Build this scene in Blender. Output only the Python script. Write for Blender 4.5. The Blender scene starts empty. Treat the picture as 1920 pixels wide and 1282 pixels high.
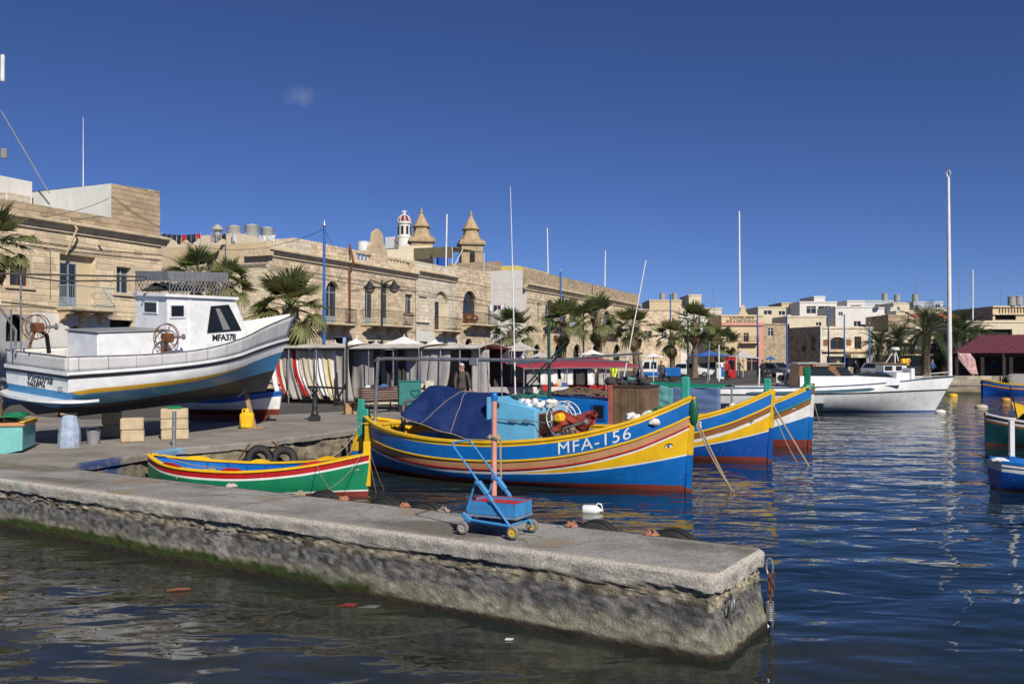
import bpy, bmesh, math, random
from mathutils import Vector, Matrix, noise
R = math.radians
rnd = random.Random(7)
scene = bpy.context.scene
COL = scene.collection

# ------------------------------------------------------------------ camera
CAM_Z = 2.85
FPX = 1700.0
PITCH = math.atan(27.0 / FPX)
cam_d = bpy.data.cameras.new('camera')
cam_d.sensor_width = 36.0
cam_d.lens = FPX / 1920 * 36
cam_d.clip_end = 3000
cam_d.clip_start = 0.1
cam = bpy.data.objects.new('camera', cam_d)
cam.location = (0, 0, CAM_Z)
cam.rotation_euler = (R(90) + PITCH, 0, 0)
COL.objects.link(cam)
scene.camera = cam

# ------------------------------------------------------------------ world
SUN_AZ = R(24)       # sun stands behind the camera, this far to its right
SUN_EL = R(37)
sun_from = Vector((math.sin(SUN_AZ) * math.cos(SUN_EL), -math.cos(SUN_AZ) * math.cos(SUN_EL), math.sin(SUN_EL)))
world = bpy.data.worlds.new('World')
scene.world = world
world.use_nodes = True
wn = world.node_tree.nodes
wl = world.node_tree.links
wn.clear()
w_out = wn.new('ShaderNodeOutputWorld')
w_bg = wn.new('ShaderNodeBackground')
w_sky = wn.new('ShaderNodeTexSky')
w_sky.sky_type = 'NISHITA'
w_sky.sun_disc = False
w_sky.sun_elevation = SUN_EL
w_sky.sun_rotation = math.atan2(sun_from.x, sun_from.y)
w_sky.altitude = 1500
w_sky.air_density = 0.7
w_sky.dust_density = 0.0
w_sky.ozone_density = 6.0
w_bg.inputs['Strength'].default_value = 0.06
# one faint wisp of cloud
w_tc = wn.new('ShaderNodeTexCoord'); w_d = wn.new('ShaderNodeVectorMath'); w_d.operation = 'SUBTRACT'
_a = Vector(((562 - 960) / FPX, 1.0, (668 - 178) / FPX)).normalized(); w_d.inputs[1].default_value = _a
w_m = wn.new('ShaderNodeMapping'); w_m.inputs['Scale'].default_value = (38, 38, 80)
w_l = wn.new('ShaderNodeVectorMath'); w_l.operation = 'LENGTH'; w_n = wn.new('ShaderNodeTexNoise'); w_n.inputs['Scale'].default_value = 90; w_n.inputs['Detail'].default_value = 6
w_s = wn.new('ShaderNodeMath'); w_s.operation = 'SUBTRACT'; w_r = wn.new('ShaderNodeMapRange'); w_r.inputs[1].default_value = -.35; w_r.inputs[2].default_value = .55; w_r.inputs[4].default_value = .16
w_x = wn.new('ShaderNodeMix'); w_x.data_type = 'RGBA'; w_x.inputs[7].default_value = (9, 9.5, 10.5, 1)
wl.new(w_tc.outputs['Generated'], w_d.inputs[0]); wl.new(w_d.outputs[0], w_m.inputs['Vector']); wl.new(w_m.outputs[0], w_l.inputs[0]); wl.new(w_tc.outputs['Generated'], w_n.inputs['Vector'])
wl.new(w_n.outputs['Fac'], w_s.inputs[0]); wl.new(w_l.outputs['Value'], w_s.inputs[1]); wl.new(w_s.outputs[0], w_r.inputs[0]); wl.new(w_r.outputs[0], w_x.inputs[0])
w_h = wn.new('ShaderNodeHueSaturation'); w_h.inputs['Saturation'].default_value = 1.0; w_h.inputs['Value'].default_value = 1.0; w_t = wn.new('ShaderNodeMix'); w_t.data_type = 'RGBA'; w_t.blend_type = 'MULTIPLY'; w_t.inputs[0].default_value = 1; w_t.inputs[7].default_value = (.90, .95, 1.26, 1)
wl.new(w_sky.outputs[0], w_h.inputs['Color']); wl.new(w_h.outputs[0], w_t.inputs[6]); wl.new(w_t.outputs[2], w_x.inputs[6])
wl.new(w_x.outputs[2], w_bg.inputs['Color'])
wl.new(w_bg.outputs[0], w_out.inputs['Surface'])

sun_d = bpy.data.lights.new('sun', 'SUN')
sun_d.energy = 5.0
sun_d.angle = R(0.53)
sun_d.color = (1.0, 0.93, 0.82)
sun = bpy.data.objects.new('sun', sun_d)
sun.rotation_euler = (-sun_from).to_track_quat('-Z', 'Y').to_euler()
sun.location = (0, 0, 60)
COL.objects.link(sun)

scene.view_settings.view_transform = 'Standard'
scene.view_settings.look = 'None'
scene.view_settings.exposure = 0.0
scene.view_settings.gamma = 1.0
scene.render.engine = 'CYCLES'
scene.cycles.max_bounces = 6
scene.cycles.diffuse_bounces = 3
scene.cycles.glossy_bounces = 3
scene.cycles.transmission_bounces = 3
scene.cycles.transparent_max_bounces = 6
scene.cycles.use_denoising = True
scene.cycles.caustics_reflective = False
scene.cycles.caustics_refractive = False

# ------------------------------------------------------------------ measuring
WATER, QUAY = 0.0, 0.80
cp, sp = math.cos(PITCH), math.sin(PITCH)
def ray(px, py):
    a = (px - 960) / FPX; b = (641 - py) / FPX
    return Vector((a, cp - b * sp, sp + b * cp))
def G(px, py, z=QUAY):                      # point of a sight line on a level plane
    d = ray(px, py); t = (z - CAM_Z) / d.z
    return Vector((d.x * t, d.y * t, z))
def D(px, py, Y):                           # point of a sight line at a distance
    d = ray(px, py); t = Y / d.y
    return Vector((d.x * t, Y, CAM_Z + d.z * t))

# ------------------------------------------------------------------ materials
MATS = {}
def _mixcol(nt, fac, a, b, mode='MIX'):
    n = nt.nodes.new('ShaderNodeMix'); n.data_type = 'RGBA'; n.blend_type = mode
    for sock, v in ((n.inputs[0], fac), (n.inputs[6], a), (n.inputs[7], b)):
        if isinstance(v, bpy.types.NodeSocket): nt.links.new(v, sock)
        elif isinstance(v, (int, float)): sock.default_value = v
        else: sock.default_value = (*v, 1) if len(v) == 3 else v
    return n.outputs[2]
def _noise(nt, scale, detail=4, rough=.55, vec=None, dist=0.0):
    n = nt.nodes.new('ShaderNodeTexNoise'); n.inputs['Scale'].default_value = scale
    n.inputs['Detail'].default_value = detail; n.inputs['Roughness'].default_value = rough
    n.inputs['Distortion'].default_value = dist
    if vec is not None: nt.links.new(vec, n.inputs['Vector'])
    return n.outputs['Fac']
def _ramp(nt, fac, p0, p1, c0=(0, 0, 0), c1=(1, 1, 1)):
    n = nt.nodes.new('ShaderNodeValToRGB'); e = n.color_ramp.elements
    e[0].position = p0; e[1].position = p1; e[0].color = (*c0, 1); e[1].color = (*c1, 1)
    nt.links.new(fac, n.inputs[0]); return n.outputs[0]
def _coords(nt, scale=(1, 1, 1), kind='Object', rot=(0, 0, 0)):
    tc = nt.nodes.new('ShaderNodeTexCoord'); mp = nt.nodes.new('ShaderNodeMapping')
    mp.inputs['Scale'].default_value = scale; mp.inputs['Rotation'].default_value = rot
    nt.links.new(tc.outputs[kind], mp.inputs['Vector']); return mp.outputs[0]
def _bump(nt, height, strength, dist=0.02, normal=None):
    n = nt.nodes.new('ShaderNodeBump'); n.inputs['Strength'].default_value = strength
    n.inputs['Distance'].default_value = dist; nt.links.new(height, n.inputs['Height'])
    if normal is not None: nt.links.new(normal, n.inputs['Normal'])
    return n.outputs[0]

def mat(name, col, rough=.6, var=.18, vscale=6.0, bump=.15, bscale=40.0, bdist=.01, metal=0.0, stain=None, stain_amt=.35,
        stain_scale=1.5, streak=0.0, spec=.5, scuff=0.0, coat=0.0, alpha=None, trans=0.0, chips=None, chip_amt=.5, attr=None, emit=0):
    """colour + grain + stains + vertical streaks + chipped spots + fine relief"""
    if name in MATS: return MATS[name]
    m = bpy.data.materials.new(name); m.use_nodes = True; MATS[name] = m
    nt = m.node_tree; bs = nt.nodes['Principled BSDF']
    oc = _coords(nt)
    c = col
    base = None
    if attr:
        a = nt.nodes.new('ShaderNodeVertexColor'); a.layer_name = attr; base = a.outputs[0]
    dark = tuple(x * (1 - var) for x in col); lite = tuple(min(1, x * (1 + var)) for x in col)
    f = _noise(nt, vscale, 5, .6, oc)
    fr = _ramp(nt, f, .3, .7)
    if base is not None:
        v = _ramp(nt, f, .3, .7, (1 - var,) * 3, (1 + var * .6,) * 3)
        o = _mixcol(nt, 1.0, base, v, 'MULTIPLY')
    else:
        o = _mixcol(nt, fr, dark, lite)
    if stain:
        sf = _ramp(nt, _noise(nt, stain_scale, 6, .65, oc, .4), .5, .72)
        sm = nt.nodes.new('ShaderNodeMath'); sm.operation = 'MULTIPLY'; sm.inputs[1].default_value = stain_amt
        nt.links.new(sf, sm.inputs[0]); o = _mixcol(nt, sm.outputs[0], o, stain)
    if streak:
        vc = _coords(nt, (3.5, 3.5, .25))
        sf = _ramp(nt, _noise(nt, 2.5, 5, .7, vc), .5, .8)
        sm = nt.nodes.new('ShaderNodeMath'); sm.operation = 'MULTIPLY'; sm.inputs[1].default_value = streak
        nt.links.new(sf, sm.inputs[0]); o = _mixcol(nt, sm.outputs[0], o, tuple(x * .35 for x in col))
    if chips:
        cf = _ramp(nt, _noise(nt, 14, 6, .75, oc, .3), .62, .66)
        cm = nt.nodes.new('ShaderNodeMath'); cm.operation = 'MULTIPLY'; cm.inputs[1].default_value = chip_amt
        nt.links.new(cf, cm.inputs[0]); o = _mixcol(nt, cm.outputs[0], o, chips)
    if scuff:
        sf = _ramp(nt, _noise(nt, 5, 8, .8, _coords(nt, (.6, .6, 5)), 1.2), .60, .68)
        sm = nt.nodes.new('ShaderNodeMath'); sm.operation = 'MULTIPLY'; sm.inputs[1].default_value = scuff
        nt.links.new(sf, sm.inputs[0]); o = _mixcol(nt, sm.outputs[0], o, tuple(min(1, x * .7 + .18) for x in col))
    nt.links.new(o, bs.inputs['Base Color'])
    rr = _ramp(nt, f, .2, .8, (max(.02, rough - .1),) * 3, (min(1, rough + .12),) * 3)
    nt.links.new(rr, bs.inputs['Roughness'])
    bs.inputs['Metallic'].default_value = metal
    bs.inputs['Specular IOR Level'].default_value = spec
    if coat: bs.inputs['Coat Weight'].default_value = coat; bs.inputs['Coat Roughness'].default_value = .12
    if trans: bs.inputs['Transmission Weight'].default_value = trans
    if alpha is not None: bs.inputs['Alpha'].default_value = alpha
    if emit: bs.inputs['Emission Strength'].default_value = emit
    if bump:
        nt.links.new(_bump(nt, _noise(nt, bscale, 6, .7, oc), bump, bdist), bs.inputs['Normal'])
    return m

def stone_mat(name, col, bw=.62, bh=.27, mortar=None, rot=(R(90), 0, 0), var=.22, stain=(.10, .085, .065), stain_amt=.45, depth=.012, streak=.35):
    """ashlar seen from too far to pick the blocks apart; local x along the wall, z up"""
    if name in MATS: return MATS[name]
    m = bpy.data.materials.new(name); m.use_nodes = True; MATS[name] = m
    nt = m.node_tree; bs = nt.nodes['Principled BSDF']
    tc = nt.nodes.new('ShaderNodeTexCoord')
    sx = nt.nodes.new('ShaderNodeSeparateXYZ'); nt.links.new(tc.outputs['Object'], sx.inputs[0])
    ad = nt.nodes.new('ShaderNodeMath'); ad.operation = 'ADD'
    nt.links.new(sx.outputs[0], ad.inputs[0]); nt.links.new(sx.outputs[1], ad.inputs[1])
    cb = nt.nodes.new('ShaderNodeCombineXYZ'); nt.links.new(ad.outputs[0], cb.inputs[0]); nt.links.new(sx.outputs[2], cb.inputs[1])
    br = nt.nodes.new('ShaderNodeTexBrick'); nt.links.new(cb.outputs[0], br.inputs['Vector'])
    br.inputs['Scale'].default_value = 1.0
    br.inputs['Brick Width'].default_value = bw; br.inputs['Row Height'].default_value = bh
    br.inputs['Mortar Size'].default_value = .012; br.inputs['Mortar Smooth'].default_value = .3
    br.inputs['Color1'].default_value = (*[x * (1 - var) for x in col], 1)
    br.inputs['Color2'].default_value = (*[min(1, x * (1 + var)) for x in col], 1)
    br.inputs['Mortar'].default_value = (*(mortar or [x * .62 for x in col]), 1)
    oc = _coords(nt)
    n1 = _noise(nt, 3.0, 6, .65, oc)
    o = _mixcol(nt, 1.0, br.outputs['Color'], _ramp(nt, n1, .25, .75, (.72,) * 3, (1.2,) * 3), 'MULTIPLY')
    sf = _ramp(nt, _noise(nt, .7, 6, .65, oc, .5), .5, .75)
    sm = nt.nodes.new('ShaderNodeMath'); sm.operation = 'MULTIPLY'; sm.inputs[1].default_value = stain_amt
    nt.links.new(sf, sm.inputs[0]); o = _mixcol(nt, sm.outputs[0], o, stain)
    if streak:
        vc = _coords(nt, (2.5, 2.5, .18))
        s2 = _ramp(nt, _noise(nt, 2.0, 5, .7, vc), .52, .8)
        s3 = nt.nodes.new('ShaderNodeMath'); s3.operation = 'MULTIPLY'; s3.inputs[1].default_value = streak
        nt.links.new(s2, s3.inputs[0]); o = _mixcol(nt, s3.outputs[0], o, tuple(x * .4 for x in col))
    nt.links.new(o, bs.inputs['Base Color']); bs.inputs['Roughness'].default_value = .92
    bs.inputs['Specular IOR Level'].default_value = .2
    iv = nt.nodes.new('ShaderNodeMath'); iv.operation = 'SUBTRACT'; iv.inputs[0].default_value = 1; nt.links.new(br.outputs['Fac'], iv.inputs[1])
    b1 = _bump(nt, iv.outputs[0], .8, depth)
    nt.links.new(_bump(nt, _noise(nt, 22, 6, .7, oc), .5, .02, b1), bs.inputs['Normal'])
    return m

# ------------------------------------------------------------------ mesh building
class MB:
    def __init__(s): s.v = []; s.f = []; s.m = []; s.mi = 0
    def add(s, vs, fs):
        o = len(s.v); s.v += [tuple(p) for p in vs]
        for f in fs: s.f.append(tuple(i + o for i in f)); s.m.append(s.mi)
        return s
    def mat(s, i): s.mi = i; return s
    def box(s, lo, hi, M=None):
        (a, b, c), (d, e, f) = lo, hi
        vs = [Vector(p) for p in ((a, b, c), (d, b, c), (d, e, c), (a, e, c), (a, b, f), (d, b, f), (d, e, f), (a, e, f))]
        if M: vs = [M @ p for p in vs]
        return s.add(vs, [(0, 3, 2, 1), (4, 5, 6, 7), (0, 1, 5, 4), (1, 2, 6, 5), (2, 3, 7, 6), (3, 0, 4, 7)])
    def cbox(s, lo, hi, ch=.01, M=None):        # box with chamfered edges
        lo = Vector(lo); hi = Vector(hi); c = (lo + hi) / 2; h = (hi - lo) / 2
        ch = min(ch, *[x * .49 for x in h]); vs = []; idx = {}
        for sx in (-1, 1):
            for sy in (-1, 1):
                for sz in (-1, 1):
                    for ax in range(3):
                        p = [sx * (h.x - ch), sy * (h.y - ch), sz * (h.z - ch)]
                        p[ax] = (sx * h.x, sy * h.y, sz * h.z)[ax]
                        idx[(sx, sy, sz, ax)] = len(vs); q = c + Vector(p); vs.append(M @ q if M else q)
        fs = []
        S = (-1, 1)
        for ax in range(3):
            b, d = [(1, 2), (2, 0), (0, 1)][ax]
            for sg in S:
                loop = []
                for (u, w) in ((-1, -1), (1, -1), (1, 1), (-1, 1)):
                    k = [0, 0, 0]; k[ax] = sg; k[b] = u; k[d] = w; loop.append(idx[(*k, ax)])
                fs.append(tuple(loop if sg > 0 else loop[::-1]))
                pass
            for u in S:
                for w in S:
                    q = []
                    for e, g in ((-1, b), (1, b), (1, d), (-1, d)):
                        k = [0, 0, 0]; k[ax] = e; k[b] = u; k[d] = w; q.append(idx[(*k, g)])
                    fs.append(tuple(q if u * w < 0 else q[::-1]))
        for sx in S:
            for sy in S:
                for sz in S:
                    t = [idx[(sx, sy, sz, a)] for a in range(3)]
                    fs.append(tuple(t if sx * sy * sz > 0 else t[::-1]))
        return s.add(vs, fs)
    def tube(s, path, r, n=8, caps=True, closed=False):
        path = [Vector(p) for p in path]; k = len(path)
        rs = r if isinstance(r, (list, tuple)) else [r] * k
        vs = []; prev = None
        for i, p in enumerate(path):
            if closed: t = path[(i + 1) % k] - path[i - 1]
            else: t = path[min(i + 1, k - 1)] - path[max(i - 1, 0)]
            if t.length < 1e-9: t = Vector((0, 0, 1))
            t.normalize()
            if prev is None:
                a = Vector((0, 0, 1)) if abs(t.z) < .9 else Vector((1, 0, 0)); u = t.cross(a).normalized()
            else:
                u = prev - t * prev.dot(t)
                u = u.normalized() if u.length > 1e-6 else t.orthogonal().normalized()
            prev = u; w = t.cross(u)
            for j in range(n):
                an = 2 * math.pi * j / n
                vs.append(p + (u * math.cos(an) + w * math.sin(an)) * rs[i])
        fs = []
        for i in range(k if closed else k - 1):
            for j in range(n):
                a = i * n + j; b = i * n + (j + 1) % n; i2 = ((i + 1) % k) * n
                fs.append((a, b, i2 + (j + 1) % n, i2 + j))
        if caps and not closed:
            fs.append(tuple(range(n))[::-1]); fs.append(tuple((k - 1) * n + j for j in range(n)))
        return s.add(vs, fs)
    def lathe(s, prof, n=20, M=None, cap=True):     # prof: (radius, z)
        vs = []; fs = []
        for r, z in prof:
            for j in range(n):
                a = 2 * math.pi * j / n; p = Vector((r * math.cos(a), r * math.sin(a), z)); vs.append(M @ p if M else p)
        for i in range(len(prof) - 1):
            for j in range(n):
                fs.append((i * n + j, i * n + (j + 1) % n, (i + 1) * n + (j + 1) % n, (i + 1) * n + j))
        if cap: fs.append(tuple(range(n))[::-1]); fs.append(tuple((len(prof) - 1) * n + j for j in range(n)))
        return s.add(vs, fs)
    def grid(s, fn, nu, nv, cu=False):             # fn(i,j) -> point
        vs = [fn(i, j) for i in range(nu + 1) for j in range(nv + 1)]; w = nv + 1
        fs = [(i * w + j, (i + 1) * w + j, (i + 1) * w + j + 1, i * w + j + 1) for i in range(nu) for j in range(nv)]
        return s.add(vs, fs)
    def prism(s, pts, lo, hi, axis=2, M=None):      # polygon extruded along an axis
        def P(p, h):
            q = [0, 0, 0]; o = [(1, 2), (0, 2), (0, 1)][axis]; q[o[0]] = p[0]; q[o[1]] = p[1]; q[axis] = h
            q = Vector(q); return M @ q if M else q
        k = len(pts); vs = [P(p, lo) for p in pts] + [P(p, hi) for p in pts]
        fs = [tuple(range(k))[::-1], tuple(range(k, 2 * k))] + [(i, (i + 1) % k, k + (i + 1) % k, k + i) for i in range(k)]
        return s.add(vs, fs)
    def ball(s, c, r, n=10, m=7, sq=(1, 1, 1), jit=0.0):
        c = Vector(c); vs = []
        for i in range(m + 1):
            th = math.pi * i / m
            for j in range(n):
                a = 2 * math.pi * j / n
                d = Vector((math.sin(th) * math.cos(a) * sq[0], math.sin(th) * math.sin(a) * sq[1], math.cos(th) * sq[2]))
                k = 1 + (jit * noise.noise(d * 2.3 + c * 3.1) if jit else 0)
                vs.append(c + d * r * k)
        fs = [(i * n + j, (i + 1) * n + j, (i + 1) * n + (j + 1) % n, i * n + (j + 1) % n) for i in range(m) for j in range(n)]
        return s.add(vs, fs)
    def mesh(s, name, mats, smooth=False, angle=None):
        me = bpy.data.meshes.new(name); me.from_pydata(s.v, [], s.f)
        for m in (mats if isinstance(mats, (list, tuple)) else [mats]): me.materials.append(m)
        if any(s.m): me.polygons.foreach_set('material_index', s.m)
        bm = bmesh.new(); bm.from_mesh(me)
        bmesh.ops.recalc_face_normals(bm, faces=bm.faces); bm.to_mesh(me); bm.free()
        if smooth:
            me.polygons.foreach_set('use_smooth', [True] * len(me.polygons))
            if angle: me.set_sharp_from_angle(angle=R(angle))
        me.update(); return me
    def build(s, name, mats, parent=None, smooth=False, angle=40, M=None):
        o = bpy.data.objects.new(name, s.mesh(name, mats, smooth, angle)); COL.objects.link(o)
        if parent is not None: o.parent = parent
        if M is not None: o.matrix_local = M
        return o

def tag(o, label=None, cat=None, group=None, kind=None):
    if label: o['label'] = label
    if cat: o['category'] = cat
    if group: o['group'] = group
    if kind: o['kind'] = kind
    return o
def thing(name, label, cat, loc=(0, 0, 0), rz=0.0, group=None, rot=None, scale=1.0):
    o = bpy.data.objects.new(name, None); COL.objects.link(o)
    o.empty_display_size = .2
    o.location = loc; o.rotation_euler = rot or (0, 0, rz); o.scale = (scale,) * 3
    return tag(o, label, cat, group)
def link_copy(src, name, parent, M):                # another piece that shares a mesh
    o = bpy.data.objects.new(name, src if isinstance(src, bpy.types.Mesh) else src.data); COL.objects.link(o)
    o.parent = parent; o.matrix_local = M; return o
def copy_tree(o, parent=None):
    c = o.copy(); COL.objects.link(c)
    if parent is not None: c.parent = parent; c.matrix_parent_inverse = o.matrix_parent_inverse.copy()
    for ch in list(o.children): copy_tree(ch, c)
    return c
def text_mesh(txt, size, ext=0.0, shear=0.0, spacing=1.0, align='CENTER', bold=0.0):
    cu = bpy.data.curves.new('lettering', 'FONT'); cu.body = txt; cu.size = size; cu.extrude = ext
    cu.shear = shear; cu.space_character = spacing; cu.align_x = align; cu.align_y = 'CENTER'; cu.offset = bold
    cu.resolution_u = 3
    t = bpy.data.objects.new('lettering', cu); COL.objects.link(t)
    dg = bpy.context.evaluated_depsgraph_get(); me = bpy.data.meshes.new_from_object(t.evaluated_get(dg))
    bpy.data.objects.remove(t); bpy.data.curves.remove(cu); return me
def lettering(txt, size, m, parent, M, ext=.004, **k):
    me = text_mesh(txt, size, ext, **k); me.materials.clear(); me.materials.append(m)
    o = bpy.data.objects.new('lettering', me); COL.objects.link(o); o.parent = parent; o.matrix_local = M; return o
def frame(origin, xdir, zdir=(0, 0, 1)):            # matrix from an origin, an x axis and an up
    x = Vector(xdir).normalized(); z = Vector(zdir); z = (z - x * z.dot(x)).normalized(); y = z.cross(x)
    m = Matrix((x, y, z)).transposed().to_4x4(); m.translation = Vector(origin); return m
def lerp(a, b, t): return a + (b - a) * t
def interp(x, pts):
    if x <= pts[0][0]: return pts[0][1]
    for (a, p), (b, q) in zip(pts, pts[1:]):
        if x <= b:
            t = (x - a) / (b - a); return p + (q - p) * t
    return pts[-1][1]
def sinterp(x, pts):                                 # smooth (cosine-free catmull) interpolation
    if x <= pts[0][0]: return pts[0][1]
    for i in range(len(pts) - 1):
        a, p = pts[i]; b, q = pts[i + 1]
        if x <= b:
            p0 = pts[i - 1] if i > 0 else (2 * a - b, 2 * p - q)
            p3 = pts[i + 2] if i + 2 < len(pts) else (2 * b - a, 2 * q - p)
            m1 = (q - p0[1]) / (b - p0[0]) * (b - a); m2 = (p3[1] - p) / (p3[0] - a) * (b - a)
            t = (x - a) / (b - a); t2 = t * t; t3 = t2 * t
            return (2 * t3 - 3 * t2 + 1) * p + (t3 - 2 * t2 + t) * m1 + (-2 * t3 + 3 * t2) * q + (t3 - t2) * m2
    return pts[-1][1]
def sag(a, b, drop, n=12):
    a = Vector(a); b = Vector(b)
    return [a.lerp(b, i / n) - Vector((0, 0, drop * 4 * (i / n) * (1 - i / n))) for i in range(n + 1)]
# ================================================================== SETTING
def ncol(p, s=1.0): return noise.noise(Vector(p) * s)
def fbm(p, s=1.0, o=4): return noise.fractal(Vector(p) * s, 1.0, 2.0, o)

# ---- water
def water_mat():
    m = bpy.data.materials.new('harbour_water'); m.use_nodes = True; nt = m.node_tree; bs = nt.nodes['Principled BSDF']
    geo = nt.nodes.new('ShaderNodeNewGeometry')
    def mapped(scale, rz=0.0):
        mp = nt.nodes.new('ShaderNodeMapping'); mp.inputs['Scale'].default_value = scale; mp.inputs['Rotation'].default_value = (0, 0, rz)
        nt.links.new(geo.outputs['Position'], mp.inputs['Vector']); return mp.outputs[0]
    # base colour: 'bed' mixes in brownish green near the pier, darker blue elsewhere
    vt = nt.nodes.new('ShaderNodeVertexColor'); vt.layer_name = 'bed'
    near_col = _mixcol(nt, _ramp(nt, _noise(nt, .9, 5, .6, mapped((1, 1, 1)), .6), .3, .7), (.016, .021, .017), (.042, .042, .030))
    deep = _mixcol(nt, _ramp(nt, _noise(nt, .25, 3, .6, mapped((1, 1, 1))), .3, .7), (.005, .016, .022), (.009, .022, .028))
    nt.links.new(_mixcol(nt, vt.outputs[0], deep, near_col), bs.inputs['Base Color'])
    bs.inputs['Roughness'].default_value = .025; bs.inputs['IOR'].default_value = 1.333
    n1 = _noise(nt, .5, 1, .4, mapped((.8, 1.5, 1), R(14)), .6)
    n2 = _noise(nt, 1.5, 1.2, .4, mapped((.75, 1.4, 1), R(-9)), .7)
    n3 = _noise(nt, 4.5, 1, .4, mapped((.7, 1.3, 1), R(6)), .4)
    b = _bump(nt, n1, 1.0, .09); b = _bump(nt, n2, 1.0, .030, b); b = _bump(nt, n3, 1.0, .0055, b)
    nt.links.new(b, bs.inputs['Normal'])
    return m
P0 = G(1345, 1078); P1 = G(0, 897)
PU = (P1 - P0).normalized(); PN = Vector((-PU.y, PU.x, 0))
if PN.y < 0: PN = -PN
PW = 1.46
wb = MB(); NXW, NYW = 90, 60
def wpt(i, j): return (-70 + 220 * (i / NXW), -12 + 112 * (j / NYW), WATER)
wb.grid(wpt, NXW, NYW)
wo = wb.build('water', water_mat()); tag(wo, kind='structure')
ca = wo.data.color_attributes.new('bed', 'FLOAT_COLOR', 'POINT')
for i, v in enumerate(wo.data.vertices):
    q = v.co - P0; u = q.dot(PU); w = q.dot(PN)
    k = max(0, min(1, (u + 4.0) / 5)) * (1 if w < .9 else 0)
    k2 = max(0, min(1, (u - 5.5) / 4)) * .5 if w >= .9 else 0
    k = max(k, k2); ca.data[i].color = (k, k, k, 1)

# ---- rough concrete swept along an edge
def sweep(name, path, spacing, rows, offset, colour, m, ztop, kind=None, nseed=0.0):
    """path: plan points, land on its left; rows: depths below the top; offset(s,d,p)->outward metres; colour(s,d,p)->rgb"""
    pts = []; s = 0.0
    for a, b in zip(path, path[1:]):
        a = Vector(a); b = Vector(b); L = (b - a).length; k = max(1, int(L / spacing(s)))
        for i in range(k): pts.append((a.lerp(b, i / k), s + L * i / k))
        s += L
    pts.append((Vector(path[-1]), s))
    nrm = []
    for i in range(len(pts)):
        t = pts[min(i + 2, len(pts) - 1)][0] - pts[max(i - 2, 0)][0]; t.normalize(); nrm.append(Vector((t.y, -t.x, 0)))
    b = MB(); cols = []
    W = len(rows)
    for i, (p, s) in enumerate(pts):
        for d in rows:
            q = Vector((p.x, p.y, ztop - d)); o = offset(s, d, q)
            b.v.append(tuple(q + nrm[i] * o)); cols.append(colour(s, d, q))
    for i in range(len(pts) - 1):
        for j in range(W - 1):
            b.f.append((i * W + j, (i + 1) * W + j, (i + 1) * W + j + 1, i * W + j + 1)); b.m.append(0)
    me = bpy.data.meshes.new(name); me.from_pydata(b.v, [], b.f); me.materials.append(m)
    c = me.color_attributes.new('Col', 'FLOAT_COLOR', 'POINT')
    c.data.foreach_set('color', [x for q in cols for x in (*q, 1)])
    me.polygons.foreach_set('use_smooth', [True] * len(me.polygons)); me.set_sharp_from_angle(angle=R(50)); me.update()
    o = bpy.data.objects.new(name, me); COL.objects.link(o)
    return o, pts, nrm
def mixc(a, b, t): t = max(0, min(1, t)); return tuple(x + (y - x) * t for x, y in zip(a, b))
M_CONC = mat('weathered_concrete', (1, 1, 1), .92, .42, 48, 1.0, 30, .022, attr='Col', spec=.2)
PLA = (.56, .52, .46); RUB = (.41, .355, .26); DRK = (.19, .185, .175); LOW = (.235, .225, .17); ALG = (.035, .052, .012); WET = (.040, .033, .024)
def lipd(s, q): return .19 + .032 * noise.noise(Vector((s * 1.3, 3.1, 0))) + .03 * noise.noise(Vector((s * 5.2, 0, 1.7))) + .02 * noise.noise(Vector((s * 21, 0, 4.)))
def pier_off(s, d, q):
    L = lipd(s, q); n = fbm(q, 9, 3)
    if d < .03: return .016 - (.03 - d) * 1.2 + .006 * n
    lo = .012 * fbm(q, 5, 3)
    broken = max(0, min(1, .5 + 2.2 * noise.noise(Vector((s * .45, 9.2, 0))) + .15))
    if d < L: return .02 + lo + .008 * fbm(q, 26, 3)
    if d < L + .022: return .02 - .048 * broken + lo
    k = min(1, (d - L) / .55)
    base = -.030 * broken + .10 * k * k
    v = noise.voronoi(Vector((q.x, q.y, q.z)) * 19)[0]
    st = max(0, 1 - abs(d - L - .09) / .13) * broken
    return base + st * (.06 * (v[1] - v[0]) * 1.5 - .018) + .010 * fbm(q, 8, 4) + .011 * fbm(q, 34, 3) + rnd.uniform(-.005, .005)
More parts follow.
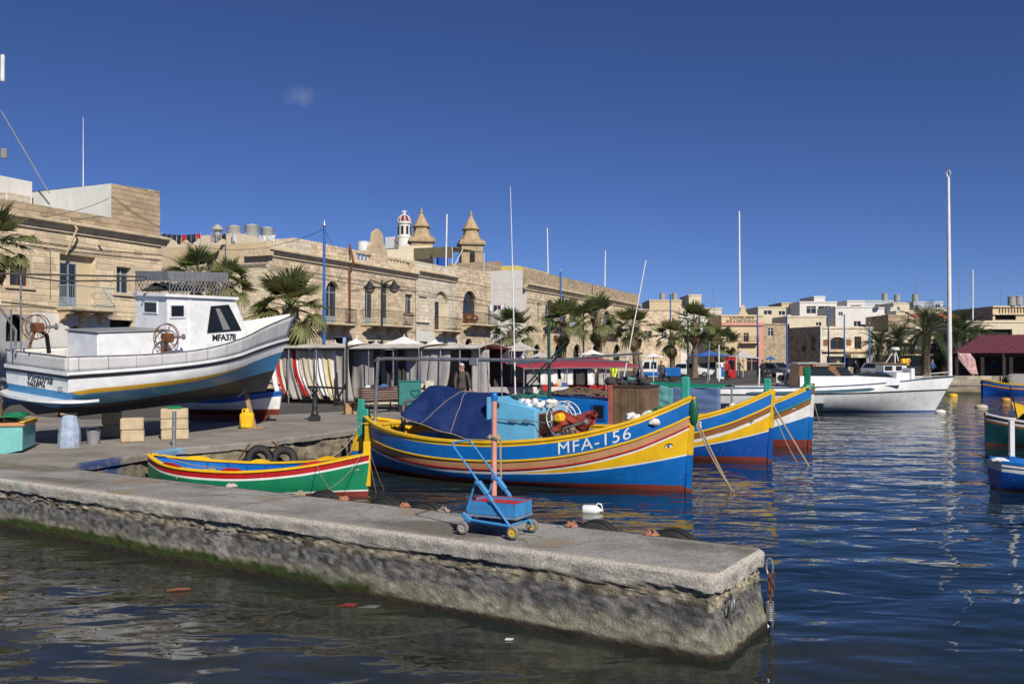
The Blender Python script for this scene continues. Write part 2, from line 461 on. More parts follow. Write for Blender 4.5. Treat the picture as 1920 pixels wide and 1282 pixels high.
def pier_col(s, d, q):
    L = lipd(s, q); u = 30.0 - s                      # u: metres from the pier's end on the near side
    n = noise.noise(q * 3.3); n2 = noise.noise(q * 11)
    if d < L:
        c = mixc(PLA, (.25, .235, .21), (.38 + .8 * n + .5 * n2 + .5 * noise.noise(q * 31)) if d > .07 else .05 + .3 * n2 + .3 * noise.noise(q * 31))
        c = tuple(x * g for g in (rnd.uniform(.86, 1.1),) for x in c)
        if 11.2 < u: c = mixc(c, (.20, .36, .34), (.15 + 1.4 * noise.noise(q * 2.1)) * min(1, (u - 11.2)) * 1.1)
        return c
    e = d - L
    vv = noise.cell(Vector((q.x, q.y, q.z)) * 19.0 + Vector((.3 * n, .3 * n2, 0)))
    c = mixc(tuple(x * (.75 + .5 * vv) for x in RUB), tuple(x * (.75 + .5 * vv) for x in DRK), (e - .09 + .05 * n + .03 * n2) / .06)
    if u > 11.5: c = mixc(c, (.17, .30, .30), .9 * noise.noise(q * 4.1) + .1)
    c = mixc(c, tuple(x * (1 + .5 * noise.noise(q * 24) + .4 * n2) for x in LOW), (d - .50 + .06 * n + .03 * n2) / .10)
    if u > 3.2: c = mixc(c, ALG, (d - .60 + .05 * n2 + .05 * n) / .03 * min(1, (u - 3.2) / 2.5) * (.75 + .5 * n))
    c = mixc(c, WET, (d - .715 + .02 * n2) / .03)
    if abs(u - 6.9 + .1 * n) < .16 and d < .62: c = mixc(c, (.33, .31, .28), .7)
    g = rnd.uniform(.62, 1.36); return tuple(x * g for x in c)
corner = []
def arc(c, r, a0, a1, n=7): return [Vector((c.x + r * math.cos(a0 + (a1 - a0) * i / n), c.y + r * math.sin(a0 + (a1 - a0) * i / n), 0)) for i in range(n + 1)]
Pf = P0 + PN * PW
p0 = Vector((P0.x, P0.y, 0)); pf = Vector((Pf.x, Pf.y, 0)); rc = .13
aU = math.atan2(-PU.y, -PU.x); aN = math.atan2(-PN.y, -PN.x)
near_c = p0 + PU * rc + PN * rc; far_c = pf + PU * rc - PN * rc
path = [p0 + PU * 30] + arc(near_c, rc, aN, aN + math.pi / 2) + arc(far_c, rc, aU, aU + math.pi / 2) 
JU = 13.3                                                # where the pier meets the quay on its far side
path += [pf + PU * JU]
rows = [0, .008, .02, .035, .06, .09, .12, .135, .15, .165, .18, .195, .21, .225, .24, .255, .27, .285, .30, .32, .34, .36, .38, .41, .44, .47, .50, .53, .56, .60, .64, .68, .70, .72, .74, .77, .80, .86, 1.0]
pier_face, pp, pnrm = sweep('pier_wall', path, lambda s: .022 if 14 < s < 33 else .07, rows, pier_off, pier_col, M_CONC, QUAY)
tag(pier_face, kind='structure')
# the top of the pier: a slightly uneven slab
tb = MB(); NU, NW = 800, 48; tcol = []
def top_pt(i, j):
    u = 30 * (i / NU) ** 1.25; w = PW * j / NW
    e = min(w, PW - w, u); g = .02
    uu = max(u, g); ww = min(max(w, g), PW - g); r = rc
    if uu < r and (ww < r or ww > PW - r):                 # round the end corners like the wall below
        du = r - uu; dw = (r - ww) if ww < r else (ww - PW + r); m = math.hypot(du, dw); lim = r - g
        if m > lim: uu = r - du * lim / m; ww = (r - dw * lim / m) if ww < r else (PW - r + dw * lim / m)
    q = P0 + PU * uu + PN * ww
    z = QUAY + .012 * fbm(q, 1.1, 3) * min(1, e / .15) + .004 * fbm(q, 9, 2) - .012 * max(0, 1 - e / .05)
    return Vector((q.x, q.y, z))
for i in range(NU + 1):
    for j in range(NW + 1):
        q = top_pt(i, j); u = 30 * (i / NU) ** 1.25; w = PW * j / NW
        c = mixc((.29, .28, .26), (.41, .395, .365), .5 + .8 * fbm(q, 1.7, 3) + .5 * noise.noise(q * 23))
        pa = noise.noise(Vector((q.x * .55, q.y * .9, 2.2)))
        c = mixc(c, (.20, .185, .155), (pa - .10 + .12 * noise.noise(q * 6)) * 5 * (1 if abs(w - .75) < .5 else .4))
        c = mixc(c, (.47, .42, .34), max(0, 1 - w / (.16 + .06 * noise.noise(q * 2))) * .9)
        c = mixc(c, (.42, .39, .34), max(0, 1 - (PW - w) / .08) * .5)
        c = mixc(c, (.34, .27, .19), (noise.noise(q * 1.1 + Vector((7, 3, 1))) - .28) * 3)
        for ju, jw in ((3.05, .018), (6.9, .022), (10.4, .02)):
            if abs(u - ju - .05 * noise.noise(q * 2)) < jw: c = mixc(c, (.12, .11, .10), .8)
        cr = abs(noise.noise(Vector((q.x * .9, q.y * .9, 4.4)) + Vector((noise.noise(q * 3) * .3, 0, 0))))
        if cr < .018 and .15 < w < PW - .1: c = mixc(c, (.15, .14, .12), .6)
        tcol.append(c)
tb.grid(top_pt, NU, NW)
to = tb.build('pier', M_CONC, smooth=True); tag(to, kind='structure')
c = to.data.color_attributes.new('Col', 'FLOAT_COLOR', 'POINT'); c.data.foreach_set('color', [x for q in tcol for x in (*q, 1)])

# ---- quay: one level sheet with a rough front wall
J = pf + PU * JU
EDGE = [J, G(331, 839), G(463, 829), G(664, 804), Vector((-1.2, 30.6, 0)), Vector((1.6, 35.2, 0)), Vector((9, 45, 0)), Vector((14, 57, 0)), Vector((25, 67, 0)), Vector((33, 68.5, 0)), Vector((95, 66, 0))]
EDGE = [Vector((p.x, p.y, 0)) for p in EDGE]
L30 = p0 + PU * 30
poly = [(p.x, p.y, QUAY) for p in EDGE] + [(300, 66, QUAY), (300, 600, QUAY), (-300, 600, QUAY), (-300, 210, QUAY), tuple((p0 + PU * 260).xy) + (QUAY,), (L30.x, L30.y, QUAY)]
M_QUAY = mat('quay_concrete', (.27, .25, .22), .92, .25, 1.3, .35, 45, .01, stain=(.13, .115, .095), stain_amt=.7, stain_scale=.45, spec=.2)
q = MB(); q.add(poly, [tuple(range(len(poly)))]); qo = q.build('quay', M_QUAY); tag(qo, kind='structure')
def quay_off(s, d, q):
    L = .17 + .03 * noise.noise(Vector((s * 2.3, 0, 8)))
    n = fbm(q, 6, 3)
    if d < .03: return .02 - (.03 - d) * .8
    if d < L: return .03 + .012 * n
    if d < L + .03: return -.09
    hole = max(0, noise.noise(Vector((s * .9, d * 2.2, 5.5))) - .38)
    return -.03 + .05 * n - .45 * hole + .05 * min(1, (d - L) / .5)
def quay_col(s, d, q):
    n = noise.noise(q * 2.7); n2 = noise.noise(q * 9)
    L = .17
    if d < L + .02:
        c = mixc((.34, .31, .27), (.24, .22, .19), .4 + .8 * n)
    else:
        c = mixc((.30, .255, .18), (.17, .15, .115), .4 + .9 * n + .3 * n2)
    if .35 < s < 2.0 and d < .40: c = mixc(c, (.055, .09, .22), 1.2 * min(1, min(s - .35, 2.0 - s) / .3) - .25 + .8 * n2 + .5 * n)
    if 2.7 < s < 3.9 and d < .24: c = mixc(c, (.20, .37, .55), 1.6 * min(1, min(s - 2.7, 3.9 - s) / .3) - .2 + .6 * n2)
    c = mixc(c, (.07, .07, .045), (d - .55 + .08 * n) / .12)
    return c
rows2 = [0, .008, .02, .035, .07, .10, .13, .15, .165, .18, .195, .21, .24, .28, .32, .36, .40, .45, .5, .55, .6, .65, .7, .76, .82, 1.0]
qf, _, _ = sweep('quay_wall', EDGE[::-1][::-1], lambda s: .06 if s < 18 else .4, rows2, quay_off, quay_col, M_CONC, QUAY)
tag(qf, kind='structure')
# ---- asphalt of the waterfront road
M_ASPH = mat('asphalt', (.085, .08, .075), .9, .25, .8, .4, 90, .008, stain=(.15, .14, .125), stain_amt=.5, stain_scale=.3, spec=.25)
off = [Vector((-60, 62, 0)), Vector((-14, 29.5, 0)), Vector((-9.2, 31.0, 0)), Vector((-4.0, 36.0, 0)), Vector((-.5, 41.0, 0)), Vector((7, 52, 0)), Vector((11, 61, 0)), Vector((24, 73, 0)), Vector((34, 74, 0)), Vector((200, 72, 0)), Vector((200, 400, 0)), Vector((-200, 400, 0))]
a = MB(); a.add([(p.x, p.y, QUAY + .004) for p in off], [tuple(range(len(off)))]); ao = a.build('road', M_ASPH); tag(ao, kind='structure')
# far quay parapet
pw = thing('quay_parapet', 'low pale stone wall along the far quay behind the moored boats', 'wall', (25, 67, QUAY))
M_PAR = stone_mat('parapet_stone', (.40, .35, .27), .9, .3, streak=.3)
b = MB(); xs = [0, 8, 70]; ys = [0, 1.5, -.9]
for i in range(2):
    a0 = Vector((xs[i], ys[i], 0)); a1 = Vector((xs[i + 1], ys[i + 1], 0)); t = (a1 - a0).normalized(); nn = Vector((-t.y, t.x, 0)) * .45
    for k in range(1):
        vs = [a0, a1, a1 + nn, a0 + nn]; b.add([Vector((p.x, p.y + .03, -.6)) for p in vs] + [Vector((p.x, p.y + .03, .58)) for p in vs], [(0, 1, 5, 4), (1, 2, 6, 5), (2, 3, 7, 6), (3, 0, 4, 7), (4, 5, 6, 7)])
b.build('wall', M_PAR, pw)
# ================================================================== BOATS
def paint(name, c, rough=.38, chips=(.55, .5, .42), amt=.42, **k):
    return mat(name, c, rough, k.pop('var', .12), k.pop('vscale', 3.0), k.pop('bump', .12), k.pop('bscale', 25), k.pop('bdist', .008),
               stain=k.pop('stain', tuple(x * .55 for x in c)), stain_amt=k.pop('stain_amt', .45), streak=k.pop('streak', .16), chips=chips, chip_amt=amt, scuff=k.pop('scuff', .42), **k)
BLUE = paint('boat_blue_paint', (.004, .135, .46), chips=(.16, .32, .55))
BLUE2 = paint('boat_deep_blue_paint', (.006, .075, .36), chips=(.3, .4, .6))
YEL = paint('boat_yellow_paint', (.78, .47, .012), chips=(.22, .15, .05))
TAN = paint('boat_tan_paint', (.52, .27, .135), chips=(.7, .52, .3))
BRN = paint('boat_brown_paint', (.27, .105, .035), chips=(.4, .25, .12))
REDP = paint('boat_red_paint', (.42, .012, .014), chips=(.6, .3, .25))
WHT = paint('boat_white_paint', (.76, .76, .74), chips=(.45, .42, .38), amt=.18)
MAR = paint('boat_maroon_bottom', (.20, .035, .022), .6, chips=(.10, .05, .03), amt=.5)
GRN = paint('boat_green_paint', (.008, .21, .095), chips=(.1, .3, .2))
TEAL = paint('boat_teal_paint', (.04, .36, .27), chips=(.3, .4, .33))
LBLUE = paint('cabin_light_blue_paint', (.15, .49, .76), chips=(.5, .6, .65), amt=.1)
GREYP = paint('grey_deck_paint', (.26, .27, .28), .6, chips=(.15, .12, .1))
WOODM = mat('bare_wood', (.34, .22, .12), .75, .3, 5, .4, 30, .01, stain=(.12, .07, .04))
PLYW = mat('weathered_plywood', (.165, .105, .06), .8, .35, 3, .4, 30, .01, stain=(.05, .035, .025), stain_amt=.6, streak=.5)
STEEL = mat('galvanised_steel', (.42, .43, .44), .42, .15, 9, .1, 60, .004, metal=.75, stain=(.2, .12, .07), stain_amt=.25)
RUST = mat('rusty_iron', (.16, .06, .025), .85, .4, 14, .5, 60, .01, stain=(.05, .025, .015))
DKGRN = paint('dark_green_pipe_paint', (.012, .06, .045), .4)
BLACKR = mat('black_rubber', (.018, .018, .018), .75, .3, 10, .4, 60, .01, stain=(.09, .085, .075), stain_amt=.4)
ROPE = mat('tan_rope', (.36, .29, .19), .9, .25, 40, .5, 200, .004)
ROPEO = mat('orange_rope', (.38, .17, .10), .9, .3, 40, .5, 200, .004)
ROPEB = mat('blue_rope', (.05, .2, .45), .8, .25, 40, .4, 200, .004)
TARPB = mat('blue_tarpaulin', (.008, .024, .105), .45, .18, 4, .35, 14, .03, stain=(.03, .06, .2), stain_amt=.5, spec=.5)
GLASS = mat('dark_window_glass', (.012, .014, .017), .06, .1, 3, 0, spec=.6)
BLACKP = mat('black_paint', (.012, .012, .013), .4, .15, 6, .1)
FLOATW = mat('white_float', (.70, .69, .66), .5, .15, 8, .1, stain=(.3, .27, .22), stain_amt=.4)
GREYF = mat('grey_cloth', (.23, .225, .22), .85, .15, 4, .3, 30, .01)

def stepz(pts): return lambda s: sinterp(s, pts)

class Hull:
    def __init__(h, L, B, sheer, keel=-.45, mid=.46, fp=(2.0, 2.3), full=(1.5, 4.0, 1.4), rake=.10, stern_w=.03, bow_w=.035, flare=0.0):
        h.L, h.B, h.sheer, h.keel, h.mid, h.fp, h.full, h.rake, h.sw, h.bw, h.flare = L, B, stepz(sheer), keel, mid, fp, full, rake, stern_w, bow_w, flare
    def beam(h, s):
        if s >= h.mid: t = (s - h.mid) / (1 - h.mid); e = h.bw; return (h.B - e) * max(0, 1 - t ** h.fp[0]) + e
        t = (h.mid - s) / h.mid; return (h.B - h.sw) * max(0, 1 - t ** h.fp[1]) + h.sw
    def half(h, s, z):
        zs = h.sheer(s); r = max(0, min(1, (zs - z) / (zs - h.keel)))
        p = sinterp(s, [(0, h.full[0]), (h.mid, h.full[1]), (1, h.full[2])])
        return h.beam(s) * (1 - r ** p) * (1 + h.flare * 0) + .012 * (1 - r)
    def x(h, s, z):
        return s * h.L + h.rake * (max(0, s - .8) / .2) ** 2 * (z / max(.1, h.sheer(1.0)))
    def pt(h, s, z, side=-1, off=0.0):
        w = h.half(s, z); p = Vector((h.x(s, z), side * w, z))
        if off:
            e = .01; a = Vector((h.x(min(1, s + e), z), side * h.half(min(1, s + e), z), z)) - Vector((h.x(max(0, s - e), z), side * h.half(max(0, s - e), z), z))
            n = Vector((a.y, -a.x, 0)) * (1 if side < 0 else -1)
            if n.length > 1e-6: n.normalize()
            p = p + n * off
        return p
    def shell(h, rows, mats, parent, name='hull', N=64, sub=2, s0=0.0, s1=1.0, close_stern=True):
        """rows: [(z(s), material)] from the sheer down; material belongs to the band below its row"""
        b = MB(); zr = []
        for k in range(len(rows) - 1):
            for q in range(sub): zr.append((rows[k][0], rows[k + 1][0], q / sub, rows[k][1]))
        zr.append((rows[-1][0], rows[-1][0], 0, 0)); W = len(zr)
        for side in (-1, 1):
            o = len(b.v)
            for i in range(N + 1):
                s = s0 + (s1 - s0) * i / N
                for za, zb, t, m in zr:
                    z = lerp(za(s), zb(s), t); b.v.append(tuple(h.pt(s, z, side)))
            for i in range(N):
                for j in range(W - 1):
                    a = o + i * W + j; b.f.append((a, a + W, a + W + 1, a + 1) if side < 0 else (a, a + 1, a + W + 1, a + W)); b.m.append(zr[j][3])
        H = (N + 1) * W
        for i, fl in ((0, 0), (N, 1)):
            for j in range(W - 1):
                a = i * W + j; c = H + i * W + j
                b.f.append((a, a + 1, c + 1, c) if not fl else (a, c, c + 1, a + 1)); b.m.append(zr[j][3])
        return b.build(name, mats, parent, smooth=True, angle=32)
    def strip(h, za, zb, m, parent, name, off=.025, s0=0.0, s1=1.0, N=64, sides=(-1, 1), inner=-.01):
        b = MB()
        for side in sides:
            o = len(b.v)
            for i in range(N + 1):
                s = s0 + (s1 - s0) * i / N; A, B_ = za(s), zb(s); mid = (A + B_) / 2
                for z, q in ((A, inner), (lerp(A, B_, .12), off * .8), (mid, off), (lerp(A, B_, .88), off * .8), (B_, inner)):
                    b.v.append(tuple(h.pt(s, z, side, q)))
            for i in range(N):
                for j in range(4):
                    a = o + i * 5 + j; b.f.append((a, a + 5, a + 6, a + 1)); b.m.append(0)
        return b.build(name, m, parent, smooth=True, angle=60)
    def gunwale(h, m, parent, name='gunwale', w=.11, t=.055, up=.03, N=64, s0=0.0, s1=1.0, out=.03):
        b = MB()
        for side in (-1, 1):
            o = len(b.v)
            for i in range(N + 1):
                s = s0 + (s1 - s0) * i / N; z = h.sheer(s); p = h.pt(s, z, side); q = h.pt(s, z, side, out); n = q - p
                n = n.normalized() if n.length > 1e-6 else Vector((0, side, 0))
                ww = min(w, abs(p.y) + .02)
                for dn, dz in ((out, up - t), (out, up - .01), (out - .012, up), (out - ww + .012, up), (out - ww, up - .01), (out - ww, up - t)):
                    b.v.append(tuple(p + n * dn + Vector((0, 0, dz))))
            for i in range(N):
                for j in range(6):
                    a = o + i * 6 + j; c = o + i * 6 + (j + 1) % 6; b.f.append((a, a + 6, c + 6, c)); b.m.append(0)
        return b.build(name, m, parent, smooth=True, angle=35)
    def lining(h, depth, m, parent, name='inner_lining', inset=.07, N=50, s0=.02, s1=.98, zfn=None):
        b = MB()
        for side in (-1, 1):
            o = len(b.v)
            for i in range(N + 1):
                s = s0 + (s1 - s0) * i / N
                for k in range(4):
                    z = lerp(h.sheer(s) - .005, (zfn(s) if zfn else h.sheer(s) - depth), k / 3)
                    w = max(.0, h.half(s, z) - inset); b.v.append((h.x(s, z), side * w, z))
            for i in range(N):
                for j in range(3):
                    a = o + i * 4 + j; b.f.append((a, a + 4, a + 5, a + 1)); b.m.append(0)
        return b.build(name, m, parent, smooth=True)
    def deck(h, zfn, m, parent, name='deck', inset=.05, s0=.02, s1=.98, N=40):
        b = MB(); b.grid(lambda i, j: (h.x(s0 + (s1 - s0) * i / N, 1), (j - 1) * max(.0, h.half(s0 + (s1 - s0) * i / N, zfn(s0 + (s1 - s0) * i / N)) - inset), zfn(s0 + (s1 - s0) * i / N)), N, 2)
        return b.build(name, m, parent)
    def text(h, txt, size, sc, drop, m, parent, side=-1, off=.005, spacing=1.0, bold=0.0, shear=0.0, zabs=None):
        me = text_mesh(txt, size, 0, spacing=spacing, bold=bold, shear=shear); me.materials.clear(); me.materials.append(m)
        bm = bmesh.new(); bm.from_mesh(me); bmesh.ops.triangulate(bm, faces=bm.faces); bmesh.ops.subdivide_edges(bm, edges=[e for e in bm.edges if e.calc_length() > size * .4], cuts=2); bm.to_mesh(me); bm.free()
        for v in me.vertices:
            s = sc + v.co.x / h.L; z0 = h.sheer(s) - drop if zabs is None else zabs(s)
            v.co = h.pt(s, z0 + v.co.y, side, off)
        o = bpy.data.objects.new('lettering', me); COL.objects.link(o); o.parent = parent; return o

def eye(h, s, z, parent, size=.07):
    g = []
    for name, m, pts, off in (('eye', WHT, [(math.cos(a) * size, math.sin(a) * size * .55) for a in [i * math.pi / 8 for i in range(16)]], .006),
                         ('eye_outline', BLACKP, [(-1.3 * size, -.5 * size), (-.7 * size, .5 * size), (.1 * size, .95 * size), (.9 * size, .75 * size), (1.3 * size, .35 * size), (.5 * size, .5 * size), (-.2 * size, .45 * size), (-.8 * size, .0)], .010),
                         ('pupil', BLACKP, [(math.cos(a) * size * .35, math.sin(a) * size * .35) for a in [i * math.pi / 6 for i in range(12)]], .012)):
        b = MB(); b.add([h.pt(s + x / h.L, z + y, -1, off) for x, y in pts], [tuple(range(len(pts)))]); o = b.build(name, m, parent); g.append(o)
    g[1].parent = g[0]; g[2].parent = g[0]

def locate(root):
    """point of a sight line on the lengthwise vertical plane y=c of a boat"""
    M = root.matrix_basis.copy(); Mi = M.inverted()
    def f(px, py, c=0.0):
        o = Mi @ Vector((0, 0, CAM_Z)); d = Mi.to_3x3() @ ray(px, py); t = (c - o.y) / d.y; return o + d * t
    return f

def cloth(fn, nu, nv, m, parent, name, thick=.012):
    b = MB(); b.grid(fn, nu, nv); o = b.build(name, m, parent, smooth=True, angle=80)
    so = o.modifiers.new('thickness', 'SOLIDIFY'); so.thickness = thick; return o

def rope_obj(pts, r, m, label, name='mooring_rope', group=None, n=6):
    b = MB(); b.tube(pts, r, n); o = b.build(name, m, smooth=True); return tag(o, label, 'rope', group)

def luzzu_rows(h, mats, wedge=True, top=.10, strake=.29, mould=.055, third=.15, red=.045, white=.04, boot=.12, bow_low=.80, s_w=.60):
    S = h.sheer
    a1 = lambda s: S(s) - top; a2 = lambda s: a1(s) - strake; a3 = lambda s: a2(s) - mould; a4 = lambda s: a3(s) - third
    a5 = lambda s: a4(s) - red; a6 = lambda s: a5(s) - white
    def a7(s):
        if s < s_w: return a6(s)
        t = (s - s_w) / (1 - s_w); flat = a6(s_w)
        return min(a6(s), lerp(flat, bow_low, t ** 1.9))
    a8 = lambda s: a7(s) - (.03 if s > s_w else .03)
    bt = lambda s: boot; k1 = lambda s: 0; k2 = lambda s: h.keel * .6; k3 = lambda s: h.keel
    y, bl, t3, r, w, wd, low, bot = mats
    rows = [(S, 0), (a1, 1), (a2, 2), (a3, 3), (a4, 4), (a5, 5), (a6, 6), (a7, 5), (a8, 7), (bt, 8), (k1, 8), (k2, 8), (k3, 8)]
    return rows, [y, bl, y, t3, r, w, wd, low, bot], (a1, a2, a3, a4, a5, a6, a7, a8)

BOAT_DIR = Vector((.871, -.491, 0)); BOAT_RZ = math.atan2(-.491, .871)
def place_boat(bow_xy, L, rz=BOAT_RZ, z=WATER):
    d = Vector((math.cos(rz), math.sin(rz), 0)); p = Vector((bow_xy[0], bow_xy[1], 0)) - d * L; p.z = z; return p

SHEER1 = [(0, 1.30), (.12, 1.12), (.3, .98), (.45, .95), (.6, 1.00), (.75, 1.17), (.88, 1.48), (.96, 1.80), (1, 2.0)]
def stem_post(h, parent, mats, top, w=.10):
    b = MB(); n = 14; zz = [h.keel + (h.sheer(1) + top - h.keel) * i / n for i in range(n + 1)]
    for i, z in enumerate(zz):
        x = h.x(1.0, min(z, h.sheer(1))) - .03
        for dx, dy in ((0, -w / 2), (.11, -w / 2 * .6), (.11, w / 2 * .6), (0, w / 2)): b.v.append((x + dx, dy, z))
    for i in range(n):
        zc = (zz[i] + zz[i + 1]) / 2; k = 0
        for lim, mi in mats:
            if zc < lim: k = mi; break
        else: k = mats[-1][1]
        for j in range(4):
            a = i * 4 + j; c = i * 4 + (j + 1) % 4; b.f.append((a, c, c + 4, a + 4)); b.m.append(k)
    b.f.append((n * 4, n * 4 + 1, n * 4 + 2, n * 4 + 3)); b.m.append(b.m[-1])
    return b

# ------------------------------------------------------------------ luzzu MFA-156
L1 = 8.6
bow1 = G(1289, 921, 0)
B1 = thing('fishing_boat', 'blue and yellow wooden fishing boat marked MFA-156 with a blue tarpaulin over its deck', 'boat', place_boat(bow1, L1), BOAT_RZ)
h1 = Hull(L1, 1.42, SHEER1, full=(1.5, 4.2, 1.5), fp=(2.1, 2.4))
rows1, m1, a1 = luzzu_rows(h1, (YEL, BLUE, TAN, REDP, WHT, YEL, BLUE, MAR))
h1.shell(rows1, m1, B1)
h1.gunwale(YEL, B1, w=.15)
h1.strip(a1[1], a1[2], YEL, B1, 'rubbing_strake')
h1.strip(lambda s: a1[3](s) + .0, lambda s: a1[4](s), REDP, B1, 'red_moulding', .014)
h1.lining(.5, YEL, B1)
h1.deck(lambda s: .56 + .5 * max(0, s - .72), GREYP, B1)
h1.text('MFA-156', .36, .795, .245, WHT, B1, spacing=1.12)
eye(h1, .957, .955, B1)
bp = locate(B1)
sb = stem_post(h1, B1, [(.12, 0), (.78, 1), (1.2, 2), (9, 2)], .0)
sb.build('stem_post', [MAR, BLUE, YEL], B1)
# upright green stem head and the fender hung from it
b = MB(); b.cbox((L1 - .12, -.055, 1.75), (L1 + .05, .055, 2.42), .02); b.build('stem_head', TEAL, B1)
b = MB(); b.ball((L1 + .13, .0, 1.68), .32, 14, 10, (.36, .26, 1.0)); b.build('bow_fender', mat('dark_green_fender', (.008, .10, .05), .45), B1, smooth=True)
# stern: rudder head, rudder
b = MB(); b.cbox((-.22, -.05, .75), (-.05, .05, 1.75), .015); b.cbox((-.24, -.06, 1.2), (.12, .06, 1.50), .02); b.build('stern_post_head', TEAL, B1)
rd = MB(); rd.prism([(-.10, -.4), (-.50, -.35), (-.42, .35), (-.22, .95), (-.08, .95)], -.03, .03, axis=1); rd.build('rudder', [BLUE], B1)
rd = MB(); rd.prism([(-.07, .42), (-.45, .40), (-.26, .96), (-.07, .96)], -.038, .038, axis=1); rd.build('rudder_blade_top', [YEL], B1)
# cabin
def cabin_box(pa, pb, zf, ztop_a, ztop_f, y0, y1, m, parent, name='cabin', front_slope=0.0):
    b = MB(); vs = [(pa, y0, zf), (pb, y0, zf), (pb, y1, zf), (pa, y1, zf), (pa, y0, ztop_a), (pb - front_slope, y0, ztop_f), (pb - front_slope, y1, ztop_f), (pa, y1, ztop_a)]
    b.add(vs, [(0, 3, 2, 1), (4, 5, 6, 7), (0, 1, 5, 4), (1, 2, 6, 5), (2, 3, 7, 6), (3, 0, 4, 7)])
    bm = bmesh.new(); me = b.mesh(name, m); bm.from_mesh(me); bmesh.ops.bevel(bm, geom=bm.edges[:], offset=.02, segments=2, profile=.6, affect='EDGES'); bm.to_mesh(me); bm.free()
    o = bpy.data.objects.new(name, me); COL.objects.link(o); o.parent = parent; return o
ca = bp(935, 748, -.85); cb = bp(1003, 767, -.85)
ax_ = bp(912, 760, -.85).x
cab = cabin_box(ax_, cb.x, .5, ca.z + .04, cb.z, -.85, .85, LBLUE, B1)
b = MB(); b.box((cb.x - .01, -.70, cb.z - .62), (cb.x + .012, -.12, cb.z - .12)); b.box((cb.x - .01, .05, cb.z - .62), (cb.x + .012, .65, cb.z - .12)); b.build('window', GLASS, cab)
b = MB()
for y0, y1 in ((-.70, -.12), (.05, .65)):
    for lo, hi in (((y0 - .04, cb.z - .66), (y1 + .04, cb.z - .62)), ((y0 - .04, cb.z - .12), (y1 + .04, cb.z - .08)), ((y0 - .04, cb.z - .62), (y0, cb.z - .12)), ((y1, cb.z - .62), (y1 + .04, cb.z - .12))):
        b.box((cb.x - .005, lo[0], lo[1]), (cb.x + .022, hi[0], hi[1]))
b.build('window_frame', GREYP, cab)
b = MB(); b.lathe([(.07, 0), (.07, .02), (.05, .025)], 16, Matrix.Translation((ax_ + .28, -.86, ca.z - .14)) @ Matrix.Rotation(R(90), 4, 'X')); b.build('porthole', GLASS, cab)
# tarpaulin over a ridge pipe
ta = bp(800, 722, -.05); tc = bp(921, 738, -.05)
tl = bp(755, 777, -1.15); tA = bp(806, 723, -.25); tB = bp(921, 738, -.25); tD = bp(923, 828, -1.24)
def tarp_pt(i, j):
    u = i / 36; v = j / 24                      # u aft->fore, v starboard->port
    k = 2 * v - 1; w = 1.24
    x = lerp(lerp(tA.x, tl.x, abs(k)), lerp(tB.x, tD.x, abs(k)), u)
    ztop = lerp(tA.z, tB.z, u) - .05 * math.sin(math.pi * u)
    ridge = 1 - abs(k)
    zlow = lerp(tl.z - .02, .99, min(1, u * 1.35) ** .8)
    drop = max(0, (abs(k) - .2) / .8) ** 1.15
    z = lerp(ztop, zlow, drop) + (.05 * math.sin(abs(k) * 3.1) * math.sin(u * 8.0 + 2 * k)) * (1 - abs(k) * .5)
    z += .018 * noise.noise(Vector((u * 6, k * 5, 1.3)))
    y = k * w * lerp(1.0, 1.0, abs(k)) + .03 * math.sin(u * 19 + k * 3) * abs(k) + .045 * noise.noise(Vector((u * 5, k * 3, 7)))
    x += .05 * noise.noise(Vector((u * 3, k * 5, 3)))
    return Vector((x, y, z))
tp = cloth(tarp_pt, 36, 24, TARPB, B1, 'tarpaulin')
b = MB(); b.tube([tarp_pt(20, j) + Vector((0, 0, .012)) for j in range(0, 25)], .006, 5); b.tube([tarp_pt(8 + (j * 12) // 12, j) + Vector((0, 0, .014)) for j in range(0, 13)], .006, 5)
b.tube([tarp_pt(i, 0) for i in range(37)], .010, 5); b.build('lashing', ROPE, tp)
# grey engine box seen under the tarpaulin's edge
b = MB(); b.cbox((tl.x + .2, -.75, .5), (tc.x - .3, .75, 1.05), .03); b.build('engine_box', GREYP, B1)
# pipe frame
pa = bp(703, 792, -.35); pb = bp(709, 673, -.35); pc = bp(1032, 676, -.35)
b = MB(); b.tube([pa - Vector((0, 0, .35)), pa, lerp(pa, pb, .96), pb + Vector((.06, 0, 0)), pb + Vector((.25, 0, .01)), pc], .045, 10); b.build('pipe_frame', STEEL, B1, smooth=True)
pd = bp(757, 822, -.55); pe = bp(757, 752, -.55); pg = bp(790, 747, -.55)
b = MB(); b.tube([pd - Vector((0, 0, .3)), pe - Vector((0, 0, .08)), pe + Vector((.06, 0, 0)), pg, pg + Vector((.35, .2, 0))], .04, 10); b.build('pipe_post', STEEL, B1, smooth=True)
b = MB()
for k in range(4): b.tube(sag(pe + Vector((-.05 - .03 * k, -.02, -.1)), pd + Vector((.02 * k, -.1, -.12)), -.15 - .04 * k), .013, 5)
b.build('hose', BLACKR, B1, smooth=True)
# red box under the bend, yellow locker and floats in the stern
b = MB(); q = bp(770, 770, -.2); b.cbox((q.x - .14, -.4, q.z - .06), (q.x + .2, 0, q.z + .04), .015); b.build('red_box', REDP, B1)
q = bp(700, 806, .0); b = MB(); b.cbox((q.x + .02, -.40, .60), (q.x + .68, .45, 1.14), .02); b.cbox((q.x - .0, -.43, 1.14), (q.x + .70, .48, 1.175), .01); b.build('stern_locker', YEL, B1)
q = bp(725, 812, -.55); b = MB(); b.ball((q.x, -.55, q.z - .02), .11, 12, 8); b.build('float', FLOATW, B1, smooth=True); b = MB(); b.ball((q.x + .02, -.55, q.z - .12), .10, 12, 8, (1.3, 1.2, .8)); b.build('float', TEAL, B1, smooth=True)
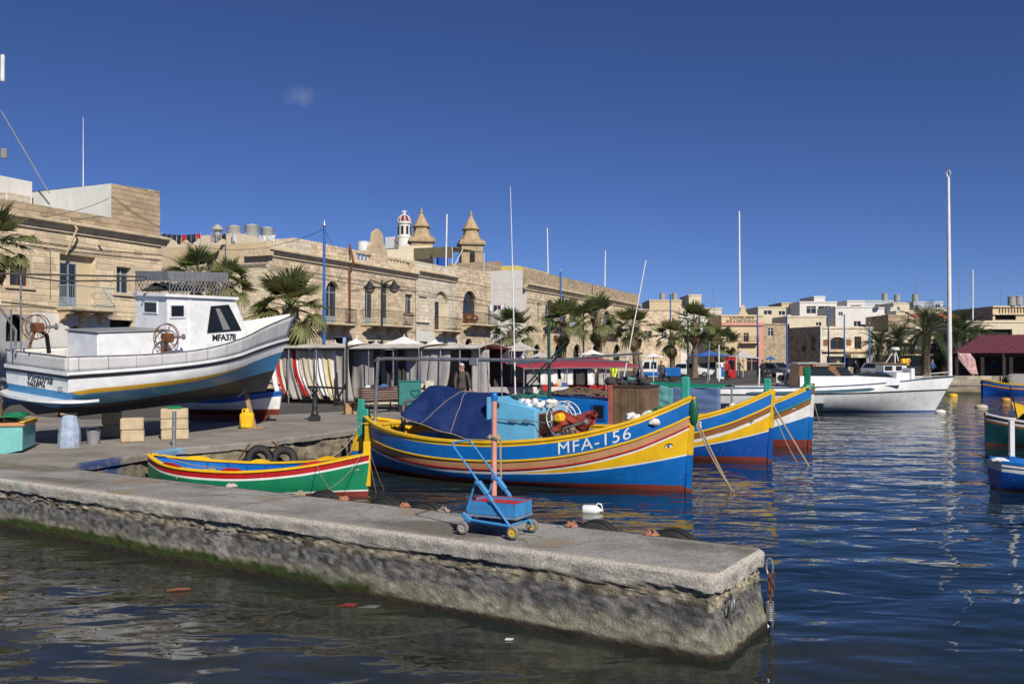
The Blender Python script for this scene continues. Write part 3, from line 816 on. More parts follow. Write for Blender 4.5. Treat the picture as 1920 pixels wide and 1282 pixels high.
# dark green mast with a boom
mb = bp(1031, 768, 0.1); mt = bp(1028, 598, .1)
b = MB(); b.tube([(mb.x, .1, .55), (mb.x, .1, 1.6), (mt.x, .1, mt.z)], [.045, .045, .032], 10); b.build('mast', DKGRN, B1, smooth=True)
ba = bp(950, 682, .1); bb = bp(1205, 662, .1)
b = MB(); b.tube([ba, bp(1030, 676, .1), bp(1120, 668, .1), bb], .025, 8); b.tube([bp(960, 672, .1), bp(1180, 678, .1)], .02, 8); b.build('boom', STEEL, B1, smooth=True)
b = MB(); b.tube([bp(975, 735, .1), bp(1062, 640, .1)], .022, 8); b.tube([bp(992, 725, .0), bp(1060, 652, .0)], .016, 6); b.tube([bp(985, 668, .0), bp(1020, 735, .0)], .014, 6); b.build('gaff_poles', DKGRN, B1, smooth=True)
# whip aerials
for px0, py0, px1, py1, r, m_ in ((967, 735, 957, 350, .018, WHT), (942, 735, 938, 585, .016, STEEL), (918, 742, 910, 640, .016, STEEL)):
    p = bp(px0, py0, -.1); q = bp(px1, py1, -.1); b = MB(); b.tube([p - Vector((0, 0, .5)), lerp(p, q, .5), q], [r, r * .9, r * .35], 8); b.build('aerial', m_, B1, smooth=True)
q = bp(1071, 679, .1)
b = MB(); fl = bp(890, 677, -.35); b.cbox((fl.x - .12, -.42, fl.z - .10), (fl.x + .12, -.32, fl.z + .08), .02, ); b.build('flood_lamp', STEEL, B1)
# net hauler: two hoops with spokes, hub and crank
hc = bp(1056, 783, -.62)
b = MB(); 
for y in (-.10, .16):
    b.tube([(hc.x + .36 * math.cos(a), hc.y + y, hc.z + .36 * math.sin(a)) for a in [i * math.pi / 16 for i in range(32)]], .012, 6, closed=True)
    b.tube([(hc.x + .26 * math.cos(a), hc.y + y * .7, hc.z + .26 * math.sin(a)) for a in [i * math.pi / 16 for i in range(32)]], .010, 6, closed=True)
    for k in range(6):
        a = k * math.pi / 3 + .3; b.tube([(hc.x, hc.y, hc.z), (hc.x + .36 * math.cos(a), hc.y + y, hc.z + .36 * math.sin(a))], .009, 5)
rl = b.build('net_reel', WHT, B1, smooth=True)
b = MB(); b.lathe([(.05, -.2), (.12, -.18), (.13, -.08), (.08, -.06), (.08, .05), (.13, .07), (.12, .16), (.05, .18)], 14, Matrix.Translation(hc) @ Matrix.Rotation(R(90), 4, 'X')); b.cbox((hc.x - .10, hc.y - .26, hc.z - .07), (hc.x + .06, hc.y - .16, hc.z + .09), .02); b.build('hub', YEL, rl, smooth=True)
b = MB(); b.tube([(hc.x + .1, hc.y, hc.z - .1), (hc.x + .22, hc.y, hc.z - .35), (hc.x + .16, hc.y, .55)], .045, 8); b.tube([(hc.x + .1, hc.y - .2, hc.z - .22), (hc.x + .62, hc.y - .25, hc.z - .06)], .03, 8); b.lathe([(.05, 0), (.07, .05), (.05, .1)], 10, Matrix.Translation((hc.x + .62, hc.y - .25, hc.z - .06)) @ Matrix.Rotation(R(80), 4, 'Y')); b.build('stand', STEEL, rl, smooth=True)
def redc(i, j):
    u = i / 18; v = j / 12; a = hc + Vector((-.22 + 1.05 * u, .10, .10 + .06 * math.sin(u * 9)))
    return a + Vector((.02 * math.sin(v * 9), -.20 + .16 * math.sin(u * 7 + v * 4) * v + .06 * noise.noise(Vector((u * 5, v * 4, 0))), .02 - v * (.36 + .1 * math.sin(u * 11)) + .03 * noise.noise(Vector((u * 9, v * 6, 2)))))
cloth(redc, 18, 12, mat('rust_red_cloth', (.30, .045, .03), .9, .2, 6, .4, 40, .01), B1, 'red_cloth')
# hatch board forward of the cabin
q = bp(1075, 826, -.5); b = MB(); b.cbox((q.x - .1, -.55, .72), (q.x + .75, .55, .93), .02); b.build('hatch', TAN, B1)
# floats and nets heaped on the cabin roof and in the bow
def heap(root, c, n, ext, r, m, name, rs=None, sq=(1, 1, 1)):
    rr = rs or rnd
    for k in range(n):
        p = Vector((c.x + rr.uniform(-ext[0], ext[0]), c.y + rr.uniform(-ext[1], ext[1]), c.z + rr.uniform(0, ext[2])))
        b = MB(); b.ball(p, r * rr.uniform(.7, 1.25), 10, 7, (sq[0] * rr.uniform(.8, 1.3), sq[1] * rr.uniform(.8, 1.2), sq[2] * rr.uniform(.7, 1.1)), .35); b.build(name, m, root, smooth=True)
heap(B1, Vector((lerp(ca.x, cb.x, .72), -.35, cb.z + .05)), 12, (.42, .3, .10), .10, FLOATW, 'net_float')
heap(B1, bp(1212, 792, -.1) + Vector((0, 0, -.05)), 14, (.34, .25, .22), .13, FLOATW, 'net_float')
def net_tangle(c, ext, turns, r, m, name, parent, seed=1, lab=None):
    rr = random.Random(seed); b = MB(); pts = []
    for k in range(turns * 9):
        a = k * .72 + rr.uniform(-.3, .3); q = rr.uniform(.35, 1)
        pts.append(Vector((c[0] + ext[0] * q * math.cos(a), c[1] + ext[1] * q * math.sin(a), c[2] + ext[2] * rr.uniform(0, 1) * (1.15 - q))))
    sm = []
    for i in range(len(pts) - 1):
        for t in (0, .33, .66): sm.append(pts[i].lerp(pts[i + 1], t))
    b.tube(sm, r, 5); return b.build(name, m, parent, smooth=True)
net_tangle(bp(1192, 800, -.1), (.30, .25, .25), 6, .03, BLACKR, 'dark_hose_coil', B1, 3)
net_tangle(bp(1238, 775, 0), (.25, .2, .22), 6, .022, GRN, 'green_rope_coil', B1, 4)
net_tangle(Vector((lerp(ca.x, cb.x, .35), .1, ca.z + .02)), (.55, .4, .16), 9, .016, mat('green_net', (.03, .13, .10), .9, .3, 20, .4), 'net', B1, 5)
net_tangle(Vector((cb.x + .3, .45, .95)), (.35, .3, .45), 8, .02, ROPEO, 'orange_net', B1, 6)

for k in range(3):
    q = Vector((lerp(ax_, h1.L * .62, .25 + .3 * k), -.87, 1.45)); b = MB(); b.tube([q, q + Vector((0, -.04, .0)), q + Vector((.5, -.04, -.05)), q + Vector((.5, 0, -.05))], .012, 5); b.build('grab_rail', STEEL, B1, smooth=True)
net_tangle((L1 * .66, .15, .62), (.8, .5, .35), 16, .02, mat('olive_net', (.10, .11, .07), .95, .35, 18, .5), 'net', B1, 61)
net_tangle((L1 * .30, -.9, .98), (.5, .12, .08), 6, .012, ROPEB, 'blue_rope_coil', B1, 62); net_tangle((L1 * .14, .3, 1.12), (.3, .25, .12), 7, .014, ROPE, 'rope_coil', B1, 63)
# ------------------------------------------------------------------ luzzu behind it
L2 = 8.2
B2 = thing('fishing_boat', 'blue fishing boat marked MFA.278 with yellow bow and brown strake, second from the pier', 'boat', place_boat(G(1435, 868, 0), L2), BOAT_RZ + R(3))
h2 = Hull(L2, 1.38, [(s, z * .97) for s, z in SHEER1], full=(1.5, 4.2, 1.5), fp=(2.1, 2.4))
rows2_, m2, a2 = luzzu_rows(h2, (YEL, BLUE, BRN, WHT, WHT, YEL, BLUE2, MAR), bow_low=.86)
h2.shell(rows2_, m2, B2); h2.gunwale(YEL, B2, w=.14); h2.strip(a2[1], a2[2], YEL, B2, 'rubbing_strake')
h2.lining(.45, BLUE, B2); h2.deck(lambda s: .62 + .4 * max(0, s - .72), GREYP, B2)
h2.text('MFA.278', .30, .735, .245, WHT, B2, spacing=1.05)
eye(h2, .945, 1.06, B2, .06)
stem_post(h2, B2, [(.12, 0), (.84, 1), (9, 2)], 0).build('stem_post', [MAR, BLUE2, YEL], B2)
b = MB(); b.cbox((L2 - .12, -.05, 1.70), (L2 + .06, .05, 2.25), .02); b.build('stem_head', TEAL, B2)
net_tangle((L2 - .02, 0, 1.85), (.14, .12, .22), 4, .022, TEAL, 'rope_coil', B2, 8)
bp2 = locate(B2)
ca = bp2(1045, 742, -.8); cb = bp2(1140, 752, -.8)
cab = cabin_box(ca.x - .8, cb.x, .55, ca.z, cb.z, -.8, .8, BLUE, B2)
wa = bp2(1112, 760, -.8); wb_ = bp2(1132, 785, -.8)
b = MB(); b.box((wa.x, -.815, wb_.z), (wb_.x, -.79, wa.z)); b.build('window', GLASS, cab)
b = MB(); w = .045
for lo, hi in (((wa.x - w, wb_.z - w), (wb_.x + w, wb_.z)), ((wa.x - w, wa.z), (wb_.x + w, wa.z + w)), ((wa.x - w, wb_.z), (wa.x, wa.z)), ((wb_.x, wb_.z), (wb_.x + w, wa.z))): b.box((lo[0], -.83, lo[1]), (hi[0], -.795, hi[1]))
b.build('window_frame', BLUE2, cab)
sa = bp2(1150, 724, -.7); sc = bp2(1206, 724, -.7); zb0 = bp2(1178, 803, -.7).z
sh = MB(); sh.box((sa.x, -.7, .55), (sc.x, .75, sa.z)); sho = sh.build('plywood_shelter', PLYW, B2)
nb = 4
for k in range(nb):
    x0 = lerp(sa.x, sc.x, k / nb); x1 = lerp(sa.x, sc.x, (k + 1) / nb); b = MB(); b.box((x0 + .008, -.725, .6), (x1 - .008, -.702, sa.z - .01)); b.build('board', PLYW, sho)
b = MB(); b.box((sa.x - .02, -.74, sa.z - .035), (sc.x + .03, .78, sa.z + .025)); b.build('roof', mat('dark_plank', (.05, .035, .025), .8, .3), sho)
b = MB(); b.cbox((sa.x - .14, -.78, .6), (sa.x - .01, -.66, sa.z + .03), .01); b.build('post', mat('red_brown_post', (.36, .10, .07), .7, .2), B2)
net_tangle(Vector((lerp(ca.x, cb.x, .3), 0, ca.z + .02)), (1.2, .65, .28), 14, .03, mat('brown_net', (.14, .10, .07), .95, .35, 18, .5), 'brown_net', B2, 11)
heap(B2, Vector((lerp(sa.x, sc.x, .2), .1, sa.z + .05)), 7, (.6, .4, .12), .14, mat('dark_bundle', (.05, .045, .045), .9, .3), 'bundle')
b = MB(); q = bp2(1205, 690, 0); b.tube([bp2(1222, 780, 0) - Vector((0, 0, .4)), bp2(1196, 655, 0)], .05, 8); b.build('leaning_post', mat('grey_driftwood', (.20, .17, .14), .85, .25), B2, smooth=True)
heap(B2, bp2(1370, 765, 0) + Vector((0, 0, -.15)), 6, (.3, .25, .2), .12, FLOATW, 'net_float')

# ------------------------------------------------------------------ third luzzu
L3 = 8.2
B3 = thing('fishing_boat', 'third fishing boat from the pier, white bow over bright blue hull', 'boat', place_boat(G(1514, 840, 0), L3), BOAT_RZ + R(2))
h3 = Hull(L3, 1.40, [(s, z * .98) for s, z in SHEER1], full=(1.5, 4.2, 1.5), fp=(2.1, 2.4))
rows3, m3, a3 = luzzu_rows(h3, (YEL, BLUE, BRN, WHT, WHT, WHT, BLUE, MAR), bow_low=1.02, boot=.24)
h3.shell(rows3, m3, B3); h3.gunwale(YEL, B3, w=.14); h3.strip(a3[1], a3[2], GRN, B3, 'rubbing_strake')
h3.lining(.45, BLUE, B3); h3.deck(lambda s: .62 + .4 * max(0, s - .72), GREYP, B3)
eye(h3, .945, 1.22, B3, .05)
stem_post(h3, B3, [(.24, 0), (1.0, 1), (1.6, 2), (9, 3)], .05).build('stem_post', [MAR, BLUE, WHT, BRN], B3)
b = MB(); b.cbox((L3 - .14, -.05, 1.8), (L3 + .05, .05, 2.5), .02); b.build('stem_head', GRN, B3)
net_tangle((L3 + .0, 0, 1.85), (.22, .16, .22), 5, .028, TEAL, 'rope_coil', B3, 9)
bp3 = locate(B3)
pl = MB(); s_ = .80; pts = [h3.pt(s_ + dx, h3.sheer(s_) - .36 + dz, -1, .012) for dx, dz in ((-.02, .0), (.022, .02), (.022, .24), (-.02, .20))]; pl.add(pts, [(0, 1, 2, 3)]); plo = pl.build('number_plate', WHT, B3)
h3.text('15', .18, .801, .245, BLACKP, plo, off=.02)
ta = bp3(1258, 722, -.9); tb_ = bp3(1352, 728, -.9); SHEET = mat('slate_blue_sheet', (.105, .17, .34), .8, .12, 3, .25, 12, .02)
def sheet3(i, j):
    u = i / 24; v = j / 16; x = lerp(ta.x - 1.6, tb_.x, u); z = lerp(lerp(ta.z, tb_.z, u), .95, v); return Vector((x, -.95 + .03 * math.sin(u * 17 + v * 3) + .05 * noise.noise(Vector((u * 5, v * 4, 3))), z + .02 * math.sin(u * 9) * (1 - v)))
cloth(sheet3, 24, 16, SHEET, B3, 'side_sheet')
tl3 = bp3(1175, 705, -1.0); tr3 = bp3(1262, 728, -1.0); AQ = mat('aqua_net_sheet', (.09, .28, .28), .8, .2, 4, .3, 20, .02)
def sheet4(i, j):
    u = i / 20; v = j / 14; x = lerp(tl3.x, tr3.x, u); z = lerp(lerp(tl3.z, tr3.z, u), lerp(tl3.z - .55, .95, u ** .7), v); return Vector((x, -1.0 - .10 * v + .06 * noise.noise(Vector((u * 6, v * 5, 9))), z))
cloth(sheet4, 20, 14, AQ, B3, 'aqua_sheet')
def roof3(i, j):
    u = i / 20; v = j / 8; return Vector((lerp(ta.x - 1.7, tb_.x, u), lerp(-.95, .95, v), lerp(ta.z, tb_.z, u) + .10 * math.sin(math.pi * v) + .03 * noise.noise(Vector((u * 6, v * 4, 1)))))
cloth(roof3, 20, 8, GRN, B3, 'green_awning')
q = bp3(1372, 775, -.5); b = MB(); b.tube([(q.x, -.5, .7), (q.x, -.5, 1.9)], .02, 6)
for k in range(9): b.lathe([(.02, 0), (.05, .02), (.02, .05)], 8, Matrix.Translation((q.x, -.5, 1.25 + .07 * k)))
b.build('insulated_rod', STEEL, B3, smooth=True)
heap(B3, bp3(1385, 775, -.4), 6, (.2, .15, .25), .09, BLACKP, 'winch_piece')

# ------------------------------------------------------------------ green rowing boat inside the pier
gb = G(690, 930, 0); gs = G(297, 902, .25)
rzg = math.atan2(gb.y - gs.y, gb.x - gs.x); LG = 4.65
BG = thing('rowing_boat', 'small open green boat with red top strake and yellow gunwale tied inside the pier', 'boat', place_boat(gb, LG, rzg), rzg)
hg = Hull(LG, .80, [(0, .80), (.12, .66), (.3, .58), (.5, .56), (.7, .62), (.85, .72), (1, .86)], keel=-.25, mid=.42, full=(1.6, 4, 1.5), fp=(1.9, 3.0), rake=.03, stern_w=.05)
S = hg.sheer
hg.shell([(S, 0), (lambda s: S(s) - .13, 1), (lambda s: S(s) - .17, 2), (lambda s: .14 if s > .6 else .10, 1), (lambda s: .11 if s > .6 else .07, 3), (lambda s: 0, 3), (lambda s: -.25, 3)], [REDP, WHT, GRN, MAR], BG)
hg.gunwale(YEL, BG, w=.10, t=.04); hg.lining(.35, BLUE, BG, inset=.04, zfn=lambda s: .24); hg.deck(lambda s: .24, BLUE2, BG, name='bottom_boards', inset=.03)
for s_ in (.22, .48, .74):
    w = hg.half(s_, .42) - .03; b = MB(); b.cbox((s_ * LG - .12, -w, .40), (s_ * LG + .12, w, .44), .01); b.build('thwart', YEL if s_ < .3 else BLUE, BG)
for s_ in [.12 + .09 * k for k in range(9)]:
    for sd in (-1, 1):
        b = MB(); b.tube([hg.pt(s_, S(s_) - .02, sd) * 1.0 + Vector((0, -sd * .06, 0)), hg.pt(s_, .26, sd) + Vector((0, -sd * .06, 0))], .018, 6); b.build('rib', BLUE2, BG)
for s_, ln in ((.17, .10), (.45, .09), (.78, .09)):
    for sd in (-1, 1):
        b = MB()
        for i in range(12):
            s = s_ - ln / 2 + ln * i / 11; k = math.sin(math.pi * i / 11) ** .6; p = hg.pt(s, S(s), sd)
            for dy, dz in ((-.02, .02), (-.02, .03 + .055 * k), (.045, .03 + .055 * k), (.045, .02)): b.v.append((p.x, p.y - sd * dy, p.z + dz))
        for i in range(11):
            for j in range(4): a = i * 4 + j; c = i * 4 + (j + 1) % 4; b.f.append((a, a + 4, c + 4, c)); b.m.append(0)
        b.build('rowlock_pad', REDP if sd < 0 else YEL, BG)
b = MB(); b.prism([(LG * .62, .30), (LG * .70, .30), (LG * .71, .62), (LG * .68, .60)], -.25, .25, axis=1); b.build('wooden_board', BRN, BG)
b = MB(); b.cbox((LG - .10, -.04, .2), (LG + .05, .04, 1.12), .015); b.build('stem_head', YEL, BG)
eye(hg, .955, .56, BG, .035)
def plane_M(o, xd, yd):
    x = Vector(xd).normalized(); y = Vector(yd); y = (y - x * y.dot(x)).normalized(); z = x.cross(y)
    m = Matrix((x, y, z)).transposed().to_4x4(); m.translation = Vector(o); return m
# ------------------------------------------------------------------ hauled-out fishing boat
VW = paint('hull_gloss_white', (.84, .85, .86), .3, chips=(.5, .48, .45), amt=.12, coat=.3, streak=.05)
VY = paint('hull_ochre_stripe', (.60, .35, .03), .4); VB = paint('hull_mid_blue', (.035, .21, .42), .4, chips=(.1, .25, .4))
VK = mat('black_antifouling', (.022, .023, .026), .6, .25, 5, .3, 40, .01, stain=(.09, .09, .09), stain_amt=.5)
CANV = mat('pale_canvas', (.60, .60, .60), .8, .1, 3, .3, 10, .02, stain=(.35, .34, .33), stain_amt=.4)
CANV2 = mat('cream_canvas', (.78, .75, .68), .8, .08, 3, .35, 7, .03)
LV = 6.6; vd = R(90 - 36)
vc = D(130, 690, 20.2)                                   # starboard corner of the transom
BV = thing('fishing_boat', 'white and blue fishing boat propped ashore, lettered Victoria Valletta and MFA378', 'boat', (0, 0, 0), 0)
WT = 1.42
d2 = Vector((math.cos(vd), math.sin(vd), 0)); r2 = Vector((d2.y, -d2.x, 0))
base = Vector((vc.x, vc.y, 0)) - r2 * (WT + .02); base.z = 1.50
BV.location = base; BV.rotation_euler = (R(3.5), R(-3.0), vd)
hv = Hull(LV, 1.58, [(0, 1.04), (.3, 1.06), (.6, 1.14), (.85, 1.30), (1, 1.46)], keel=0.0, mid=.38, fp=(2.3, 2.0), full=(4.2, 3.0, 1.25), rake=.75, stern_w=WT, bow_w=.03)
S = hv.sheer
yt = lambda s: S(s) - .36 + .02 * s - .05 * max(0, 1 - s / .08)
yb = lambda s: yt(s) - .115 * max(0.02, min(1, (s - .01) / .03)) * max(.03, min(1, (.86 - s) / .35))
bb_ = lambda s: .24 + .36 * s ** 1.8
hv.shell([(S, 0), (yt, 1), (yb, 2), (bb_, 3), (lambda s: .12 + .1 * s, 3), (lambda s: 0, 3)], [VW, VY, VB, VK], BV, sub=3)
hv.strip(lambda s: S(s) - .03, lambda s: S(s) - .10, BLACKP, BV, 'rub_rail', .035, s0=0, s1=1)
hv.strip(lambda s: S(s) + .05, lambda s: S(s) - .03, VW, BV, 'deck_edge', .05)
b = MB()
for z0, z1, mm in ((S(0) - .10, S(0) - .03, 0), (S(0) - .03, S(0) + .05, 1)):
    b.mat(mm); b.box((-.04, -WT - .03, z0), (.02, WT + .03, z1))
b.build('transom_rail', [BLACKP, VW], BV)
hv.deck(lambda s: S(s) - .12, GREYP, BV, s0=.01, s1=.97)
# canvas dodger all round
bh = lambda s: sinterp(s, [(0, .34), (.45, .29), (.72, .40), (.9, .58), (1, .70)])
def canv(side):
    def f(i, j):
        s = i / 60; v = j / 4; z = S(s) + .05 + bh(s) * v
        p = hv.pt(s, S(s), side, .02 + .16 * v * max(0, s - .55)); p.x += .20 * v * max(0, s - .7) / .3; p.z = z
        p.y += side * .008 * math.sin(i * 1.9) * math.sin(v * 3.1); return p
    return f
for sd in (-1, 1): cloth(canv(sd), 60, 4, CANV if sd < 0 else CANV2, BV, 'canvas_dodger', .01)
cloth(lambda i, j: Vector((-.02, lerp(-WT, WT, i / 20), S(0) + .05 + bh(0) * j / 4 + .005 * math.sin(i * 2.1))), 20, 4, CANV, BV, 'canvas_dodger', .01)
b = MB()
for sd in (-1, 1): b.tube([canv(sd)(i, 4) for i in range(0, 61, 2)], .016, 6)
b.tube([(-.02, -WT, S(0) + .05 + bh(0)), (-.02, WT, S(0) + .05 + bh(0))], .016, 6)
for sd in (-1, 1):
    for i in range(2, 60, 6): b.tube([canv(sd)(i, 0), canv(sd)(i, 4)], .009, 5)
b.build('hand_rail', STEEL, BV, smooth=True)
# bathing platform and keel
b = MB(); n = 24
for k in range(n + 1):
    a = -math.pi / 2 + math.pi * k / n; x = .55 - 1.0 * math.cos(a) ** .6; y = 1.66 * math.sin(a)
    for dx, dz in ((0, .40), (0, .46), (.5 * max(0, math.cos(a)) + .03, .46), (.5 * max(0, math.cos(a)) + .03, .40)): b.v.append((x + dx, y, dz))
for k in range(n):
    for j in range(4): a = k * 4 + j; c = k * 4 + (j + 1) % 4; b.f.append((a, a + 4, c + 4, c)); b.m.append(0)
b.build('platform', VW, BV, smooth=True, angle=50)
b = MB(); b.prism([(.55, 0), (1.0, .24), (5.3, .2), (6.0, .1), (5.6, -.08), (.85, -.14), (.5, -.10)], -.05, .05, axis=1); b.build('keel', VK, BV)
# transom lettering
M = plane_M((-.012, -.15, .85), (0, -1, 0), (0, 0, 1)) @ Matrix.Diagonal((1.35, 1, 1, 1)); M2 = plane_M((-.012, -.02, .695), (0, -1, 0), (0, 0, 1)) @ Matrix.Diagonal((1.3, 1, 1, 1))
lettering('Victoria', .28, BLACKP, BV, M, shear=.35); lettering('VALLETTA', .125, BLACKP, BV, M2, spacing=1.1, bold=.004)
for y in (-1.08, -1.2): b = MB(); b.tube([(-.01, y, .66), (-.05, y, .68), (-.05, y, .75), (-.01, y, .77)], .014, 6); b.build('ring_bolt', STEEL, BV)
bv = locate(BV)
# wheelhouse
wy = -.70
wa = bv(313, 600, wy); wf = bv(440, 562, wy); wl = bv(468, 645, wy); top_a = bv(313, 556, wy).z; top_f = bv(436, 562, wy).z
wh = MB(); pr = [(wa.x, .9), (wl.x + .1, .9), (wl.x, bv(465, 630, wy).z), (wf.x, top_f), (wa.x, top_a)]
wh.prism(pr, wy, -wy, axis=1); who = wh.build('wheelhouse', VW, BV)
b = MB(); x0, x1 = wa.x - .08, wf.x + .08; vs = []
for y in (wy - .07, -wy + .07): vs += [(x0, y, top_a + .002), (x1, y, top_f + .002), (x1, y, top_f + .07), (x0, y, top_a + .075)]
b.add(vs, [(0, 1, 2, 3), (4, 7, 6, 5), (0, 4, 5, 1), (1, 5, 6, 2), (2, 6, 7, 3), (3, 7, 4, 0)]); b.build('roof', VW, who)
def side_win(p_tl, p_br, rr=.0, m=GLASS, fm=VW, w=.025, yy=wy, parent=None, pts=None):
    a = bv(*p_tl, yy); c = bv(*p_br, yy)
    b = MB(); b.box((a.x, yy - .014, c.z), (c.x, yy + .01, a.z)); o = b.build('window', m, parent)
    b = MB()
    for lo, hi in (((a.x - w, c.z - w), (c.x + w, c.z)), ((a.x - w, a.z), (c.x + w, a.z + w)), ((a.x - w, c.z), (a.x, a.z)), ((c.x, c.z), (c.x + w, a.z))): b.box((lo[0], yy - .028, lo[1]), (hi[0], yy + .005, hi[1]))
    b.build('frame', fm, o); return o
zw = bv(313, 578, wy).z
b = MB(); b.box((wa.x - .012, -.28, zw - .12), (wa.x + .01, .28, zw + .13)); wo_ = b.build('window', GLASS, who)
b = MB()
for lo, hi in (((-.31, zw - .15), (.31, zw - .12)), ((-.31, zw + .13), (.31, zw + .16)), ((-.31, zw - .12), (-.28, zw + .13)), ((.28, zw - .12), (.31, zw + .13))): b.box((wa.x - .026, lo[0], lo[1]), (wa.x + .005, hi[0], hi[1]))
b.build('frame', VW, wo_)
side_win((320, 573), (344, 593), parent=who, w=.04)
q4 = [bv(399, 579, wy), bv(424, 577, wy), bv(443, 616, wy), bv(391, 621, wy)]
q5 = [bv(395, 574, wy), bv(428, 571, wy), bv(452, 619, wy), bv(388, 624, wy)]
b = MB(); b.prism([(p.x, p.z) for p in q5], wy - .022, wy - .002, axis=1); fo = b.build('window', BLACKP, who)
b = MB(); b.prism([(p.x, p.z) for p in q4], wy - .03, wy - .024, axis=1); b.build('pane', GLASS, fo)
b = MB(); b.prism([(p.x + .62 * (q4[2].x - q4[3].x) if False else p.x, p.z) for p in (lerp(q4[0], q4[1], .15), lerp(q4[0], q4[1], .45), lerp(q4[3], q4[2], .75), lerp(q4[3], q4[2], .5))], wy - .034, wy - .031, axis=1); b.build('curtain', GREYF, fo)
# front windscreen panes (seen from ahead)
for k in range(3):
    y0 = wy + .08 + k * .43; b = MB(); e = .02
    pA = Vector((lerp(wl.x, wf.x, .2) + e, y0, lerp(pr[2][1], top_f, .2))); pB = Vector((lerp(wl.x, wf.x, .85) + e, y0, lerp(pr[2][1], top_f, .85)))
    b.add([pA, pA + Vector((0, .38, 0)), pB + Vector((0, .38, 0)), pB], [(0, 1, 2, 3)]); b.build('windscreen', GLASS, who)
t = bv(420, 633, wy); lettering('MFA378', .235, BLACKP, who, plane_M((t.x, wy - .008, t.z), (1, 0, 0), (0, 0, 1)), bold=.006, spacing=.92)
sp_ = bv(356, 570, wy); b = MB(); b.box((sp_.x - .02, wy - .018, .95), (sp_.x + .02, wy, top_f)); b.build('corner_strip', VW, who)
# storage box aft
sa = bv(183, 625, wy); sc = Vector((wa.x, 0, bv(262, 616, wy).z)); b = MB(); b.cbox((sa.x - .0, wy, .92), (sc.x - .02, -wy, sa.z), .03); bo = b.build('storage_box', VW, BV)
b = MB(); b.cbox((sa.x - .03, wy - .03, sa.z + .003), (sc.x - .004, -wy + .03, sa.z + .05), .012); b.build('lid', GREYP, bo)
b = MB(); b.box((sc.x - .06, wy - .02, .95), (sc.x - .03, wy - .002, sa.z - .02)); b.build('hinge_strip', TAN, bo)
# roof rail: grey boards over netting
ra = bv(318, 530, wy - .05); rb = bv(428, 530, wy - .05); z0 = top_a + .09; z1 = bv(340, 527, wy).z; z2 = bv(340, 509, wy).z
for k in range(10): b = MB(); y0 = lerp(wy - .03, -wy + .03, k / 10); b.cbox((ra.x - .03, y0 + .004, z1), (ra.x - .01, y0 + .14, z2), .004); b.build('rail_board', mat('grey_board', (.17, .18, .20), .7, .2), BV)
for k in range(12):
    x0 = lerp(ra.x, rb.x, k / 12); x1 = lerp(ra.x, rb.x, (k + 1) / 12)
    for y in (wy - .06, -wy + .04): b = MB(); b.cbox((x0 + .004, y, z1), (x1 - .004, y + .02, z2), .004); b.build('rail_board', mat('grey_board', (.17, .18, .20), .7, .2), BV)
for y in (wy - .05, -wy + .05):
    n = 18; b = MB()
    for k in range(n + 1):
        x = lerp(ra.x, rb.x, k / n); h_ = z1 - z0
        for sg in (1, -1):
            xe = x + sg * h_ * .55
            if ra.x - .01 <= xe <= rb.x + .01: b.tube([(x, y, z0), (xe, y, z1)], .009, 4, caps=False)
    for k in range(6): b.tube([(lerp(ra.x, rb.x, k / 5), y, z0 - .05), (lerp(ra.x, rb.x, k / 5), y, z1)], .014, 5)
    b.build('rail_netting', mat('grey_netting', (.20, .20, .21), .7, .2), BV)
net_tangle((lerp(ra.x, rb.x, .35), 0, z0 + .05), (.9, .5, .32), 12, .03, mat('black_net', (.03, .03, .032), .9, .3), 'black_net', BV, 21)
b = MB(); p = bv(361, 519, wy); b.lathe([(.02, 0), (.055, .05), (.05, .10), (.01, .12)], 12, Matrix.Translation(p)); b.build('aerial_dome', WHT, BV, smooth=True)
# net haulers
def hauler(px, py, y, r, m_, reach):
    c = bv(px, py, y); b = MB()
    for dy in (-.13, .13):
        b.tube([(c.x + dy * .8 + r * math.cos(a), c.y + dy, c.z + r * math.sin(a)) for a in [i * math.pi / 14 for i in range(28)]], .012, 5, closed=True)
        for k in range(5): a = k * 2 * math.pi / 5; b.tube([(c.x, c.y, c.z), (c.x + dy * .8 + r * math.cos(a), c.y + dy, c.z + r * math.sin(a))], .008, 4)
    o = b.build('net_hauler', m_, BV, smooth=True)
    b = MB(); b.lathe([(.03, -.15), (.09, -.12), (.06, 0), (.09, .12), (.03, .15)], 12, Matrix.Translation(c) @ Matrix.Rotation(R(90), 4, 'X')); b.tube([c, c + Vector((-.18, 0, -.5))], .03, 6); b.cbox(c - Vector((.09, .2, .12)), c + Vector((.09, .1, .1)), .02); b.build('winch_body', RUST, o, smooth=True)
    b = MB(); b.lathe([(.075, 0), (.075, .02), (.035, .04), (.035, .28), (.075, .30), (.075, .33)], 12, Matrix.Translation(c + Vector((.1, -.1, 0))) @ Matrix.Rotation(R(90), 4, 'Y')); b.build('drum', STEEL, o, smooth=True)
hauler(312, 632, -1.0, .33, RUST, 1); hauler(68, 613, .1, .28, RUST, 1)
b = MB(); b.tube([bv(92, 662, .2), bv(88, 630, .2), bv(70, 615, .2)], .05, 7); b.build('crane_arm', BLACKP, BV, smooth=True)
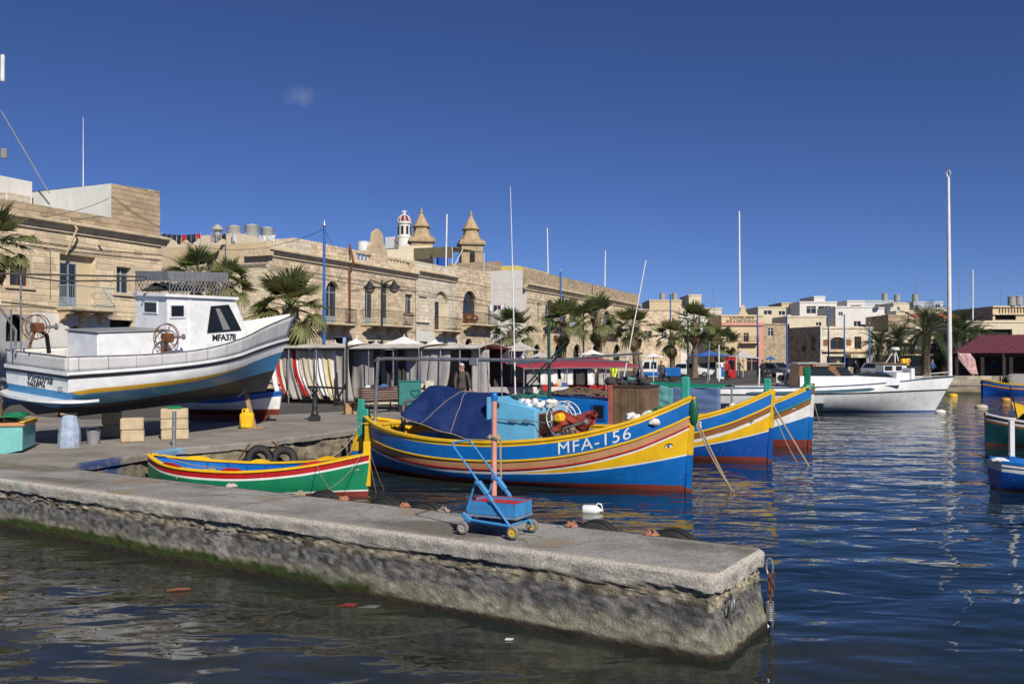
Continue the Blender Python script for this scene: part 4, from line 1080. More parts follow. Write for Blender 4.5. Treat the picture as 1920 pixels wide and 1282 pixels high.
# long poles lashed above the deck, stern uprights
b = MB(); b.tube([bv(-40, 512, .2), bv(270, 519, .2), bv(360, 527, .2)], .022, 7); b.tube([bv(40, 518, .2), bv(110, 527, .2), bv(270, 526, .2)], .02, 7); b.build('lashed_poles', mat('dark_pole', (.07, .065, .06), .6), BV, smooth=True)
for px, y0, y1 in ((39, 512, 668), (21, 580, 662)): b = MB(); b.tube([bv(px, y1, .75), bv(px, y0, .75)], .02, 7); b.build('upright', STEEL, BV, smooth=True)
b = MB(); b.tube([bv(-12, 560, .85), bv(30, 620, .8), bv(28, 662, .8)], .03, 7); b.build('davit', STEEL, BV, smooth=True)
for p, m_, s_ in ((Vector((.30, .70, 1.22)), GRN, .10), (Vector((.45, .35, 1.22)), DKGRN, .13), (Vector((1.0, -.2, 1.2)), BLUE2, .18)): b = MB(); b.cbox(p - Vector((s_, s_, .2)), p + Vector((s_, s_, .06)), .02); b.build('deck_crate', m_, BV)

# ------------------------------------------------------------------ props under it
STONE = mat('cut_limestone', (.50, .40, .26), .92, .2, 5, .5, 35, .015, stain=(.25, .17, .09), stain_amt=.4)
def stone_stack(px, py, n, w, hh, lab, paint_top=None, dy=0.0):
    p = G(px, py); t = thing('stone_block_stack', lab, 'stone stack', p, R(20), 'stone stacks under the hull')
    for k in range(n):
        b = MB(); o = rnd.uniform(-.03, .03); b.cbox((-w / 2 + o, -w * .35, k * hh + .002), (w / 2 + o, w * .35, (k + 1) * hh - .004), .022)
        b.build('stone_block', [STONE], t)
    if paint_top: b = MB(); b.cbox((-w * .25, -w * .36, n * hh - .002), (w * .25, w * .36, n * hh + .05), .01); b.build('wedge', paint_top, t)
    return t
stone_stack(327, 823, 3, .64, .255, 'pale stone blocks stacked three high with a green painted wedge on top', GRN)
stone_stack(247, 828, 2, .52, .29, 'two tan stone blocks stacked in the shade beneath the keel')
stone_stack(212, 820, 2, .45, .33, 'two shaded stone blocks deepest under the hauled-out hull')
p = G(130, 838); t = thing('painted_prop', 'tapered concrete prop with flaking blue and white paint under the stern', 'prop', p, R(30))
b = MB(); b.lathe([(.24, 0), (.235, .3), (.21, .5), (.17, .70), (.14, .73)], 10); b.build('block', mat('flaking_blue_paint', (.34, .42, .55), .85, .25, 6, .6, 25, .02, stain=(.22, .14, .08), stain_amt=.85, stain_scale=4), t)
b = MB(); b.cbox((-.2, -.12, .732), (.15, .14, .78), .01); b.build('wooden_pad', WOODM, t)
p = G(175, 832); t = thing('bucket', 'grey plastic bucket standing under the hull', 'bucket', p)
b = MB(); b.lathe([(.13, 0), (.16, .30), (.165, .30), (.15, .29), (.125, .02)], 16); b.build('body', mat('grey_plastic', (.25, .25, .26), .5), t, smooth=True)
b = MB(); b.tube([(.16 * math.cos(a), -.02 - .1 * math.sin(a) * .3, .28 + .12 * math.sin(a)) for a in [math.pi * i / 10 for i in range(11)]], .006, 5); b.build('handle', STEEL, t)
p = G(463, 803); t = thing('jerry_can', 'yellow plastic jerry can standing by a wooden prop', 'jerry can', p, R(10), scale=1.35)
b = MB(); b.cbox((-.14, -.12, 0), (.14, .12, .34), .04); b.lathe([(.05, .33), (.05, .40), (.035, .42)], 12); b.build('body', mat('yellow_plastic', (.78, .47, .01), .45), t, smooth=True, angle=40)
b = MB(); b.tube([(-.09, 0, .33), (-.09, 0, .40), (.02, 0, .41)], .018, 7); b.build('handle', MATS['yellow_plastic'], t)
p = G(478, 803); t = thing('wooden_prop', 'slanting plank with a foot propping the bow', 'prop', p)
q = D(460, 732, 26.3) - p
b = MB(); b.tube([(0, 0, 0), tuple(q)], .075, 4); b.build('plank', WOODM, t); b = MB(); b.cbox((-.35, -.12, 0.001), (.25, .12, .045), .01); b.build('foot', WOODM, t)
# slender pipe standing at the quay edge
p = G(325, 851, .62); b = MB(); b.tube([p - Vector((0, 0, .7)), D(327, 771, p.y)], .045, 10); tag(b.build('mooring_post', STEEL, smooth=True), 'slim grey pipe post standing at the quay edge by the stone blocks', 'post')
# small boats ashore
SB = thing('rowing_boat', 'small covered boat with blue rim and red keel lying behind the propped hull', 'boat', place_boat(D(534, 750, 28.6).xy, 3.6, R(-8), QUAY + .22), R(-8))
hs = Hull(3.4, .7, [(0, .62), (.3, .52), (.6, .54), (1, .72)], keel=-.02, full=(2, 3.5, 1.4), stern_w=.5)
hs.shell([(hs.sheer, 0), (lambda s: hs.sheer(s) - .14, 1), (lambda s: .17, 2), (lambda s: -.02, 2)], [BLUE2, WHT, MAR], SB); hs.gunwale(BLUE, SB)
cloth(lambda i, j: Vector((lerp(.1, 3.2, i / 20), (j / 8 - .5) * 2 * hs.half(lerp(.03, .95, i / 20), .5), lerp(.55, .62, i / 20) + .33 * math.sin(math.pi * j / 8) * (1 - .4 * i / 20) + .03 * noise.noise(Vector((i * .4, j * .5, 2))))), 20, 8, mat('dark_cover', (.03, .032, .04), .6, .2), SB, 'cover')
b = MB(); b.prism([(.4, 0), (2.9, 0), (3.1, -.05), (2.9, -.22), (.4, -.22)], -.05, .05, axis=1); b.build('keel', MAR, SB)
AQP = paint('pale_aqua_paint', (.17, .47, .45), .5, chips=(.5, .5, .45))
pt_ = G(66, 838); TB = thing('punt', 'pale turquoise flat punt with tan rim at the left edge', 'boat', pt_, R(180 + 17))
b = MB(); b.prism([(0, .06), (0, .58), (2.6, .58), (2.6, .02), (.3, .0)], 0, 1.3, axis=1); b.build('hull', AQP, TB)
b = MB(); b.cbox((-.04, -.04, .56), (2.64, 1.34, .64), .02); b.build('rim', [TAN], TB); b = MB(); b.cbox((-.05, -.05, .642), (.06, 1.35, .67), .01); b.build('rim_strip', YEL, TB)
cloth(lambda i, j: Vector((lerp(.1, 2.5, i / 14), lerp(.05, 1.25, j / 8), .66 + .16 * (.5 + noise.noise(Vector((i * .35, j * .4, 4)))))), 14, 8, GRN, TB, 'heaped_net')
heap(TB, Vector((.7, .6, .70)), 4, (.5, .4, .04), .11, BRN, 'net_bundle')

# ------------------------------------------------------------------ white cruiser
CZ = 48.0
cb_ = G(1752, 771, 0); LC = 11.6
BC = thing('cabin_cruiser', 'long white motor boat with wooden wheelhouse moored before the far quay', 'boat', place_boat(cb_, LC, R(-3)), R(-3))
hc_ = Hull(LC, 1.7, [(0, 1.22), (.4, 1.30), (.75, 1.50), (1, 1.80)], keel=-.3, mid=.35, fp=(2.2, 2.2), full=(4, 4, 1.1), rake=1.0, stern_w=1.35)
S = hc_.sheer
hc_.shell([(S, 0), (lambda s: .88 + .22 * s * s, 1), (lambda s: .05, 2), (lambda s: -.3, 2)], [VW, paint('dull_white_hull', (.60, .61, .62), .45), BLUE2], BC)
hc_.strip(lambda s: .94 + .22 * s * s, lambda s: .88 + .22 * s * s, BLACKP, BC, 'rub_rail', .04)
hc_.strip(lambda s: S(s) + .03, lambda s: S(s) - .03, mat('navy_trim', (.02, .06, .13), .5), BC, 'toe_rail', .03)
hc_.deck(lambda s: S(s) - .02, VW, BC); bc = locate(BC)
SLATE = mat('slate_stripe', (.05, .12, .17), .4)
b = MB(); n = 24
for k in range(n + 1):
    s = lerp(.14, .70, k / n); zc_ = S(s) - .26
    for dz in (.07, -.07): b.v.append(tuple(hc_.pt(s, zc_ + dz * (1 if 0 < k < n else .3), -1, .02)))
for k in range(n): a = k * 2; b.f.append((a, a + 2, a + 3, a + 1)); b.m.append(0)
b.build('side_stripe', SLATE, BC)
ta = bc(1500, 700, -1.1); tb_ = bc(1690, 700, -1.1)
b = MB(); zt = bc(1560, 705, -1.1).z
b.prism([(ta.x, 1.2), (tb_.x, 1.4), (tb_.x - .2, zt - .12), (tb_.x - .8, zt), (ta.x, zt)], -1.15, 1.15, axis=1); b.build('cabin_trunk', VW, BC)
b = MB(); wa_ = bc(1608, 702, -1.16); wb2 = bc(1675, 708, -1.16); b.prism([(wa_.x, wa_.z - .06), (wb2.x, wb2.z + .02), (wb2.x - .3, wa_.z + .06), (wa_.x + .25, wa_.z + .08)], -1.17, -1.152, axis=1); b.build('window', GLASS, BC)
MAHOG = mat('varnished_wood', (.24, .12, .05), .35, .25, 3, .15, 30, .008, stain=(.1, .05, .025))
wa = bc(1495, 712, -.95); wt_ = bc(1500, 683, -.95); wf = bc(1580, 683, -.95); wl = bc(1603, 708, -.95)
b = MB(); b.prism([(wa.x, 1.3), (wl.x, 1.3), (wl.x, wl.z), (wf.x, wf.z), (wt_.x, wt_.z)], -.95, .95, axis=1); wo_ = b.build('wheelhouse', MAHOG, BC)
b = MB(); b.cbox((wt_.x - .15, -1.05, wt_.z + .002), (wf.x + .1, 1.05, wt_.z + .07), .02); b.build('roof', mat('roof_grey', (.35, .35, .35), .6), wo_)
for (x0, x1, sl) in ((.06, .68, 0), (.76, .98, .2)):
    xa = lerp(wt_.x, wl.x, x0); xb = lerp(wt_.x, wl.x, x1); za_ = lerp(wa.z, wt_.z, .22); zb_ = lerp(wa.z, wt_.z, .85)
    b = MB(); b.prism([(xa, za_), (xb, za_), (xb - (xb - xa) * .35 - sl, zb_), (xa - sl * 1.6, zb_)], -.965, -.952, axis=1); b.build('window', GLASS, wo_)
b = MB(); b.cbox((wt_.x + .6, -1.06, wt_.z - .12), (wt_.x + 1.5, -1.0, wt_.z + .02), .01); nb_ = b.build('name_board', MAHOG, wo_)
lettering('S. GORIES', .12, WHT, nb_, plane_M((wt_.x + 1.05, -1.064, wt_.z - .05), (1, 0, 0), (0, 0, 1)))
hb = bc(1700, 702, -.5); b = MB(); b.cbox((hb.x - .6, -.7, 1.4), (hb.x + .1, .7, hb.z + .1), .03); b.cbox((hb.x + .18, -.6, 1.4), (hb.x + .38, .6, hb.z + .32), .03); b.build('foredeck_locker', VW, BC)
b = MB(); b.tube([hc_.pt(.93, 1.7, -1), hc_.pt(.93, 1.7, -1) + Vector((.1, .1, .25)), hc_.pt(.985, 1.85, -1) + Vector((.2, .1, .2)), hc_.pt(.985, 1.85, 1) + Vector((.2, -.1, .2)), hc_.pt(.93, 1.7, 1) + Vector((.1, -.1, .25)), hc_.pt(.93, 1.7, 1)], .02, 6); b.build('pulpit', STEEL, BC, smooth=True)
rope_obj(sag(BC.matrix_basis @ hc_.pt(.955, 1.35, -1), G(1782, 757, 0), .12), .03, YEL, 'yellow mooring rope running from the white cruiser to the water')
# small cabin boat behind it
sb_ = G(1742, 756, 0); BD = thing('cabin_boat', 'white cabin boat with blue band and round radar dome behind the white cruiser', 'boat', place_boat(D(1728, 735, 55).xy, 6.5, R(-2)), R(-2))
hd = Hull(6.5, 1.1, [(0, 1.3), (.5, 1.35), (1, 1.65)], full=(4, 4, 1.3), stern_w=.9)
hd.shell([(hd.sheer, 0), (lambda s: .2, 1), (lambda s: -.45, 1)], [WHT, BLUE2], BD); hd.deck(lambda s: hd.sheer(s) - .05, WHT, BD); bd = locate(BD)
x0 = bd(1657, 700, -.7).x; x1 = bd(1703, 700, -.7).x; zt = bd(1680, 683, -.7).z; zm = bd(1680, 697, -.7).z
b = MB(); b.mat(1); b.box((x0, -.7, 1.2), (x1, .7, zm)); b.mat(0); b.box((x0, -.7, zm), (x1 - .1, .7, zt)); cbx = b.build('cabin', [WHT, BLUE], BD)
for p0_, p1_ in ((1659, 1673), (1680, 1691)): xa, xb = bd(p0_, 690, -.7).x, bd(p1_, 690, -.7).x; b = MB(); b.box((xa, -.715, zm + .08), (xb, -.69, zt - .1)); b.build('window', GLASS, cbx)
b = MB(); b.cbox((x0 - .12, -.8, zt + .002), (x1 - .02, .8, zt + .07), .02); b.build('roof', MAHOG, cbx)
b = MB(); q = bd(1678, 657, 0); b.lathe([(.05, 0), (.26, .02), (.28, .10), (.22, .19), (.02, .21)], 14, Matrix.Translation(q)); b.tube([(q.x, 0, zt), tuple(q)], .04, 6); b.tube([(q.x - .6, 0, zt), (q.x - .1, 0, q.z - .05)], .03, 6); b.tube([(q.x + .25, 0, zt), (q.x + .06, 0, q.z - .05)], .03, 6); b.build('radar_dome', WHT, cbx, smooth=True)
for k in range(2): q = bd(1693 + 7 * k, 680, -.3); b = MB(); b.lathe([(.14, 0), (.15, .1), (.15, .36), (.12, .4)], 12, Matrix.Translation(q - Vector((0, 0, .15)))); b.build('yellow_drum', YEL, cbx, smooth=True)
q = bd(1703, 676, -.3); b = MB(); b.ball(q, .16, 10, 7); b.build('orange_float', ROPEO, cbx, smooth=True)

# ------------------------------------------------------------------ boats on the right
DTEAL = paint('dark_teal_paint', (.012, .085, .10), .4)
pr_ = D(1847, 800, 29.5)
BR = thing('fishing_boat', 'dark teal boat with red and white rim and green cover at the right edge', 'boat', (pr_.x, pr_.y, 0), R(-14))
hr = Hull(6.0, 1.0, [(0, .98), (.15, .80), (.4, .72), (.7, .80), (1, 1.3)], full=(2, 4, 1.5), fp=(2, 2.6), stern_w=.1)
hr.shell([(hr.sheer, 0), (lambda s: hr.sheer(s) - .10, 1), (lambda s: hr.sheer(s) - .17, 0), (lambda s: hr.sheer(s) - .24, 2), (lambda s: .05, 3), (lambda s: -.45, 3)], [BRN, WHT, DTEAL, MAR], BR); hr.gunwale(WHT, BR, w=.10); hr.lining(.3, REDP, BR); hr.deck(lambda s: .5, REDP, BR)
cloth(lambda i, j: Vector((lerp(1.2, 5.4, i / 16), (j / 8 - .5) * 1.8, .78 + .25 * math.sin(math.pi * j / 8) + .05 * noise.noise(Vector((i * .4, j * .5, 8))))), 16, 8, GRN, BR, 'cover')
b = MB(); b.tube([(1.0, 0, .6), (.75, 0, 1.9)], .02, 6); b.build('leaning_pole', BLACKP, BR); b = MB(); b.prism([(1.2, .8), (3.6, .8), (3.6, 1.05), (1.5, 1.2), (1.0, 1.35)], .85, .9, axis=1); b.build('bow_board', YEL, BR)
pr_ = D(1864, 885, 19.6)
BS = thing('rowing_boat', 'blue and white boat with an upright white post, nearest on the right', 'boat', (pr_.x, pr_.y, 0), R(-8))
hb_ = Hull(4.5, .75, [(0, .62), (.2, .55), (.5, .52), (1, .75)], keel=-.25, full=(2.2, 4, 1.5), fp=(2, 4), stern_w=.42)
hb_.shell([(hb_.sheer, 0), (lambda s: hb_.sheer(s) - .20, 1), (lambda s: .04, 2), (lambda s: -.25, 2)], [WHT, BLUE2, MAR], BS); hb_.gunwale(BLUE, BS, w=.09); hb_.lining(.3, BLUE, BS); hb_.deck(lambda s: .38, BLUE2, BS); hb_.strip(lambda s: hb_.sheer(s) - .05, lambda s: hb_.sheer(s) - .10, WHT, BS, 'rubbing_strake')
bs_ = locate(BS); q = bs_(1897, 870, -.1); q2 = bs_(1901, 788, -.1); b = MB(); b.cbox((q.x - .05, -.15, .35), (q.x + .05, -.05, q2.z), .01); b.build('post', WHT, BS); b = MB(); b.cbox((q.x - .07, -.17, .35), (q.x + .07, -.03, .72), .01); b.build('post_step', BLUE, BS)
net_tangle((q.x - .25, -.1, .6), (.2, .15, .08), 4, .03, WHT, 'rope_coil', BS, 31)
pr_ = G(1830, 738, 0); BF = thing('fishing_boat', 'distant blue boat with yellow rim and grey awning beneath the quay wall', 'boat', (pr_.x, pr_.y - 1, 0), R(-6))
hf = Hull(7.0, 1.1, [(0, 1.1), (.2, .85), (.5, .78), (.8, .95), (1, 1.4)], full=(2, 4, 1.5))
hf.shell([(hf.sheer, 0), (lambda s: hf.sheer(s) - .1, 1), (lambda s: hf.sheer(s) - .3, 0), (lambda s: hf.sheer(s) - .36, 2), (lambda s: hf.sheer(s) - .42, 1), (lambda s: -.45, 1)], [YEL, BLUE2, REDP], BF); hf.gunwale(YEL, BF); hf.lining(.3, YEL, BF); hf.deck(lambda s: .5, BLUE2, BF)
cloth(lambda i, j: Vector((lerp(1.6, 6.0, i / 12), (j / 6 - .5) * 1.9, 1.55 - .85 * abs(j / 6 - .5) * 2 * (1 if i > 0 else .9) + (-.2 if i == 0 else 0))), 12, 6, GREYF, BF, 'awning')
for x in (1.5, 3.4): b = MB(); b.tube([(x, 0, .5), (x, 0, 3.2)], .05, 6); b.build('mast', mat('dark_mast', (.06, .05, .05), .6), BF)
for k in range(9): b = MB(); s_ = .15 + .08 * k; p = hf.pt(s_, hf.sheer(s_), -1); b.tube([p, p + Vector((0, 0, .22))], .03, 5); b.build('thole_pin', YEL, BF)
# ------------------------------------------------------------------ buoys
for px, py, r, m_, lab in ((1787, 742, .42, YEL, 'yellow round buoy floating beyond the cruiser bow'), (1763, 773, .36, FLOATW, 'white oval buoy floating under the cruiser bow'), (1840, 764, .45, mat('cream_float', (.5, .42, .3), .6), 'cream oval buoy floating right of the cruiser'), (1886, 750, .38, mat('orange_float_paint', (.6, .3, .05), .5), 'orange buoy before the distant blue boat'), (1812, 736, .3, mat('grey_float', (.3, .3, .3), .5), 'small grey buoy close to the quay wall')):
    p = G(px, py, 0); r *= .62; t = thing('mooring_buoy', lab, 'buoy', p, 0, 'mooring buoys'); b = MB(); b.ball((0, 0, .02), r, 16, 10, (1.25, 1, .62)); b.build('body', m_, t, smooth=True); b = MB(); b.tube([(-.08, 0, r * .6), (-.08, 0, r * .85), (.08, 0, r * .85), (.08, 0, r * .6)], .03, 6); b.build('ring', BLACKR, t)
# ================================================================== THINGS ON AND AROUND THE PIER
def proj(p):
    v = Vector(p) - Vector((0, 0, CAM_Z)); f = v.y * cp + v.z * sp; u = -v.y * sp + v.z * cp
    return 960 + FPX * v.x / f, 641 - FPX * u / f
def far_edge_at(px):
    lo, hi = 0.0, 16.0
    for _ in range(40):
        m = (lo + hi) / 2
        if proj(pf + PU * m + Vector((0, 0, QUAY)))[0] > px: lo = m
        else: hi = m
    p = pf + PU * lo; return Vector((p.x, p.y, QUAY))
def torus(b, c, R_, r, axis, n=28, m=12, sq=1.0):
    ax = Vector(axis).normalized(); u = ax.orthogonal().normalized(); w = ax.cross(u)
    vs = []
    for i in range(n):
        a = 2 * math.pi * i / n; d = u * math.cos(a) + w * math.sin(a)
        for j in range(m):
            t = 2 * math.pi * j / m; vs.append(Vector(c) + d * (R_ + r * math.cos(t)) + ax * r * sq * math.sin(t))
    b.add(vs, [(i * m + j, ((i + 1) % n) * m + j, ((i + 1) % n) * m + (j + 1) % m, i * m + (j + 1) % m) for i in range(n) for j in range(m)])
def tyre(c, axis, lab, group, name='tyre_fender', R_=.24, r=.085):
    b = MB(); torus(b, c, R_, r, axis, 32, 14, 1.15); ax = Vector(axis).normalized()
    for k in (-.05, 0, .05): torus(b, Vector(c) + ax * k, R_ + r * .97, .012, axis, 32, 6)
    o = b.build(name, BLACKR, smooth=True); return tag(o, lab, 'tyre', group)
TL = ['black tyre fender on the pier nearest the green boat', 'black tyre fender just past the green boat bow', 'black tyre fender hung mid-pier behind the pale knot', 'black tyre fender right of the white floating jug', 'black tyre fender nearest the pier end']
for px, lab in zip((598, 712, 790, 1112, 1256), TL):
    p = far_edge_at(px); tyre(p + PN * .12 + Vector((0, 0, -.25)), PN, lab, 'tyre fenders along the pier')
KN = [(568, ROPE, 'frayed dark rope end beside the first tyre fender'), (650, ROPEO, 'orange rope knot at the pier edge by the green bow'), (764, ROPEO, 'orange rope knot at the pier edge left of the cart'), (836, mat('grey_rag', (.33, .26, .22), .95, .3, 20, .5), 'greyish rag knot lying beside the cart'), (1075, ROPEO, 'orange rope knot at the pier edge below the floating jug'), (1226, ROPEO, 'orange and tan rope knot nearest the pier end')]
for i, (px, m_, lab) in enumerate(KN):
    p = far_edge_at(px) - PN * .06
    o = net_tangle((0, 0, .005), (.085, .07, .085), 9, .008, m_, 'rope_knot', None, 40 + i); o.location = p; tag(o, lab, 'rope', 'rope knots along the pier edge')
o = net_tangle((0, 0, .005), (.10, .05, .06), 5, .013, mat('pale_rag', (.5, .42, .38), .9), 'rope_knot', None, 77); o.location = G(434, 912); tag(o, 'pale rope loop and ring lying at the pier edge by the green boat', 'rope', 'rope knots along the pier edge')

# ---- mooring ring and hanging chain with a spring at the pier end
q = P0 + PN * .22 - PU * .07; t = thing('mooring_ring', 'steel mooring ring on the near corner of the pier end', 'ring', (q.x, q.y, .50), 0)
b = MB(); torus(b, (0, 0, 0), .085, .011, Vector((-PU.x, -PU.y, 0)) + PN * .5, 24, 8); b.build('ring', STEEL, t, smooth=True); b = MB(); b.tube([tuple(PU * .12) , tuple(PU * .0 + Vector((0, 0, .06)))], .018, 7); b.build('pin', STEEL, t, smooth=True)
q = P0 + PN * (PW - .12) - PU * .09
t = thing('mooring_chain', 'rusty chain with a steel shock spring hanging from the pier end', 'chain', (q.x, q.y, .66))
def link(c, axis, m_, up=.045, w=.022, r=.007, name='link'):
    b = MB(); ax = Vector(axis).normalized(); s_ = Vector((0, 0, 1)).cross(ax); pts = []
    for k in range(16): a = 2 * math.pi * k / 16; pts.append(Vector(c) + s_ * w * math.cos(a) + Vector((0, 0, 1)) * up * math.sin(a))
    b.tube(pts, r, 6, closed=True); b.build(name, m_, t, smooth=True)
link((0, 0, -.03), PN, STEEL, .09, .035, .010)
for k in range(5): link((.006 * math.sin(k * 2), .006 * math.cos(k), -.13 - .06 * k), PN if k % 2 else PU, RUST)
for k in range(4): link((.03, .01, -.12 - .06 * k), PU if k % 2 else PN, RUST)
b = MB(); b.tube([(.038 * math.cos(a), .038 * math.sin(a), -.40 - .19 * a / (2 * math.pi * 10)) for a in [i * math.pi / 6 for i in range(121)]], .0085, 6); b.build('spring', STEEL, t, smooth=True)
link((0, 0, -.62), PN, STEEL, .05, .03, .010)
# ---- tyres and chains on the quay wall
wn_ = Vector((.81, -.585, 0))
for px, py, lab in ((486, 861, 'left of two worn car tyres hung against the quay wall'), (532, 862, 'right of two worn car tyres hung against the quay wall')):
    p = D(px, py, 21.6 if px < 500 else 22.3); tyre(p, wn_ + Vector((-.55, -.35, .25)), lab, 'tyres on the quay wall', 'car_tyre', .24, .095)
for (x0, y0), (x1, y1), lab in (((468, 832), (440, 872), 'rusty chain slanting down the quay wall beside the tyres'), ((510, 826), (525, 842), 'short rusty chain holding the tyres to the quay edge')):
    a_ = D(x0, y0, 21.3); c_ = D(x1, y1, 21.3); t = thing('wall_chain', lab, 'chain', a_); n = max(6, int((a_ - c_).length / .055)); dr = (c_ - a_)
    for k in range(n):
        b = MB(); c = dr * ((k + .5) / n); ax = dr.normalized(); s_ = ax.cross(Vector((0, 1, 0)) if k % 2 else Vector((0, .3, 1))).normalized()
        b.tube([c + s_ * .022 * math.cos(a) + ax * .04 * math.sin(a) for a in [2 * math.pi * j / 12 for j in range(12)]], .009, 5, closed=True); b.build('link', RUST, t, smooth=True)
# ---- mooring lines
B1M = B1.matrix_basis; B2M = B2.matrix_basis; B3M = B3.matrix_basis; BGM = BG.matrix_basis
ends = [(B1M @ Vector((L1 + .08, 0, 1.75)), G(1372, 922, -.05), .02, ROPE, 'thick mooring rope from the MFA-156 bow into the water', .022),
        (B1M @ Vector((L1 + .08, .05, 1.65)), G(1380, 926, -.05), .16, ROPE, 'slack second rope beside the MFA-156 bow line', .014),
        (B2M @ Vector((L2 + .08, 0, 1.6)), G(1518, 876, -.05), .02, ROPE, 'mooring rope from the brown-striped bow into the water', .022),
        (B2M @ Vector((L2 + .08, 0, 1.5)), G(1497, 870, -.05), .12, ROPE, 'thin slack line under the brown-striped bow', .012),
        (B3M @ Vector((L3 + .08, 0, 1.7)), G(1550, 838, -.05), .06, ROPE, 'thin mooring rope from the white bow into the water', .016),
        (BGM @ Vector((LG + .05, 0, .85)), G(721, 921, -.05), .03, ROPE, 'pale rope from the green bow into the water on the right', .010),
        (BGM @ Vector((LG + .05, 0, .65)), G(706, 927, -.05), .03, ROPE, 'short pale rope from the green bow down to the water', .009),
        (BGM @ hg.pt(.80, .68, -1, .02), far_edge_at(638) + Vector((0, 0, .02)), .10, ROPE, 'thin line from the green boat side to the pier', .007),
        (BGM @ Vector((LG - .1, -.05, .9)), far_edge_at(566) + Vector((0, 0, .02)), .25, ROPE, 'slack thin line across the green hull to the pier', .006),
        (B1M @ Vector((-.05, 0, 1.25)), D(590, 858, 23.0), .35, ROPE, 'sagging stern rope from MFA-156 to the quay wall', .012),
        (B1M @ Vector((-.05, .1, 1.2)), D(640, 865, 23.5), .15, ROPE, 'second stern rope from MFA-156 to the quay wall', .012),
        (BGM @ Vector((.2, 0, .82)), BGM @ Vector((1.9, -.55, .62)), .08, ROPE, 'white painter lying across the green boat stern', .009)]
for a_, c_, dr, m_, lab, r in ends: rope_obj(sag(a_, c_, dr), r, m_, lab)
# ---- pink pole at the pier's far side
pb_ = far_edge_at(914) + PN * .14
t = thing('mooring_pole', 'salmon pink pole with a blue cap standing behind the cart', 'pole', (pb_.x, pb_.y, -.5))
ptp = D(927, 741, pb_.y) - Vector((pb_.x, pb_.y, -.5))
PINK = paint('salmon_paint', (.64, .29, .25), .6, chips=(.4, .2, .15))
b = MB(); b.tube([(0, 0, 0), tuple(ptp * .5), tuple(ptp)], [.040, .037, .035], 12); b.build('shaft', PINK, t, smooth=True)
b = MB(); b.lathe([(.042, -.07), (.045, 0), (.036, .03), (.015, .045)], 12, Matrix.Translation(ptp)); b.build('cap', BLUE, t, smooth=True)
o = net_tangle(tuple(ptp * .80), (.10, .09, .10), 7, .013, ROPE, 'lashing', t, 50); b = MB(); b.tube(sag(ptp * .80 + Vector((.08, -.02, 0)), ptp * .62 + Vector((.09, -.03, 0)), .02), .013, 6); b.build('rope_end', ROPE, t)
# ---- floating litter
t = thing('floating_jug', 'white plastic jug floating behind the pier', 'jug', G(1112, 960, 0), R(-12), rot=(0, 0, R(-12)))
b = MB(); b.lathe([(.02, -.19), (.085, -.185), (.095, -.16), (.095, .03), (.085, .07), (.04, .13), (.03, .15), (.03, .18), (.02, .185)], 16, Matrix.Translation((0, 0, .04)) @ Matrix.Rotation(R(90), 4, 'Y')); b.build('body', WHT, t, smooth=True, angle=50)
b = MB(); b.tube([(.06, 0, .13), (.09, 0, .165), (.15, 0, .15), (.17, 0, .08)], .014, 6); b.build('handle', WHT, t, smooth=True)
def scrap(px, py, pts, m_, lab, name='floating_litter', th=.008):
    b = MB(); c = G(px, py, .006); b.prism([(x, y) for x, y in pts], 0, th); o = b.build(name, m_); o.location = c; return tag(o, lab, 'litter')
scrap(660, 1134, [(-.14, -.04), (.03, -.06), (.06, .05), (-.07, .07)], mat('red_wrapper', (.22, .03, .03), .5, .5, 18), 'crumpled red wrapper floating before the pier')
scrap(690, 1137, [(-.10, -.05), (.10, -.05), (.14, .04), (.0, .05)], mat('foil_wrapper', (.14, .15, .155), .3, .5, 20), 'silvery wrapper floating beside the red one')
scrap(954, 1198, [(-.04, -.02), (.02, -.03), (.05, .01), (-.02, .03)], WHT, 'tiny white scrap floating before the pier')
b = MB(); p = G(334, 1106, .01); b.tube([p + Vector((-.13, -.03, 0)), p + Vector((0, .0, .012)), p + Vector((.13, .05, .005))], [.012, .022, .016], 6); tag(b.build('driftwood', mat('orange_wood', (.16, .06, .025), .8, .25), smooth=True), 'orange-brown stick floating at lower left', 'stick')

# ---- the blue hand cart
CB = paint('cart_blue_paint', (.045, .25, .55), .5, chips=(.16, .12, .10), amt=.7, stain=(.06, .14, .28), stain_amt=.7, stain_scale=9); CR = paint('cart_red_paint', (.50, .03, .02), .45)
c0 = G(870, 1002); c1 = G(965, 1012); c2 = G(999, 999)
xd = (c1 - c0); CW = .62
CT = thing('hand_cart', 'home-made blue hand cart with a red-lined tray on the pier', 'cart', (c0.x, c0.y, QUAY + .012), math.atan2(xd.y, xd.x))
yw = .43
def bar(pts, r, name, m_=CB, n=8): b = MB(); b.tube(pts, r, n); return b.build(name, m_, CT, smooth=True)
hx, hz = -.17, 1.035
handle = bar([(.20, 0, .60), (hx + .06, 0, .955), (hx + .005, .01, 1.02), (hx, .045, hz), (hx, yw - .045, hz), (hx + .005, yw - .01, 1.02), (hx + .06, yw, .955), (.20, yw, .60)], .0125, 'push_handle')
